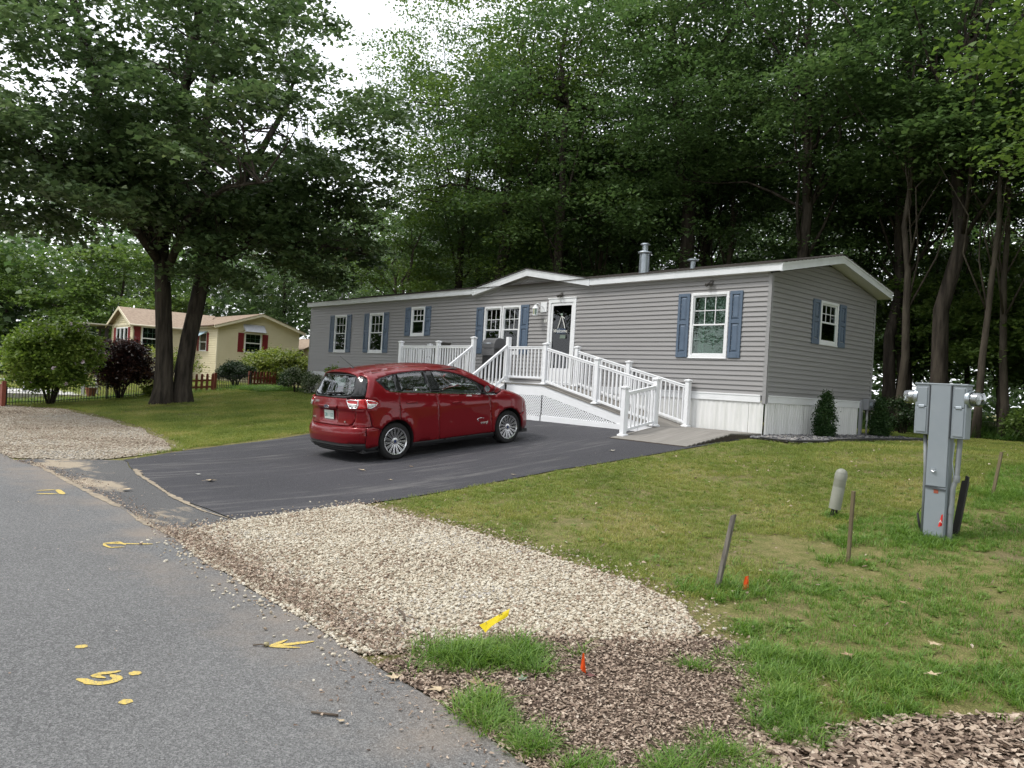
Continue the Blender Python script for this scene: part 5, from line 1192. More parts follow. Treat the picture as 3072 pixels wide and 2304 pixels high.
# cabin
b = CB()
for x in (-.37, .37):
    for y, z0 in ((1.95, .62), (1.12, .66)):
        b.box(x-.24, y, .5, x+.24, y+.48, z0); b.hexa([(x-.23, y-.02, z0), (x+.23, y-.02, z0), (x+.23, y+.12, z0), (x-.23, y+.12, z0)], [(x-.20, y-.20, z0+.56), (x+.20, y-.20, z0+.56), (x+.20, y-.11, z0+.56), (x-.20, y-.11, z0+.56)])
b.build('seat', m_int, bevel=.03)
b = CB()
for x in (-.37, .37, ):
    for y, z0 in ((1.95, .62), (1.12, .66)): b.box(x-.13, y-.24, z0+.60, x+.13, y-.14, z0+.80)
b.build('head_rest', m_int, bevel=.04)
b = CB(); b.hexa([(-.75, 3.0, .6), (.75, 3.0, .6), (.75, 3.35, .6), (-.75, 3.35, .6)], [(-.72, 2.85, .98), (.72, 2.85, .98), (.70, 3.30, 1.02), (-.70, 3.30, 1.02)]); b.build('dashboard', m_int, bevel=.04)
b = CB(); b.lathe([(.185, -.012), (.20, 0), (.185, .012), (.17, 0)], (-.37, 2.70, .93), (0, -1, .45), 24, closed=True); b.box(-.42, 2.70, .88, -.32, 2.80, .97); b.build('steering_wheel', m_int, smooth='auto')
b = CB(); b.box(-.70, .42, .5, .70, 1.0, 1.05); b.build('load_cover', m_int); b = CB(); b.box(-.62, .6, 1.51, .62, 2.5, 1.515); b.build('headliner', m_int2)
b = CB(); b.box(-.12, 2.60, 1.38, .12, 2.63, 1.44); b.build('inner_mirror', m_int, bevel=.01)
# wheels: tyre, rim, fifteen spokes, cap
def wheel(s, cy):
    cx, cz = s*.79, .325; ax = Vector((s, 0, 0)); o_ = Vector((cx, cy, cz))
    b = CB(); b.lathe([(.222, -.10), (.245, -.108), (.295, -.106), (.318, -.085), (.325, -.05), (.325, .05), (.318, .085), (.295, .106), (.250, .108), (.226, .098)], o_, ax, 44)
    for r_ in (-.03, .03): pass
    w_ = b.build('wheel', m_tyre, smooth='auto')
    b = CB(); b.lathe([(.228, .098), (.236, .104), (.232, .108), (.214, .098), (.205, .06), (.200, -.09), (.225, -.1)], o_, ax, 44); b.lathe([(.045, .035), (.062, .075), (.058, .085), (.03, .088), (0, .088)], o_, ax, 20); b.build('rim', m_aln, w_, smooth='auto')
    b = CB(); b.lathe([(.0, .02), (.16, .02), (.165, .01)], o_, ax, 30); b.build('brake_disc', pmat('brake_steel', (.12, .12, .12), .5, .6, obj=True), w_)
    b = CB(); b.lathe([(.030, .089), (.026, .094), (0, .095)], o_, ax, 16); b.build('hub_cap', pmat('badge_blue', (.012, .03, .10), .2, obj=True), w_)
    me = None
    for k in range(15):
        t = 6.28319*k/15
        if me is None:
            b = CB()
            for dw in (-.011, .011):
                sec = []
                for r_, wd, dp, off in ((.050, .008, .080, .45), (.12, .0085, .088, .8), (.212, .0105, .098, 1.25)):
                    sec.append([(dp-.030, off*dw-wd, r_), (dp-.030, off*dw+wd, r_), (dp, off*dw+wd*.55, r_), (dp, off*dw-wd*.55, r_)])
                for a, c in zip(sec[:-1], sec[1:]): b.hexa([(s*x, y, z) for x, y, z in a], [(s*x, y, z) for x, y, z in c])
            sp = b.build('spoke', m_aln, w_); me = sp
        else:
            sp = me.copy(); COL.objects.link(sp)
        sp.parent = w_; sp.location = o_; sp.rotation_euler = (t, 0, 0)
    for k in range(5):
        pass
for s in (1, -1):
    for cy, _ in AR: wheel(s, cy)
CAR.rotation_euler = (RAD(5.79), 0, RAD(2.18))
# ================================================================== TREES
m_bark = pmat('grey_bark', (.080, .067, .054), .95, col2=(.028, .024, .020), vs_=7, stretch=(1, 1, .13), lo=.38, hi=.62, bump=(9, 1., .06), spec=.1)
m_bark2 = pmat('pale_bark', (.105, .09, .07), .95, col2=(.055, .046, .037), vs_=8, stretch=(1, 1, .2), bump=(12, .9, .03), spec=.1)
m_lf_maple = leafmat('maple_leaf', [(0, (.046, .082, .032)), (.45, (.082, .130, .050)), (.8, (.122, .176, .072)), (.97, (.16, .20, .085)), (1, (.21, .165, .085))], .38, .6, .40, False, (.35, .35))
m_lf_forest = leafmat('forest_leaf', [(0, (.046, .084, .030)), (.5, (.080, .136, .046)), (.85, (.118, .182, .062)), (1, (.16, .215, .075))], .40, .6, .40, False, (.22, .45))
m_lf_bright = leafmat('bright_leaf', [(0, (.060, .108, .026)), (.5, (.108, .172, .042)), (.85, (.155, .22, .058)), (1, (.20, .25, .075))], .40, .35, .45, False, (.3, .4))
LT_MAPLE = np.array([(0, 0, 0), (.30, .08, .07), (.52, .42, .10), (.24, .50, .03), (0, 1, -.06), (-.24, .50, .03), (-.52, .42, .10), (-.30, .08, .07)])
LT_QUAD = np.array([(0, 0, 0), (.36, .45, .09), (0, 1, -.05), (-.36, .45, .09)])
def leaves(C, size, rg, tmpl, tilt=.55, up=None):
    """leaf polygons at points C, blades roughly level with random tilt"""
    n = len(C); m_ = len(tmpl); az = rg.uniform(0, 2*np.pi, n); nz = np.column_stack([rg.normal(0, tilt, n), rg.normal(0, tilt, n), np.ones(n)])
    if up is not None: nz = nz+up
    nz /= np.linalg.norm(nz, axis=1)[:, None]
    d = np.column_stack([np.cos(az), np.sin(az), -.35+0*az]); d -= nz*(d*nz).sum(1)[:, None]; d /= np.linalg.norm(d, axis=1)[:, None]
    s = np.cross(d, nz); sz = size*rg.uniform(.65, 1.25, n)
    V = C[:, None, :]+sz[:, None, None]*(tmpl[None, :, 0, None]*s[:, None, :]+tmpl[None, :, 1, None]*d[:, None, :]+tmpl[None, :, 2, None]*nz[:, None, :])
    return V.reshape(-1, 3), np.arange(n*m_).reshape(n, m_)
def spray_points(S, outd, r, k, rg, flat=.22, droop=.25):
    """k leaf points round each spray centre: flat, drooping fans"""
    n = len(S); q = rg.normal(0, 1, (n, k, 3)); q[..., :2] *= .5*r; q[..., 2] *= flat*r*.6
    q += outd[:, None, :]*(rg.uniform(-.6, .6, (n, k, 1))*r)
    q[..., 2] -= droop*(q[..., 0]**2+q[..., 1]**2)/r
    return (S[:, None, :]+q).reshape(-1, 3)
def crown_sprays(n, cen, rad, rg, inner=.45, zmin=None, lump=.35, seed=0, bottom=.75, per=11, br=None):
    """spray centres gathered into boughs: flattened domes spread through a lumpy ellipsoid, denser towards the surface"""
    nb = max(4, n//per); br = br or .36*(rad[0]*rad[1]*rad[2])**(1/3); B = np.zeros((0, 3))
    L_ = rg.normal(0, 1, (9, 3)); L_ /= np.linalg.norm(L_, axis=1)[:, None]; am = rg.uniform(-lump, lump, 9); tries = 0
    while len(B) < nb and tries < 4000:
        tries += 1
        d = rg.normal(0, 1, 3); d /= np.linalg.norm(d); f = 1+float(sum(a*np.clip((d@l-.55)/.45, 0, 1) for a, l in zip(am, L_)))
        r = (inner**3+(1-inner**3)*rg.uniform(0, 1))**(1/3)*f*.90; p = d*r
        if p[2] < 0: p[2] *= bottom
        q = cen+p*rad
        if zmin is not None and q[2] < zmin+rg.uniform(0, .8): continue
        if len(B) and np.min(np.linalg.norm((B-q)*np.array([1, 1, 1.7]), axis=1)) < br*(.95-.0002*tries): continue
        B = np.vstack([B, q])
    nb = len(B); k = int(np.ceil(n/nb)); u = rg.normal(0, 1, (nb, k, 3)); u /= np.linalg.norm(u, axis=2)[..., None]
    u[..., 2] = np.abs(u[..., 2])*.62-.14; rr_ = rg.uniform(.45, 1.05, (nb, k, 1))*br*rg.uniform(.75, 1.2, (nb, 1, 1))
    off = u*rr_; out = B-cen; out[:, 2] *= .3; out /= np.linalg.norm(out, axis=1)[:, None]+1e-9
    off[..., 2] -= .22*np.clip((off[..., :2]*out[:, None, :2]).sum(2), 0, None)
    P = (B[:, None, :]+off).reshape(-1, 3)[:n]; d = off+out[:, None, :]*br*.6; d = d.reshape(-1, 3)[:n]; d[:, 2] *= .25; d /= np.linalg.norm(d, axis=1)[:, None]+1e-9
    return P, d
def wander(p, q, n, amp, rg):
    t = np.linspace(0, 1, n); p = np.array(p, float); q = np.array(q, float); a = rg.normal(0, amp, (n, 3)); a[0] = a[-1] = 0; a[:, 2] *= .3
    return [tuple(p+(q-p)*s+a[i]) for i, s in enumerate(t)]
def link_mesh(name, me, parent):
    o = bpy.data.objects.new(name, me); COL.objects.link(o); o.parent = parent; WL[o] = Vector((0, 0, 0)); return o
def tree(name, loc, label, cat, H, base, R, nspray, kleaf, lsize, mat, bark, seed, trunk_r=.22, fork=None, lean=(0, 0), tmpl=LT_QUAD, sr=.82, inner=.4, group=None, lump=.35, limbs=9, flat=.18, tilt=.55, bottom=.8, cz=None, twig=True):
    """a tree built about the origin: tapered trunk with limbs, crown of leaf fans"""
    rg = np.random.default_rng(seed); t = thing(name, loc, label, cat, group)
    b = MB(); top = np.array([lean[0], lean[1], H*.82]); cen = np.array([lean[0]*.7, lean[1]*.7, (H+base)/2 if cz is None else cz]); rad = np.array([R, R, (H-base)/2])
    stems = []
    if fork:
        zf = fork[0]; f0 = (lean[0]*zf/H, lean[1]*zf/H, zf); b.tube(wander((0, 0, -.25), f0, 5, .03, rg), [trunk_r*1.35, trunk_r*1.08, trunk_r, trunk_r*.97, trunk_r*.95], 12)
        for az, sp in fork[1]:
            e = (f0[0]+sp*math.cos(az), f0[1]+sp*math.sin(az), H*.84); pts = wander((f0[0], f0[1], zf-.35), e, 8, .16, rg); b.tube(pts, [trunk_r*.78*(1-.11*i) for i in range(8)], 9); stems.append(pts)
    else:
        pts = wander((0, 0, -.25), top, 10, .07*R/5, rg); b.tube(pts, [trunk_r*(1.35 if i == 0 else 1.05-.095*i) for i in range(10)], 12); stems.append(pts)
    S, d = crown_sprays(nspray, cen, rad, rg, inner, base*.8, lump, seed, bottom)
    for k in range(limbs):
        st = stems[k % len(stems)]; i = min(len(st)-2, int(len(st)*rg.uniform(.30, .85))); p0 = np.array(st[i]); j = rg.integers(0, len(S)); q = S[j]
        if q[2] < p0[2]-1.0: q = q+np.array([0, 0, p0[2]-q[2]-.3])
        m_ = (p0+q)/2+np.array([0, 0, rg.uniform(-.2, .6)]); r0 = trunk_r*.42*(1-i/len(st)*.6)
        b.tube([tuple(p0), tuple(p0+(m_-p0)*.5+rg.normal(0, .2, 3)), tuple(m_+rg.normal(0, .15, 3)), tuple((m_+q)/2+rg.normal(0, .25, 3)), tuple(q)], [r0*.8, r0*.62, r0*.46, r0*.3, r0*.1], 6)
        if twig:
            for _ in range(4):
                o_ = (m_+q)/2; e = S[rg.integers(0, len(S))]; dd = e-o_
                if np.linalg.norm(dd) < R*.7: b.tube([tuple(o_), tuple(o_+dd*.5+rg.normal(0, .12, 3)), tuple(e)], [r0*.3, r0*.2, r0*.07], 4, cap=False)
    tr = b.build('trunk', bark, None, smooth=True); tr.parent = t; tr.location = (0, 0, 0)
    P = spray_points(S, d, sr, kleaf, rg, flat); V, F = leaves(P, lsize, rg, tmpl, tilt)
    link_mesh('crown', mesh_np('crown', V, F, mat), t)
    return t
# ---- the big maple with two trunks on the left lawn
MZ = float(G(-18.7, -5.5))
MAPLE = thing('maple_tree', (-18.7, -5.5, MZ), 'large maple with two trunks joined at the foot on the left lawn', 'tree')
rg = np.random.default_rng(77)
def mtube(name, pts, rads, n=12, parent=MAPLE):
    b = MB(); b.tube(pts, rads, n); o = b.build(name, m_bark, None, smooth=True); o.parent = parent; o.location = (0, 0, 0); WL[o] = Vector((0, 0, 0)); return o
b = MB(); b.tube([(0, -.36, -.3), (0, -.34, .10), (0, -.32, .5), (.02, -.34, 1.4), (0, -.42, 2.6), (-.05, -.54, 4.2), (-.1, -.66, 5.6)], [.47, .37, .31, .275, .26, .245, .23], 16)
b.tube([(.05, .36, -.3), (.05, .32, .10), (.05, .28, .5), (.03, .30, 1.2), (.0, .42, 2.2), (-.05, .66, 3.6), (-.1, .92, 5.4)], [.44, .35, .30, .28, .27, .255, .225], 16)
o = b.build('trunk', m_bark, None, smooth=True); o.parent = MAPLE; o.location = (0, 0, 0)
limbs_ = [([(-.1, -.6, 5.4), (-.3, -1.6, 7.2), (-.6, -2.5, 9.2), (-1.0, -3.4, 12.5), (-1.2, -3.9, 15.5)], [.24, .20, .17, .12, .04]), ([(-.1, -.6, 5.4), (-.1, -.5, 7.2), (.1, -.35, 9.5), (.2, .0, 12.5), (.2, .2, 16)], [.26, .22, .18, .13, .04]),
          ([(-.1, .7, 5.2), (0, .75, 7), (-.2, .6, 9), (-.4, .8, 12), (-.6, 1.0, 15)], [.24, .19, .15, .11, .04]), ([(-.1, .8, 5.2), (.2, 1.3, 6.8), (.4, 2.2, 8.6), (.5, 3.1, 10.6), (.5, 3.7, 13)], [.20, .17, .13, .09, .03]),
          ([(-.1, -.6, 4.6), (1.0, -2.2, 6.0), (1.6, -4.0, 6.8), (2.2, -5.8, 7.2)], [.16, .12, .08, .03]), ([(0, .7, 4.6), (.9, 2.0, 5.6), (1.6, 3.6, 5.9), (2.6, 5.6, 5.6)], [.14, .11, .07, .03]), ([(-.1, -.6, 5.0), (-2.0, -1.2, 6.6), (-4.2, -1.6, 7.6), (-6, -2.2, 8)], [.15, .12, .08, .03]),
          ([(0, -.4, 4.4), (2.2, -.6, 5.8), (4.2, -.2, 6.6), (6, .4, 6.6)], [.14, .11, .07, .03]), ([(-.1, .7, 5.0), (-1.8, 2.2, 6.4), (-3.2, 3.8, 7.2), (-4.4, 5.2, 7.4)], [.14, .11, .07, .03])]
for pts, rads in limbs_: mtube('limb', pts, rads, 10)
S, d = crown_sprays(900, np.array([0, -.3, 9.8]), np.array([7.4, 7.4, 7.2]), rg, .30, 4.6, .22, 0, .80, 10, 1.75)
S2, d2 = crown_sprays(230, np.array([1.1, 3.6, 6.4]), np.array([3.6, 3.1, 2.5]), rg, .2, 4.2, .2, 0, .8, 10, 1.35)
S3, d3 = crown_sprays(200, np.array([1.4, -4.6, 6.2]), np.array([3.8, 4.2, 2.6]), rg, .2, 4.0, .2, 0, .8, 10, 1.35)
S4, d4 = crown_sprays(70, np.array([1.8, -.1, 5.3]), np.array([2.0, 2.4, 1.5]), rg, .2, 3.9, .2, 0, .8, 10, 1.0)
S = np.vstack([S, S2, S3, S4]); d = np.vstack([d, d2, d3, d4])
b = MB()
for k in range(330):
    pts, rads = limbs_[k % len(limbs_)]; i_ = rg.integers(0, len(pts)-1); p0 = np.array(pts[i_])*(1-(f_ := rg.uniform(.1, .95)))+np.array(pts[i_+1])*f_; dist = np.linalg.norm(S-p0, axis=1); j = rg.choice(np.argsort(dist)[4:40]); q = S[j]; m_ = (p0+q)/2+rg.normal(0, .2, 3)+np.array([0, 0, .25]); b.tube([tuple(p0), tuple(m_), tuple(q)], [.040, .024, .007], 5, cap=False)
o = b.build('twig', m_bark, None, smooth=True); o.parent = MAPLE; o.location = (0, 0, 0); o['kind'] = 'stuff'
P = spray_points(S, d, .68, 58, rg, .20); V, F = leaves(P, .185, rg, LT_MAPLE, .5); link_mesh('crown', mesh_np('crown', V, F, m_lf_maple), MAPLE)
# ---- woodland behind the grey home: a few kinds, each copied
FOR = 'dark woodland trees behind the grey home'
zf = -.80
KIND = {}
KIND['broad'] = tree('woodland_tree', (-14.6, 8.2, zf), 'broad leafy tree right behind the front gable, its boughs hanging over the roof', 'tree', 19, 3.2, 6.4, 640, 60, .155, m_lf_forest, m_bark, 1, .27, None, (.5, -.8), LT_QUAD, 0.84, .42, limbs=16)
KIND['forked'] = tree('woodland_tree', (-10.5, 11, zf), 'forked dark trunk rising behind the steel flue, foliage high up', 'tree', 22, 10.8, 5.0, 360, 62, .155, m_lf_forest, m_bark, 2, .29, (8.3, ((.75, 1.7), (3.9, 1.6))), (.2, 0), LT_QUAD, 0.84, .4, limbs=12)
KIND['tall'] = tree('woodland_tree', (-.42, 9.84, zf), 'thick straight dark trunk directly behind the utility pedestal', 'tree', 21, 5.6, 5.2, 420, 62, .155, m_lf_forest, m_bark, 3, .245, None, (.3, .4), LT_QUAD, 0.84, .4, limbs=18)
KIND['thin'] = tree('woodland_tree', (.76, 9.37, zf), 'slim pale grey trunk just right of the pedestal meter', 'tree', 13, 5.5, 2.6, 120, 46, .15, m_lf_forest, m_bark2, 4, .105, None, (.35, .2), LT_QUAD, .8, .3, limbs=9)
KIND['young'] = tree('woodland_tree', (-21.8, 5.2, zf), 'thin forking pale tree at the far end of the grey home', 'tree', 8.5, 3.4, 2.8, 130, 40, .15, m_lf_bright, m_bark2, 5, .12, (3.0, ((.3, .9), (3.4, .7), (1.7, .6))), (.2, 0), LT_QUAD, .7, .3, limbs=8)
KIND['under'] = tree('woodland_tree', (3.6, 12.5, zf), 'low leafy young tree among the trunks right of the grey home', 'tree', 6.5, .8, 2.8, 190, 48, .16, m_lf_bright, m_bark, 6, .08, None, (.3, .1), LT_QUAD, .75, .3, limbs=9)
KIND['round'] = tree('round_tree', (-58, -4.5, -1.2), 'rounded light green tree at the far left beyond the gravel', 'tree', 9.6, .8, 4.9, 330, 52, .24, m_lf_bright, m_bark, 7, .2, None, (0, 0), LT_QUAD, .95, .5, limbs=6)
def plant(kind, x, y, label, rot, sc=1., group=None, z=zf):
    t = copy_tree(KIND[kind], (x, y, z), rot, sc)
    if 'group' in t.keys(): del t['group']
    t['label'] = label
    if group: t['group'] = group
    return t
plant('thin', .95, 10.9, 'slim dark leaning trunk, rightmost of the trunks beside the pedestal', 2.2, (1.15, 1.15, 1.0))
plant('tall', -3.12, 12.85, 'dark trunk just right of the grey gable wall', 1.0, .86)
plant('thin', -1.44, 10.0, 'slim dark trunk leaning right between gable and pedestal', 4.2, (1.3, 1.3, 1.05))
plant('tall', -4.81, 10.2, 'dark trunk rising behind the gable roof peak', 2.4, (1.0, 1.0, .95))
plant('thin', -10.27, 13, 'slim trunk leaning right behind the roof, right of the forked tree', .4, (1.6, 1.6, 1.25))
plant('tall', -11.76, 14.2, 'brown trunk close beside the forked tree behind the roof', 3.4, .9)
plant('tall', -17.2, 15.5, 'straight trunk seen left of the steel flue', 5.0, .95)
plant('thin', -16.0, 12.0, 'slim dark trunk behind the low front gable', 2.0, (1.4, 1.4, 1.2))
plant('broad', -19.5, 12.5, 'broad light green tree above the left end of the grey roof', 2.0, (.98, .98, .92))
plant('broad', -3.4, 14.6, 'broad dark tree above the right half of the grey roof', 4.0, (.95, .95, 1.0))
plant('broad', 3.8, 17.0, 'broad dark tree in the woods behind the pedestal', 1.2, 1.0)
gapt = plant('broad', -18.0, 7.6, 'tall broad tree filling the sky between the maple and the front gable', 2.9, (1.08, 1.08, 1.06))
plant('broad', -21.6, 8.0, 'tall broad tree rising past the left end of the grey roof, close to the maple', 1.3, (.86, .86, 1.05))
plant('broad', -23.5, 11.5, 'leafy tree behind the far end of the grey home, right of the maple', 5.1, (.78, .78, .62))
GR_ = 'trees across the road behind the viewer'
for x, y, k in [(-20, -30, 'broad'), (-10, -33, 'tall'), (-1, -29, 'broad'), (8, -33, 'broad'), (17, -28, 'broad'), (26, -22, 'tall'), (24, -32, 'broad'), (-31, -31, 'broad'), (30, -8, 'broad')]: plant(k, x, y, 'leafy tree across the road, seen only mirrored in glass and paint', x*1.7, 1.0, GR_, z=-1.7)
for x, y, k, l in [(13.5, 3.5, 'broad', 'broad tree just outside the right edge of the view'), (16.5, 9.5, 'broad', 'second broad tree outside the right edge, farther back'), (17.5, -3.5, 'broad', 'broad tree outside the right edge, nearest the road'), (11.5, 11.5, 'tall', 'tall tree outside the right edge behind the hanging boughs')]: plant(k, x, y, l, x, .95)
for x, y, l in [(22, -9.5, 'broad tree beside the road, outside the right edge'), (27, -5, 'broad tree beside the road far outside the right edge')]: plant('broad', x, y, l, y, .9)
hang = plant('broad', 6.9, 3.0, 'bright hanging boughs of a tree at the right edge of the view', .6, (.92, .92, .80))
def recol(t, mat):
    for c in t.children:
        if c.name.startswith('crown'):
            for s_ in c.material_slots: s_.link = 'OBJECT'; s_.material = mat
recol(hang, m_lf_bright); recol(gapt, m_lf_bright)
rg = np.random.default_rng(31)
spots = [(-8.5, 18, 'broad'), (-14.8, 18.5, 'tall'), (-21, 19, 'broad'), (-26, 17, 'tall'), (1.6, 14.5, 'tall'), (-7.2, 24, 'tall'), (-19, 26, 'tall'), (4.5, 23, 'tall'), (6.8, 15, 'tall'), (9.5, 20, 'tall'), (-25.5, 26, 'broad'), (-31, 23, 'broad'), (-33, 32, 'tall'), (-18, 35, 'broad'), (7.0, 30, 'broad'), (-2.6, 16.2, 'thin'), (3.0, 19.5, 'thin'), (-5.6, 16.8, 'thin'), (5.0, 11.5, 'thin')]
for x, y, k in spots: plant(k, x, y, 'dark woodland tree in the depth of the woods behind the grey home', rg.uniform(0, 6.28), rg.uniform(.85, 1.05), FOR)
GU = 'leafy saplings on the woodland floor behind the grey home'
for x, y, s_ in [(-4.5, 17, 1.0), (-9, 16, .9), (-14, 14, 1.0), (-20.5, 9.5, .8), (-24, 12, 1.1), (.2, 20, 1.2), (-1.5, 24, 1.1), (7, 19, 1.2), (-12, 21, 1.2), (-18, 22, 1.3), (-6.5, 11.8, .8), (5.5, 10.0, .62), (1.2, 16.5, 1.25), (-2.4, 15.0, 1.1), (3.8, 14.5, 1.2), (.2, 13.2, .9), (6.2, 17, 1.3), (-.8, 29, 1.8), (3.5, 28, 1.9), (-4, 27, 1.8), (-3.6, 21.5, 1.5), (2.6, 26, 1.3)]:
    plant('under', x, y, 'leafy sapling on the woodland floor behind the grey home', rg.uniform(0, 6.28), s_, GU)
# ---- trees beyond the yellow home and up the road
plant('round', -52, 1.5, 'rounded green tree behind the flowering shrub, next to the yellow porch wing', 1.1, (1.1, 1.1, 1.05), z=-1.2)
plant('round', -63, -9, 'rounded green tree at the left edge of the view beside the road', 2.1, (1.15, 1.15, 1.2), z=-1.5)
GY_ = 'dark trees beyond the yellow home'
for x, y, k, s_ in [(-56, 9, 'broad', .62), (-50, 13, 'broad', .66), (-46, 17, 'broad', .70), (-41, 14, 'broad', .60), (-38, 20, 'broad', .72), (-34, 14.5, 'broad', .58), (-30, 12.0, 'broad', .55), (-66, 4, 'broad', .62), (-72, -3, 'broad', .6), (-60, 16, 'tall', .7), (-44, 26, 'tall', .8), (-28, 16, 'broad', .62)]:
    plant(k, x, y, 'dark leafy tree beyond the yellow home', rg.uniform(0, 6.28), (s_, s_, s_*1.12), GY_, z=-1)
# ---- the far wood that closes the view
rg = np.random.default_rng(12); n = 2400
az = rg.uniform(RAD(-112), RAD(10), n); dist = rg.uniform(62, 92, n); hgt = rg.uniform(0, 1, n)**1.25*np.where(az < RAD(-66), 12.5, 17.0)
Cw = np.column_stack([8.7+dist*np.sin(az), -14.4+dist*np.cos(az), hgt-1]); ok = ~((np.abs(Cw[:, 1]+15) < 5)); Cw = Cw[ok]; dd = np.column_stack([np.cos(az), np.sin(az), 0*az])[ok]
P = spray_points(Cw, dd, 2.6, 44, rg, .6, .05); V, F = leaves(P, .62, rg, LT_QUAD, .8)
o = bpy.data.objects.new('far_wood', mesh_np('far_wood', V, F, m_lf_forest)); COL.objects.link(o); o['kind'] = 'stuff'
# ================================================================== YELLOW HOME AND ITS YARD
m_ysid = pmat('yellow_vinyl', (.56, .50, .34), .5, col2=(.60, .54, .38), vs_=1.2, spec=.3)
m_ytrim = pmat('cream_trim', (.62, .56, .42), .5)
m_rsh = pmat('red_shutter', (.17, .012, .018), .5)
m_yroof = pmat('tan_shingle', (.33, .26, .20), .95, col2=(.25, .19, .145), vs_=6, bump=(40, .6, .01), spec=.1)
YH = thing('yellow_home', (-42, 4, -.9), 'pale yellow home with dark red shutters and tan shingle roof', 'house')
def lapwall(base, T, u0, u1, z0, zt_, pitch, mat, name='siding', holes=(), span=None):
    b = MB(); z = z0; zc = [h for q in holes for h in q[2:]]
    while z < zt_-1e-4:
        z1 = min(z+pitch, zt_); cuts = sorted({z, z1, *[c for c in zc if z < c < z1]})
        for a, c in zip(cuts[:-1], cuts[1:]):
            sp = cutspans(u0, u1, holes, a, c) if span is None else [span(a, c)]
            W_ = lambda q: .032-.029*(q-z)/pitch
            for s_ in sp:
                if span is None: x0, x1, x2, x3 = s_[0], s_[1], s_[0], s_[1]
                else: x0, x1, x2, x3 = s_
                b.hexa([T(x0, a, -.03), T(x1, a, -.03), T(x1, a, W_(a)), T(x0, a, W_(a))], [T(x2, c, -.03), T(x3, c, -.03), T(x3, c, W_(c)), T(x2, c, W_(c))])
        z = z1
    return b.build(name, mat, base)
def plainwin(base, T, h, shut=None, curtain=False, sash=True):
    u0, u1, z0, z1 = h; f = .07; b = MB()
    for (a, c, d, e) in ((u0, z0, u0+f, z1), (u1-f, z0, u1, z1), (u0+f, z1-f, u1-f, z1), (u0+f, z0, u1-f, z0+f)): lbox(b, T, a, c, -.05, d, e, .03)
    zm = (z0+z1)/2
    if sash: lbox(b, T, u0+f, zm-.03, -.02, u1-f, zm+.03, .012)
    win = b.build('window', m_wht, base)
    b = MB(); lbox(b, T, u0+f, z0+f, -.024, u1-f, z1-f, -.02); b.build('pane', m_glass, win)
    b = MB()
    for t in (1/3, 2/3): x = u0+f+(u1-u0-2*f)*t; lbox(b, T, x-.008, z0+f, -.032, x+.008, z1-f, -.026)
    for t in (.25, .75): z = z0+f+(z1-z0-2*f)*t; lbox(b, T, u0+f, z-.008, -.033, u1-f, z+.008, -.027)
    b.build('muntin_grid', m_wht, win)
    b = MB(); lbox(b, T, u0+f, z0+f, -.16, u1-f, z1-f, -.15); b.build('curtain', m_curt if curtain else m_dark, win)  # where no curtain hangs, a near-black sheet paints the unlit room
    if shut:
        for s in (-1, 1):
            x = u0-.05 if s < 0 else u1+.05; b = MB(); a0, a1 = sorted((x, x+s*shut)); lbox(b, T, a0, z0+.02, .016, a1, z1-.02, .045)
            n = 14
            for k in range(n): z = z0+.08+(z1-z0-.16)*k/n; lbox(b, T, a0+.04, z, .045, a1-.04, z+.035, .055)
            b.build('shutter', m_rsh, base)
    return win
XG, Y0, Y1, ZB, ZE, ZP = -36., 2.36, 7.28, -1.0, 2.36, 3.17
GBy = lambda u, v, w_: (XG+w_, u, v); FRy = lambda u, v, w_: (u, Y0-w_, v)
wg = (3.92, 4.94, .90, 2.05)
ym = (Y0+Y1)/2
def ysp(a, c):
    f = lambda z: max(0, (z-ZE)/(ZP-ZE))*(Y1-Y0)/2
    return (Y0+f(a), Y1-f(a), Y0+f(c), Y1-f(c))
lapwall(YH, GBy, Y0, Y1, ZB, ZE, .13, m_ysid, 'siding', [(wg[0]+.04, wg[1]-.04, wg[2]+.04, wg[3]-.04)]); lapwall(YH, GBy, Y0, Y1, ZE, ZP-.03, .13, m_ysid, 'gable_siding', (), ysp)
wf = (-38.75, -37.6, .85, 1.95); lapwall(YH, FRy, -55, XG, ZB, ZE, .13, m_ysid, 'siding', [(wf[0]+.04, wf[1]-.04, wf[2]+.04, wf[3]-.04)])
b = MB(); b.box(-55, Y1-.05, ZB, XG-.03, Y1, ZE); b.box(-55, Y0+.03, ZE-.02, XG-.03, Y1, ZE); b.box(-55, ym, ZB, XG-.03, ym+.05, ZE); b.build('inner_wall', m_dark, YH)
plainwin(YH, GBy, wg, .34, False); plainwin(YH, FRy, wf, .28, True)
b = MB(); b.box(XG-.06, Y0-.022, ZB, XG+.022, Y0+.06, ZE); b.box(XG-.06, Y1-.06, ZB, XG+.022, Y1+.02, ZE); b.build('corner_trim', m_ytrim, YH)
b = MB()
for (a, za, c, zc_) in ((Y0-.28, ZE-.06, ym, ZP+.03), (Y1+.28, ZE-.06, ym, ZP+.03)):
    b.hexa([(XG+.30, a, za-.14), (XG+.33, a, za-.14), (XG+.33, c, zc_-.14), (XG+.30, c, zc_-.14)], [(XG+.30, a, za+.02), (XG+.33, a, za+.02), (XG+.33, c, zc_+.02), (XG+.30, c, zc_+.02)])
    b.hexa([(XG-.0, a, za-.10), (XG+.30, a, za-.10), (XG+.30, c, zc_-.10), (XG-.0, c, zc_-.10)], [(XG-.0, a, za-.09), (XG+.30, a, za-.09), (XG+.30, c, zc_-.09), (XG-.0, c, zc_-.09)])
b.box(-55, Y0-.30, ZE-.16, XG+.33, Y0-.27, ZE-.02); b.build('fascia', m_ytrim, YH)
b = MB()
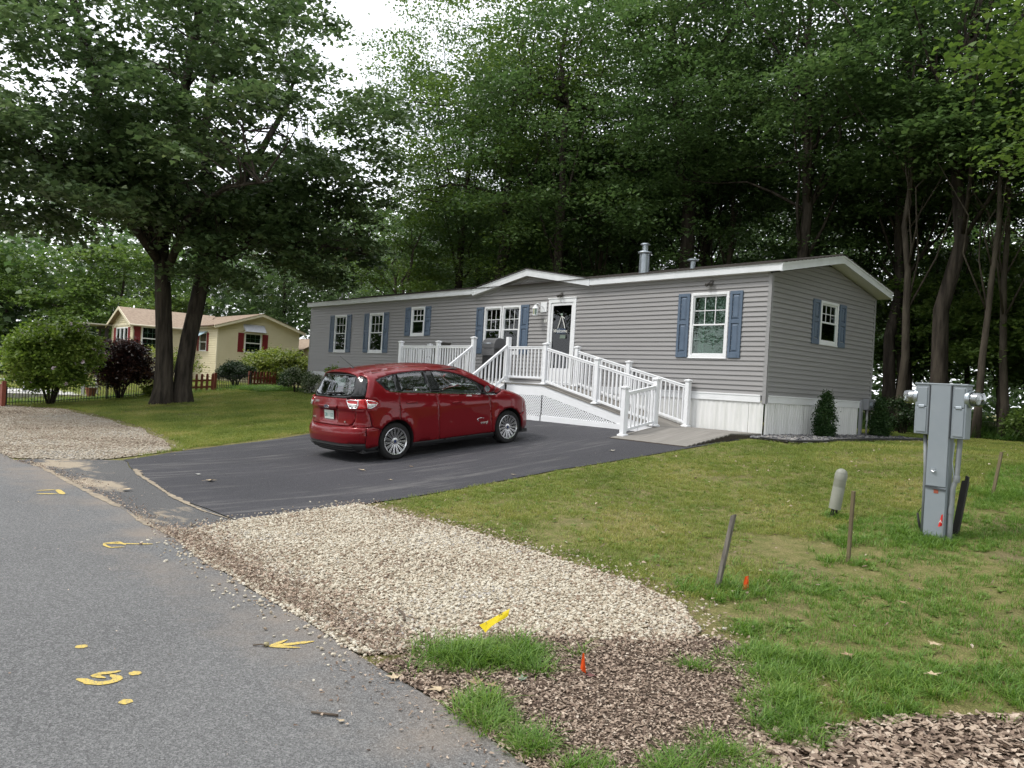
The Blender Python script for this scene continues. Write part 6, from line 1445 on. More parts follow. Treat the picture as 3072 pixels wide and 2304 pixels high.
def slopeN(x0, x1, ya, yb, za, zb, n):
    for k in range(n):
        t0, t1 = k/n, (k+1)/n+.15/n; y0, y1 = ya+(yb-ya)*t0, ya+(yb-ya)*t1; z0, z1 = za+(zb-za)*t0, za+(zb-za)*t1
        b.hexa([(x0, y0, z0), (x1, y0, z0), (x1, y1, z1-.012), (x0, y1, z1-.012)], [(x0, y0, z0+.016), (x1, y0, z0+.016), (x1, y1, z1), (x0, y1, z1)])
slopeN(-55, XG+.35, Y0-.32, ym, ZE-.05, ZP+.05, 14); slopeN(-55, XG+.35, Y1+.32, ym, ZE-.05, ZP+.05, 14); b.build('roof', m_yroof, YH)
b = MB(); b.tube([(-55, Y0-.36, ZE-.06), (XG+.2, Y0-.36, ZE-.06)], .055, 8); b.build('gutter', pmat('brown_gutter', (.20, .13, .09), .5), YH, smooth=True)
m_awn = pmat('awning_metal', (.32, .33, .36), .45, col2=(.42, .43, .46), vs_=7, stretch=(1, 9, 1))
b = MB(); b.hexa([(XG+.02, 3.80, 2.52), (XG+.02, 5.06, 2.52), (XG+.42, 5.06, 2.10), (XG+.42, 3.80, 2.10)], [(XG+.02, 3.80, 2.545), (XG+.02, 5.06, 2.545), (XG+.44, 5.06, 2.115), (XG+.44, 3.80, 2.115)]); aw = b.build('awning', m_awn, YH)
for y in (3.84, 5.02): b = MB(); b.bar((XG+.03, y, 2.05), (XG+.40, y, 2.12), .05, .03); b.bar((XG+.03, y-.0, 2.50), (XG+.12, y, 2.20), .07, .03); b.build('bracket', m_wht, aw)
b = MB(); b.hexa([(-38.85, Y0-.02, 2.0), (-37.5, Y0-.02, 2.0), (-37.5, Y0-.65, 1.62), (-38.85, Y0-.65, 1.62)], [(-38.85, Y0-.02, 2.02), (-37.5, Y0-.02, 2.02), (-37.5, Y0-.65, 1.64), (-38.85, Y0-.65, 1.64)]); b.build('awning', pmat('blue_white_awning', (.50, .58, .62), .5, col2=(.22, .36, .44), vs_=3.2, stretch=(4, .4, 1)), YH)
b = MB(); b.box(-39.38, -.12, -1.08, -39.34, .32, -.62)
for k in range(7): b.box(-39.345, -.09, -1.04+k*.06, -39.325, .29, -1.01+k*.06)
b.build('foundation_vent', m_wht, YH)
# porch wing with its own gable to the road
WXR, WXL, WY = -39.4, -43.9, -1.12; ZW, ZWP = 2.18, 3.12
RTw = lambda u, v, w_: (WXR+w_, u, v); FWw = lambda u, v, w_: (u, WY-w_, v)
hw_ = (-.72, .24, .70, 2.06); lapwall(YH, RTw, WY, Y0, ZB, ZW, .13, m_ysid, 'siding', [(hw_[0]+.04, hw_[1]-.04, hw_[2]+.04, hw_[3]-.04)])
h3 = (-42.9, -40.5, .6, 2.0); lapwall(YH, FWw, WXL, WXR, ZB, ZW, .13, m_ysid, 'siding', [h3])
wm = (WXL+WXR)/2
lapwall(YH, FWw, WXL, WXR, ZW, ZWP-.03, .11, m_ysid, 'gable_siding', (), lambda a, c: (WXL+(a-ZW)/(ZWP-ZW)*(wm-WXL), WXR-(a-ZW)/(ZWP-ZW)*(WXR-wm), WXL+(c-ZW)/(ZWP-ZW)*(wm-WXL), WXR-(c-ZW)/(ZWP-ZW)*(WXR-wm)))
plainwin(YH, RTw, hw_, .40, False)
for k in range(3): plainwin(YH, FWw, (-42.9+k*.8, -42.1+k*.8, .6, 2.0), None, True, False)
b = MB(); lbox(b, FWw, -43.35, .62, .016, -42.95, 1.98, .045); b.build('shutter', m_rsh, YH); b = MB(); lbox(b, FWw, -40.45, .62, .016, -40.05, 1.98, .045); b.build('shutter', m_rsh, YH)
b = MB()
for (xa, xb) in ((WXL-.3, wm), (WXR+.3, wm)):
    za, zb = ZW-.08, ZWP+.05; b.hexa([(xa, WY-.3, za), (xb, WY-.3, zb), (xb, Y0+1.9, zb), (xa, Y0+.3, za)], [(xa, WY-.3, za+.03), (xb, WY-.3, zb+.03), (xb, Y0+1.9, zb+.03), (xa, Y0+.3, za+.03)])
b.build('wing_roof', m_yroof, YH)
b = MB()
for (xa, xb) in ((WXL-.3, wm), (WXR+.3, wm)): b.hexa([(xa, WY-.33, ZW-.20), (xb, WY-.33, ZWP-.08), (xb, WY-.30, ZWP-.08), (xa, WY-.30, ZW-.20)], [(xa, WY-.33, ZW-.05), (xb, WY-.33, ZWP+.08), (xb, WY-.30, ZWP+.08), (xa, WY-.30, ZW-.05)])
b.box(WXL, WY-.05, ZW-.10, WXR, WY-.018, ZW+.02); b.build('rake_board', m_ytrim, YH)
b = MB(); b.tube([(WXR+.33, WY-.3, ZW-.10), (WXR+.33, Y0-.2, ZW-.10)], .055, 8); b.tube([(WXR+.30, WY-.2, ZW-.12), (WXR+.06, WY-.04, ZW-.4), (WXR+.06, WY-.04, ZB)], .04, 7); b.build('gutter', pmat('cream_gutter', (.5, .44, .34), .5), YH, smooth=True)
# pergola, pale blue house and tan shed around it
PG = thing('pergola', (-45.3, -1.9, -1.1), 'small dark posted pergola beside the yellow porch wing', 'pergola'); m_pg = pmat('dark_timber', (.055, .05, .05), .8)
for x, y in ((-44.4, -2.4), (-46.2, -2.4), (-44.4, -1.3), (-46.2, -1.3)): b = MB(); b.box(x-.09, y-.09, -1.15, x+.09, y+.09, 1.95); b.build('post', m_pg, PG)
for y in (-2.4, -1.3): b = MB(); b.box(-46.6, y-.05, 1.95, -43.9, y+.05, 2.12); b.build('beam', m_pg, PG)
b = MB(); b.box(-46.7, -2.7, 2.12, -43.8, -1.0, 2.19); b.build('roof', pmat('pale_sheet', (.42, .40, .34), .6), PG)
BH = thing('blue_house', (-62, 1, -1.2), 'pale blue white house glimpsed between flowering shrub and pergola', 'house'); m_bl = pmat('pale_blue_siding', (.55, .62, .68), .5)
lapwall(BH, lambda u, v, w_: (-60+w_, u, v), -3.2, 4.2, -1.3, 2.0, .14, m_bl)
b = MB(); b.box(-70, -3.2, -1.3, -60.05, 4.2, 2.0); b.build('wall', m_bl, BH)
b = MB(); b.hexa([(-70, -3.7, 1.9), (-59.6, -3.7, 1.9), (-59.6, .5, 2.75), (-70, .5, 2.75)], [(-70, -3.7, 2.0), (-59.6, -3.7, 2.0), (-59.6, .5, 2.85), (-70, .5, 2.85)]); b.hexa([(-70, 4.7, 1.9), (-59.6, 4.7, 1.9), (-59.6, .5, 2.75), (-70, .5, 2.75)], [(-70, 4.7, 2.0), (-59.6, 4.7, 2.0), (-59.6, .5, 2.85), (-70, .5, 2.85)]); b.build('roof', pmat('pale_grey_roof', (.45, .49, .50), .7), BH)
b = MB(); b.add([(-60.0, .5, 2.75), (-60.0, -3.2, 2.0), (-60.0, 4.2, 2.0)], [(0, 1, 2)]); b.build('gable', m_bl, BH); b = MB(); b.tube([(-61.5, -.3, 2.5), (-61.5, -.3, 3.3)], .06, 6); b.build('vent_pipe', m_wht, BH)
SH = thing('garden_shed', (-39, 9.5, -.8), 'tan shed glimpsed between the yellow home and the grey home', 'shed'); m_tan = pmat('tan_board', (.50, .40, .27), .7, col2=(.44, .35, .24), vs_=3, stretch=(1, 1, .2))
b = MB(); b.box(-41, 8.2, -.9, -37.2, 11.2, 1.4); b.add([(-37.19, 8.2, 1.4), (-37.19, 11.2, 1.4), (-37.19, 9.7, 2.1)], [(0, 1, 2)]); b.build('wall', m_tan, SH)
b = MB()
for y in (8.0, 11.4): b.hexa([(-41.2, y, 1.30), (-37, y, 1.30), (-37, 9.7, 2.12), (-41.2, 9.7, 2.12)], [(-41.2, y, 1.36), (-37, y, 1.36), (-37, 9.7, 2.18), (-41.2, 9.7, 2.18)])
b.build('roof', m_yroof, SH); b = MB(); b.box(-37.19, 9.1, -.85, -37.15, 10.3, 1.1); b.build('door', m_tan, SH)
# ---- low black metal fence with rust red picket panels
m_iron = pmat('black_iron', (.012, .012, .013), .5, spec=.4); m_rust = pmat('rust_red_stain', (.22, .055, .03), .8, col2=(.15, .04, .025), vs_=6, stretch=(4, 4, .6))
def fence(name, y0, y1, x0, x1, label, H=.62, step=.098, mat=m_iron):
    t = thing(name, (x0, y0, float(G(x0, y0))), label, 'fence'); n = int(math.hypot(y1-y0, x1-x0)/step); pk = None
    P = lambda s: (x0+(x1-x0)*s, y0+(y1-y0)*s)
    for k in range(n+1):
        x, y = P(k/n); z = float(G(x, y))
        if pk is None:
            b = MB(); b.box(x-.008, y-.008, z-.03, x+.008, y+.008, z+H); pk = b.build('picket', mat, t, origin=(x, y, z))
        else: dup(pk, (x, y, z), t)
    for h in (.10, H-.07):
        pts = [(*P(s), float(G(*P(s)))+h) for s in np.linspace(0, 1, 9)]
        b = MB()
        for a, c in zip(pts[:-1], pts[1:]): b.bar(a, c, .014, .022)
        b.build('rail', mat, t)
    m_ = max(1, int(math.hypot(y1-y0, x1-x0)/2.4))
    for k in range(m_+1):
        x, y = P(k/m_); z = float(G(x, y)); b = MB(); b.box(x-.022, y-.022, z-.05, x+.022, y+.022, z+H+.06); b.build('post', mat, t, .004)
    return t
fence('metal_fence', -9.85, -3.38, -21.3, -23.35, 'low black metal fence behind the flowering shrub and the dark shrub', .62)
fence('metal_fence', -2.5, -.62, -23.1, -24.0, 'low black metal fence under the clipped dome shrub, between the red picket panels', .62)
fence('metal_fence', .78, 1.25, -24.6, -24.6, 'short end of black metal fence right of the right red picket panel', .55)
def pickets(x0, y0, x1, y1, n, H, label):
    t = thing('picket_fence', (x0, y0, float(G(x0, y0))), label, 'fence', 'rust red picket fence panels'); L_ = math.hypot(x1-x0, y1-y0); ux, uy = (x1-x0)/L_, (y1-y0)/L_; pk = None
    for k in range(n):
        s = (k+.5)/n; x, y = x0+(x1-x0)*s, y0+(y1-y0)*s; z = float(G(x, y)); hh = .048
        if pk is None:
            b = MB(); a = [(-hh, .04), (hh, .04), (hh, H-.09), (.035, H-.06), (hh, H-.035), (.0, H), (-hh, H-.035), (-.035, H-.06), (-hh, H-.09)]
            b.hexa([(x+ux*p+uy*.01, y+uy*p-ux*.01, z+q) for p, q in a], [(x+ux*p-uy*.01, y+uy*p+ux*.01, z+q) for p, q in a]); pk = b.build('picket', m_rust, t, origin=(x, y, z))
        else: dup(pk, (x, y, z), t)
    for h in (.18, H*.62):
        b = MB(); b.bar((x0-uy*.03, y0+ux*.03, float(G(x0, y0))+h), (x1-uy*.03, y1+ux*.03, float(G(x1, y1))+h), .035, .07); b.build('rail', m_rust, t)
    for s in (0, 1):
        x, y = x0+(x1-x0)*s, y0+(y1-y0)*s; z = float(G(x, y)); b = MB(); b.box(x-.05, y-.05, z-.05, x+.05, y+.05, z+H+.02); b.build('post', m_rust, t, .006)
pickets(-23.6, -3.55, -23.0, -2.5, 6, .72, 'rust red picket fence panel just right of the maple trunks')
pickets(-24.2, -.58, -24.6, .72, 8, .70, 'rust red picket fence panel in front of the yellow green bush')
GT = thing('red_gate', (-20.6, -10.35, -1.7), 'rust red wooden gate leaf at the far left edge behind the gravel', 'gate')
for k in range(4): b = MB(); b.box(-21.2+.145*k, -10.06, -1.70, -21.2+.145*k+.138, -10.03, -.93); b.build('plank', m_rust, GT, .004)
b = MB(); b.box(-21.25, -10.03, -1.45, -20.6, -9.99, -1.36); b.build('rail', m_rust, GT); b = MB(); b.box(-20.62, -10.09, -1.75, -20.53, -9.98, -.88); b.build('post', m_rust, GT, .005)
b = MB(); b.box(-31, -9.5, -1.74, -25.4, -6.2, -1.44); o = b.build('patio_slab', pmat('pale_concrete', (.52, .51, .49), .8, col2=(.45, .44, .42), vs_=3), None); tag(o, 'pale concrete patio slab behind the black metal fence', 'patio')
WP = thing('patio_planter', (-25.9, -6.35, -1.44), 'white arched garden stand behind the fence beside the dark shrub', 'plant stand')
for y in (-6.6, -6.1): b = MB(); b.box(-25.94, y-.05, -1.44, -25.86, y+.05, -.55); b.build('post', m_wht, WP)
b = MB(); b.tube([(-25.9, -6.6+.5*k/8, -.55+.14*math.sin(math.pi*k/8)) for k in range(9)], .04, 6); b.build('arch', m_wht, WP); b = MB(); b.box(-25.96, -6.6, -1.2, -25.84, -6.1, -1.12); b.build('shelf', m_wht, WP)
BT = thing('garden_bench', (-27, -9.0, -1.44), 'low white bench on the patio seen through the flowering shrub', 'bench')
b = MB(); b.box(-27.2, -9.5, -1.02, -26.8, -8.3, -.96); b.build('seat', m_wht, BT)
for y in (-9.4, -8.4): b = MB(); b.box(-27.15, y-.04, -1.44, -26.85, y+.04, -1.02); b.build('leg', m_wht, BT)
FP = thing('flower_pot', (-24.0, -6.75, -1.47), 'terracotta flower pot on the ground by the dark shrub', 'flower pot'); b = MB(); b.lathe([(0, -1.47), (.13, -1.47), (.19, -1.15), (.20, -1.15), (.20, -1.10), (.17, -1.10), (.17, -1.16), (0, -1.16)], (-24, -6.75, 0), n=16); b.build('pot', pmat('terracotta', (.30, .11, .06), .8), FP, smooth='auto')
rg = np.random.default_rng(4); P = rg.normal(0, .10, (60, 3))+np.array([-24, -6.75, -.98]); V, F = leaves(P, .1, rg, LT_QUAD, .8); me = mesh_np('foliage', V, F, m_lf_bright); o = link_mesh('foliage', me, FP); o.location = -Vector((-24.0, -6.75, -1.47))

# ================================================================== SHRUBS
def shrub(name, loc, label, cat, size, n, k, ls, mat, seed, stems=5, tmpl=LT_QUAD, sr=.28, inner=.5, zc=None, lump=.25, tilt=.8, stem_r=.03, bark=None, group=None, flat=.6, bottom=.9, zmin=.05, spread=.55):
    rg = np.random.default_rng(seed); t = thing(name, loc, label, cat, group); rx, ry, h = size; z0 = h*.52 if zc is None else zc
    S, d = crown_sprays(n, np.array([0, 0, z0]), np.array([rx, ry, h-z0]), rg, inner, zmin, lump, seed, bottom)
    b = MB()
    for q in range(stems):
        a = 6.283*q/stems+rg.normal(0, .2); e = (rx*spread*math.cos(a), ry*spread*math.sin(a), z0*rg.uniform(.9, 1.25)); b.tube([(.06*math.cos(a), .06*math.sin(a), -.05), (e[0]*.4, e[1]*.4, e[2]*.45), e], [stem_r, stem_r*.8, stem_r*.35], 6)
        for _ in range(3): j = S[rg.integers(0, len(S))]; b.tube([(e[0]*.4, e[1]*.4, e[2]*.45), tuple((np.array(e)*.5+j)*.55), tuple(j)], [stem_r*.6, stem_r*.4, stem_r*.15], 4, cap=False)
    s_ = b.build('stem', bark or m_bark, None, smooth=True); s_.parent = t; s_.location = (0, 0, 0)
    P = spray_points(S, d, sr, k, rg, flat, .1); V, F = leaves(P, ls, rg, tmpl, tilt); link_mesh('foliage', mesh_np('foliage', V, F, mat), t)
    return t, S
m_lf_sharon = leafmat('sharon_leaf', [(0, (.075, .13, .024)), (.5, (.16, .24, .045)), (.85, (.26, .34, .08)), (1, (.36, .40, .12))], .38, .35, .45, False, (.8, .4))
m_lf_dark = leafmat('purple_leaf', [(0, (.014, .010, .012)), (.45, (.036, .018, .018)), (.75, (.09, .042, .03)), (1, (.17, .10, .05))], .28, .45, .4, False, (1.2, .4))
m_lf_yel = leafmat('yellow_green_leaf', [(0, (.08, .12, .022)), (.5, (.18, .23, .045)), (1, (.32, .34, .10))], .38, .35, .45, False, (.8, .3))
m_lf_yew = leafmat('yew_needle', [(0, (.008, .022, .007)), (.6, (.022, .050, .014)), (1, (.055, .085, .025))], .15, .35, .5, False, (1.5, .3))
m_lf_thuja = leafmat('thuja_spray', [(0, (.012, .034, .010)), (.6, (.030, .070, .018)), (1, (.065, .105, .030))], .2, .3, .5, False, (2, .3))
t, S = shrub('flowering_shrub', (-21.25, -8.6, -1.64), 'tall flowering shrub with pale pink blooms in front of the black fence', 'shrub', (1.34, 1.42, 2.85), 520, 52, .12, m_lf_sharon, 51, 9, sr=.30, inner=.35, zc=1.62, zmin=.55, stem_r=.035)
rg = np.random.default_rng(8); m_pet = pmat('pale_petal', (.72, .60, .66), .6); m_eye = pmat('crimson_eye', (.30, .02, .06), .6)
top = S[(np.linalg.norm(S-np.array([0, 0, 1.62]), axis=1) > 1.0)]
for j in range(26):
    c = Vector(top[rg.integers(0, len(top))])*1.05; c.z = c.z/1.05*1.02; view = (Vector((8.7, -14.4, .5))-Vector((-21.25, -8.6, 0))).normalized(); nrm = (view+Vector(rg.normal(0, .5, 3))+Vector((0, 0, .3))).normalized(); a = nrm.orthogonal().normalized(); bb = nrm.cross(a); b = MB()
    for q in range(5):
        th = 6.283*q/5; dr_ = a*math.cos(th)+bb*math.sin(th); sd = nrm.cross(dr_); b.add([c, c+dr_*.05+sd*.04, c+dr_*.085+nrm*.01, c+dr_*.05-sd*.04], [(0, 1, 2, 3)])
    fl = b.build('blossom', m_pet, None); fl.parent = t; fl.location = (0, 0, 0)
    b = MB(); b.add([c+nrm*.008+(a*math.cos(q)+bb*math.sin(q))*.018 for q in (0, 1.57, 3.14, 4.71)], [(0, 1, 2, 3)]); e = b.build('blossom_eye', m_eye, None); e.parent = fl; e.location = (0, 0, 0)
shrub('dark_shrub', (-22.5, -6.15, -1.42), 'dark purple red shrub left of the maple trunks', 'shrub', (.98, 1.06, 2.08), 340, 50, .095, m_lf_dark, 52, 8, sr=.26, inner=.35, zc=1.12, zmin=.35, stem_r=.035)
shrub('dome_shrub', (-25.7, -.6, -.85), 'clipped dark green dome shrub on bare stems behind the black fence', 'shrub', (.88, .76, 1.0), 300, 60, .06, m_lf_yew, 53, 6, sr=.16, inner=.6, zc=.55, lump=.04, zmin=.42, bottom=.5, stem_r=.035, flat=.9)
shrub('garden_bush', (-25.9, 1.7, -.81), 'broad yellow green bush between the picket panel and the grey home', 'shrub', (1.8, 1.55, 1.78), 420, 46, .115, m_lf_yel, 54, 7, sr=.34, inner=.4, zc=.85, zmin=.1)
shrub('conical_shrub', (-21.5, -.15, -.82), 'small dark green conical evergreen in front of the broad yellow green bush', 'shrub', (.38, .38, .78), 110, 24, .045, m_lf_thuja, 55, 3, sr=.13, inner=.4, zc=.36, lump=.1, zmin=.03)
shrub('low_shrub', (-20.7, .25, -.81), 'low leafy shrub right of the small conical evergreen', 'shrub', (.42, .42, .62), 90, 22, .06, m_lf_sharon, 56, 4, sr=.15, inner=.3, zc=.3, zmin=.03)
m_lf_var = leafmat('variegated_leaf', [(0, (.03, .06, .015)), (.45, (.06, .10, .03)), (.7, (.30, .33, .22)), (1, (.50, .52, .42))], .3, .3, .5, False, (2, .3))
shrub('corner_shrub', (-19.7, -.62, -.84), 'loose dark and white flecked shrub against the left corner of the grey home', 'shrub', (.55, .45, 1.25), 110, 20, .075, m_lf_var, 57, 7, sr=.18, inner=.25, zc=.6, zmin=.03, lump=.4, stem_r=.015)
shrub('corner_shrub', (-18.5, -.65, -.85), 'low weedy shrub under the first window of the grey home', 'shrub', (.6, .4, .75), 90, 18, .07, m_lf_var, 58, 5, sr=.18, inner=.25, zc=.36, zmin=.03, lump=.4, stem_r=.012)
shrub('wispy_shrub', (-16.9+.0, -.6, -.83), 'tall wispy weed against the wall between the first two windows', 'shrub', (.28, .22, 1.35), 26, 12, .08, m_lf_sharon, 59, 4, sr=.15, inner=.2, zc=.85, zmin=.2, stem_r=.010)
shrub('airy_shrub', (-26.5, -3.1, -1.05), 'airy pale green shrub behind the maple trunks against the yellow wall', 'shrub', (1.0, 1.6, 2.3), 130, 16, .10, m_lf_yel, 60, 7, sr=.34, inner=.2, zc=1.3, zmin=.3, lump=.4, stem_r=.015)
shrub('hosta_plant', (-22.6, -5.0, -1.3), 'bright broad leaved plant at the fence foot left of the maple', 'plant', (.32, .32, .42), 26, 12, .20, m_lf_yel, 61, 3, sr=.16, inner=.1, zc=.2, zmin=.02)
def cone(name, loc, label, h, r, seed, n=260):
    rg = np.random.default_rng(seed); t = thing(name, loc, label, 'shrub'); zz = rg.uniform(.04, 1, n)**1.25; a = rg.uniform(0, 6.283, n); prof = np.interp(zz, [0, .12, .3, .6, .85, 1], [.55, .92, 1, .68, .32, .06]); rr_ = r*prof*np.sqrt(rg.uniform(.35, 1.05, n))
    S = np.column_stack([rr_*np.cos(a), rr_*np.sin(a), zz*h]); d = np.column_stack([np.cos(a), np.sin(a), .6+0*a])
    P = spray_points(S, d, .075, 30, rg, 1.0, 0); P[:, 2] += .02; V, F = leaves(P, .040, rg, LT_QUAD, 1.3); link_mesh('foliage', mesh_np('foliage', V, F, m_lf_thuja), t)
    b = MB(); b.tube([(0, 0, -.05), (0, 0, h*.8)], [.025, .008], 6); s_ = b.build('stem', m_bark, None); s_.parent = t; s_.location = (0, 0, 0)
cone('arborvitae', (.42, 1.72, -.81), 'small conical arborvitae in the slate bed against the ribbed skirting, middle of the gable', .90, .215, 71)
cone('arborvitae', (.40, 4.36, -.81), 'small conical arborvitae by the service box at the rear gable corner', .90, .20, 72)
shrub('dark_bush', (-.68, 8.15, -.81), 'dark green bush at the woodland edge right of the gable', 'shrub', (.55, .55, .95), 130, 24, .06, m_lf_yew, 73, 4, sr=.18, inner=.4, zc=.5)
shrub('dark_bush', (3.6, 10.2, -.81), 'leafy bush at the woodland edge far right', 'shrub', (1.3, .9, 1.0), 170, 24, .09, m_lf_forest, 74, 5, sr=.26, inner=.4, zc=.5)
shrub('dark_bush', (1.9, 9.9, -.81), 'leafy bush just right of the slim dark leaning trunk', 'shrub', (.9, .8, .9), 130, 24, .09, m_lf_bright, 75, 5, sr=.24, inner=.4, zc=.45)

# ================================================================== UTILITY PEDESTAL
m_ped = pmat('pedestal_grey', (.215, .245, .275), .45, col2=(.235, .262, .29), vs_=3, spec=.4, obj=False)
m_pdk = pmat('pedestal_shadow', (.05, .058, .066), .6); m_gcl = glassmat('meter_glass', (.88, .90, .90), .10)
PX, PY, PZ = 5.505, -5.80, -1.40
PED = thing('utility_pedestal', (PX, PY, PZ), 'tall grey electric pedestal with two glass meters', 'utility pedestal')
b = MB(); b.box(PX-.095, PY-.03, PZ-.05, PX+.115, PY+.085, .185); col_ = b.build('post', m_ped, PED, .006)
b = MB(); b.box(PX-.088, PY-.045, PZ-.05, PX+.108, PY-.028, -.865); col2_ = b.build('lower_cover', m_ped, PED, .004)
b = MB(); b.box(PX-.086, PY-.052, -.855, PX+.106, PY-.031, .175); b.build('upper_cover', m_ped, PED, .004)
b = MB(); b.box(PX-.04, PY-.062, -.70, PX+.0, PY-.052, -.675); b.tube([(PX-.03, PY-.065, -.70), (PX-.005, PY-.072, -.71), (PX+.01, PY-.065, -.695)], .006, 6); b.build('latch', m_galv, PED)
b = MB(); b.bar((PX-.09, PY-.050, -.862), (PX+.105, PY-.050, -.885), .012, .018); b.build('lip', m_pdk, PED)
b = MB(); b.box(PX-.005, PY-.0475, -.925, PX+.04, PY-.046, -.885); b.build('rust_stain', pmat('rust_paint', (.28, .07, .04), .8), PED)
for s, x0, x1 in ((-1, PX-.235, PX-.098), (1, PX+.118, PX+.255)):
    zt_, zb = .175, -.335 if s < 0 else -.36
    b = MB(); b.box(x0, PY-.045, zb, x1, PY+.10, zt_); bx = b.build('meter_box', m_ped, PED, .007)
    b = MB(); b.box(x0+.022, PY-.054, zb+.022, x1-.018, PY-.044, -.06); b.box(x0+.022, PY-.054, -.05, x1-.018, PY-.044, zt_-.03); b.build('box_cover', m_ped, bx, .005)
    b = MB(); b.box((x0+x1)/2-.03, PY-.062, -.065, (x0+x1)/2+.03, PY-.052, -.035); b.build('seal', m_galv, bx, .005)
    xf_ = x0 if s < 0 else x1; ax = Vector((s, -.12, 0)).normalized(); o_ = Vector((xf_, PY+.025, .045))
    b = MB(); b.lathe([(.0, -.01), (.088, -.01), (.088, .022), (.080, .030), (.070, .030)], o_, ax, 26); b.build('meter_ring', m_galv, bx, smooth='auto')
    b = MB(); b.lathe([(.072, .028), (.070, .11), (.062, .128), (0, .134)], o_, ax, 26); b.build('meter_glass', m_gcl, bx, smooth='auto')
    b = MB(); b.lathe([(0, .03), (.058, .03), (.058, .085), (0, .085)], o_, ax, 20); b.build('meter_face', pmat('meter_face', (.62, .63, .64), .35, .5, col2=(.22, .23, .24), vs_=38), bx, smooth='auto')
b = MB(); b.box(PX-.245, PY-.055, .172, PX+.265, PY+.11, .190); b.build('top_cap', m_ped, PED, .005)
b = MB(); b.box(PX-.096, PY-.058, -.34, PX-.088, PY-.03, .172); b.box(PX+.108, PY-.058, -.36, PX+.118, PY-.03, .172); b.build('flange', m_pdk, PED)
m_con = pmat('grey_conduit', (.22, .235, .245), .5, col2=(.16, .175, .185), vs_=5)
b = MB(); b.tube([(PX+.185, PY+.04, -.36), (PX+.175, PY+.035, -.75), (PX+.15, PY+.02, -.86), (PX+.145, PY+.01, PZ-.05)], .026, 10); b.lathe([(.031, -.80), (.034, -.79), (.034, -.74), (.031, -.73)], (PX+.172, PY+.034, 0), n=12); b.lathe([(.029, -1.12), (.029, -1.05)], (PX+.147, PY+.015, 0), n=12); b.build('conduit', m_con, PED, smooth='auto')
b = MB(); b.tube([(PX-.15, PY+.04, -.34), (PX-.125, PY+.03, -.7), (PX-.12, PY+.03, PZ-.05)], .020, 8); b.build('conduit', m_con, PED, smooth=True)
b = MB(); b.tube([(PX+.15, PY+.0, -.40), (PX+.142, PY-.01, -.6), (PX+.16, PY-.0, -.75)], .005, 5); b.build('ground_wire', m_galv, PED)
def stake(name, a, c, w_, mat, label, cat='stake', group=None, taper=1., bev=.003):
    b = MB(); a = Vector(a); c = Vector(c); d = (c-a).normalized(); u = Vector((0, -1, 0)); sd = d.cross(u).normalized(); u = sd.cross(d)
    lo = [a+sd*w_/2*i+u*w_/2*j for i, j in ((-1,-1),(1,-1),(1,1),(-1,1))]; hi = [c+sd*w_/2*taper*i+u*w_/2*taper*j+d*((.012*i) if taper != 1 else 0) for i, j in ((-1,-1),(1,-1),(1,1),(-1,1))]
    b.hexa(lo, hi); return tag(b.build(name, mat, None, bev), label, cat, group)
m_wst = pmat('weathered_wood', (.20, .18, .155), .9, col2=(.10, .09, .08), vs_=6, stretch=(6, 6, .6), bump=(30, .8, .006))
m_trt = pmat('treated_wood', (.15, .12, .065), .8, col2=(.11, .085, .048), vs_=6, stretch=(6, 6, .6)); m_bpl = pmat('charred_post', (.014, .013, .012), .7, bump=(40, .5, .005))
stake('wooden_stake', (4.985, -8.82, -1.75), (5.085, -8.77, -1.03), .036, m_wst, 'grey weathered leaning wooden stake beside the gravel corner', taper=.95)
stake('wooden_stake', (5.325, -7.25, -1.62), (5.345, -7.26, -.865), .030, m_trt, 'upright brown square stake in front of the beige cable bollard')
stake('wooden_stake', (5.225, -3.30, -1.2), (5.29, -3.23, -.56), .034, m_trt, 'leaning brown stake farthest right behind the pedestal')
b = MB(); b.hexa([(5.585, -5.60, -1.45), (5.645, -5.60, -1.45), (5.645, -5.55, -1.45), (5.585, -5.55, -1.45)], [(5.645, -5.53, -.79), (5.705, -5.53, -.78), (5.705, -5.48, -.80), (5.645, -5.48, -.81)]); b.hexa([(5.665, -5.53, -.85), (5.698, -5.53, -.85), (5.698, -5.49, -.85), (5.665, -5.49, -.85)], [(5.675, -5.52, -.735), (5.705, -5.52, -.75), (5.705, -5.485, -.75), (5.675, -5.485, -.735)])
tag(b.build('black_post', m_bpl, None, .003), 'black broken post leaning right of the pedestal', 'post')
b = MB(); b.tube([(5.335, -5.66, -1.42), (5.30, -5.70, -1.17)], [.016, .011], 7); b.tube([(5.30, -5.70, -1.17), (5.33, -5.70, -1.11), (5.36, -5.69, -1.13)], .004, 5); tag(b.build('black_stub', m_bpl, None, smooth=True), 'short black cable stub left of the pedestal foot', 'cable stub')
CB_ = thing('cable_bollard', (4.39, -5.66, -1.37), 'beige round topped plastic bollard leaning on the lawn', 'bollard')
m_bol = pmat('beige_plastic', (.25, .255, .215), .55, col2=(.21, .215, .18), vs_=8)
ax = Vector((.115, .05, 1)).normalized(); o_ = Vector((4.385, -5.66, -1.27))
b = MB(); pr = [(.066, 0), (.066, .25), (.0655, .252), (.0655, .258), (.066, .26), (.066, .40)]+[(.066*math.cos(t), .40+.066*math.sin(t)) for t in np.linspace(.15, 1.57, 9)]; b.lathe(pr, o_, ax, 26); b.build('shell', m_bol, CB_, smooth='auto')
b = MB(); b.lathe([(.0685, .34), (.0685, .40), (.066, .405)], o_, ax, 26); b.build('collar', m_bol, CB_, smooth='auto')
b = MB()
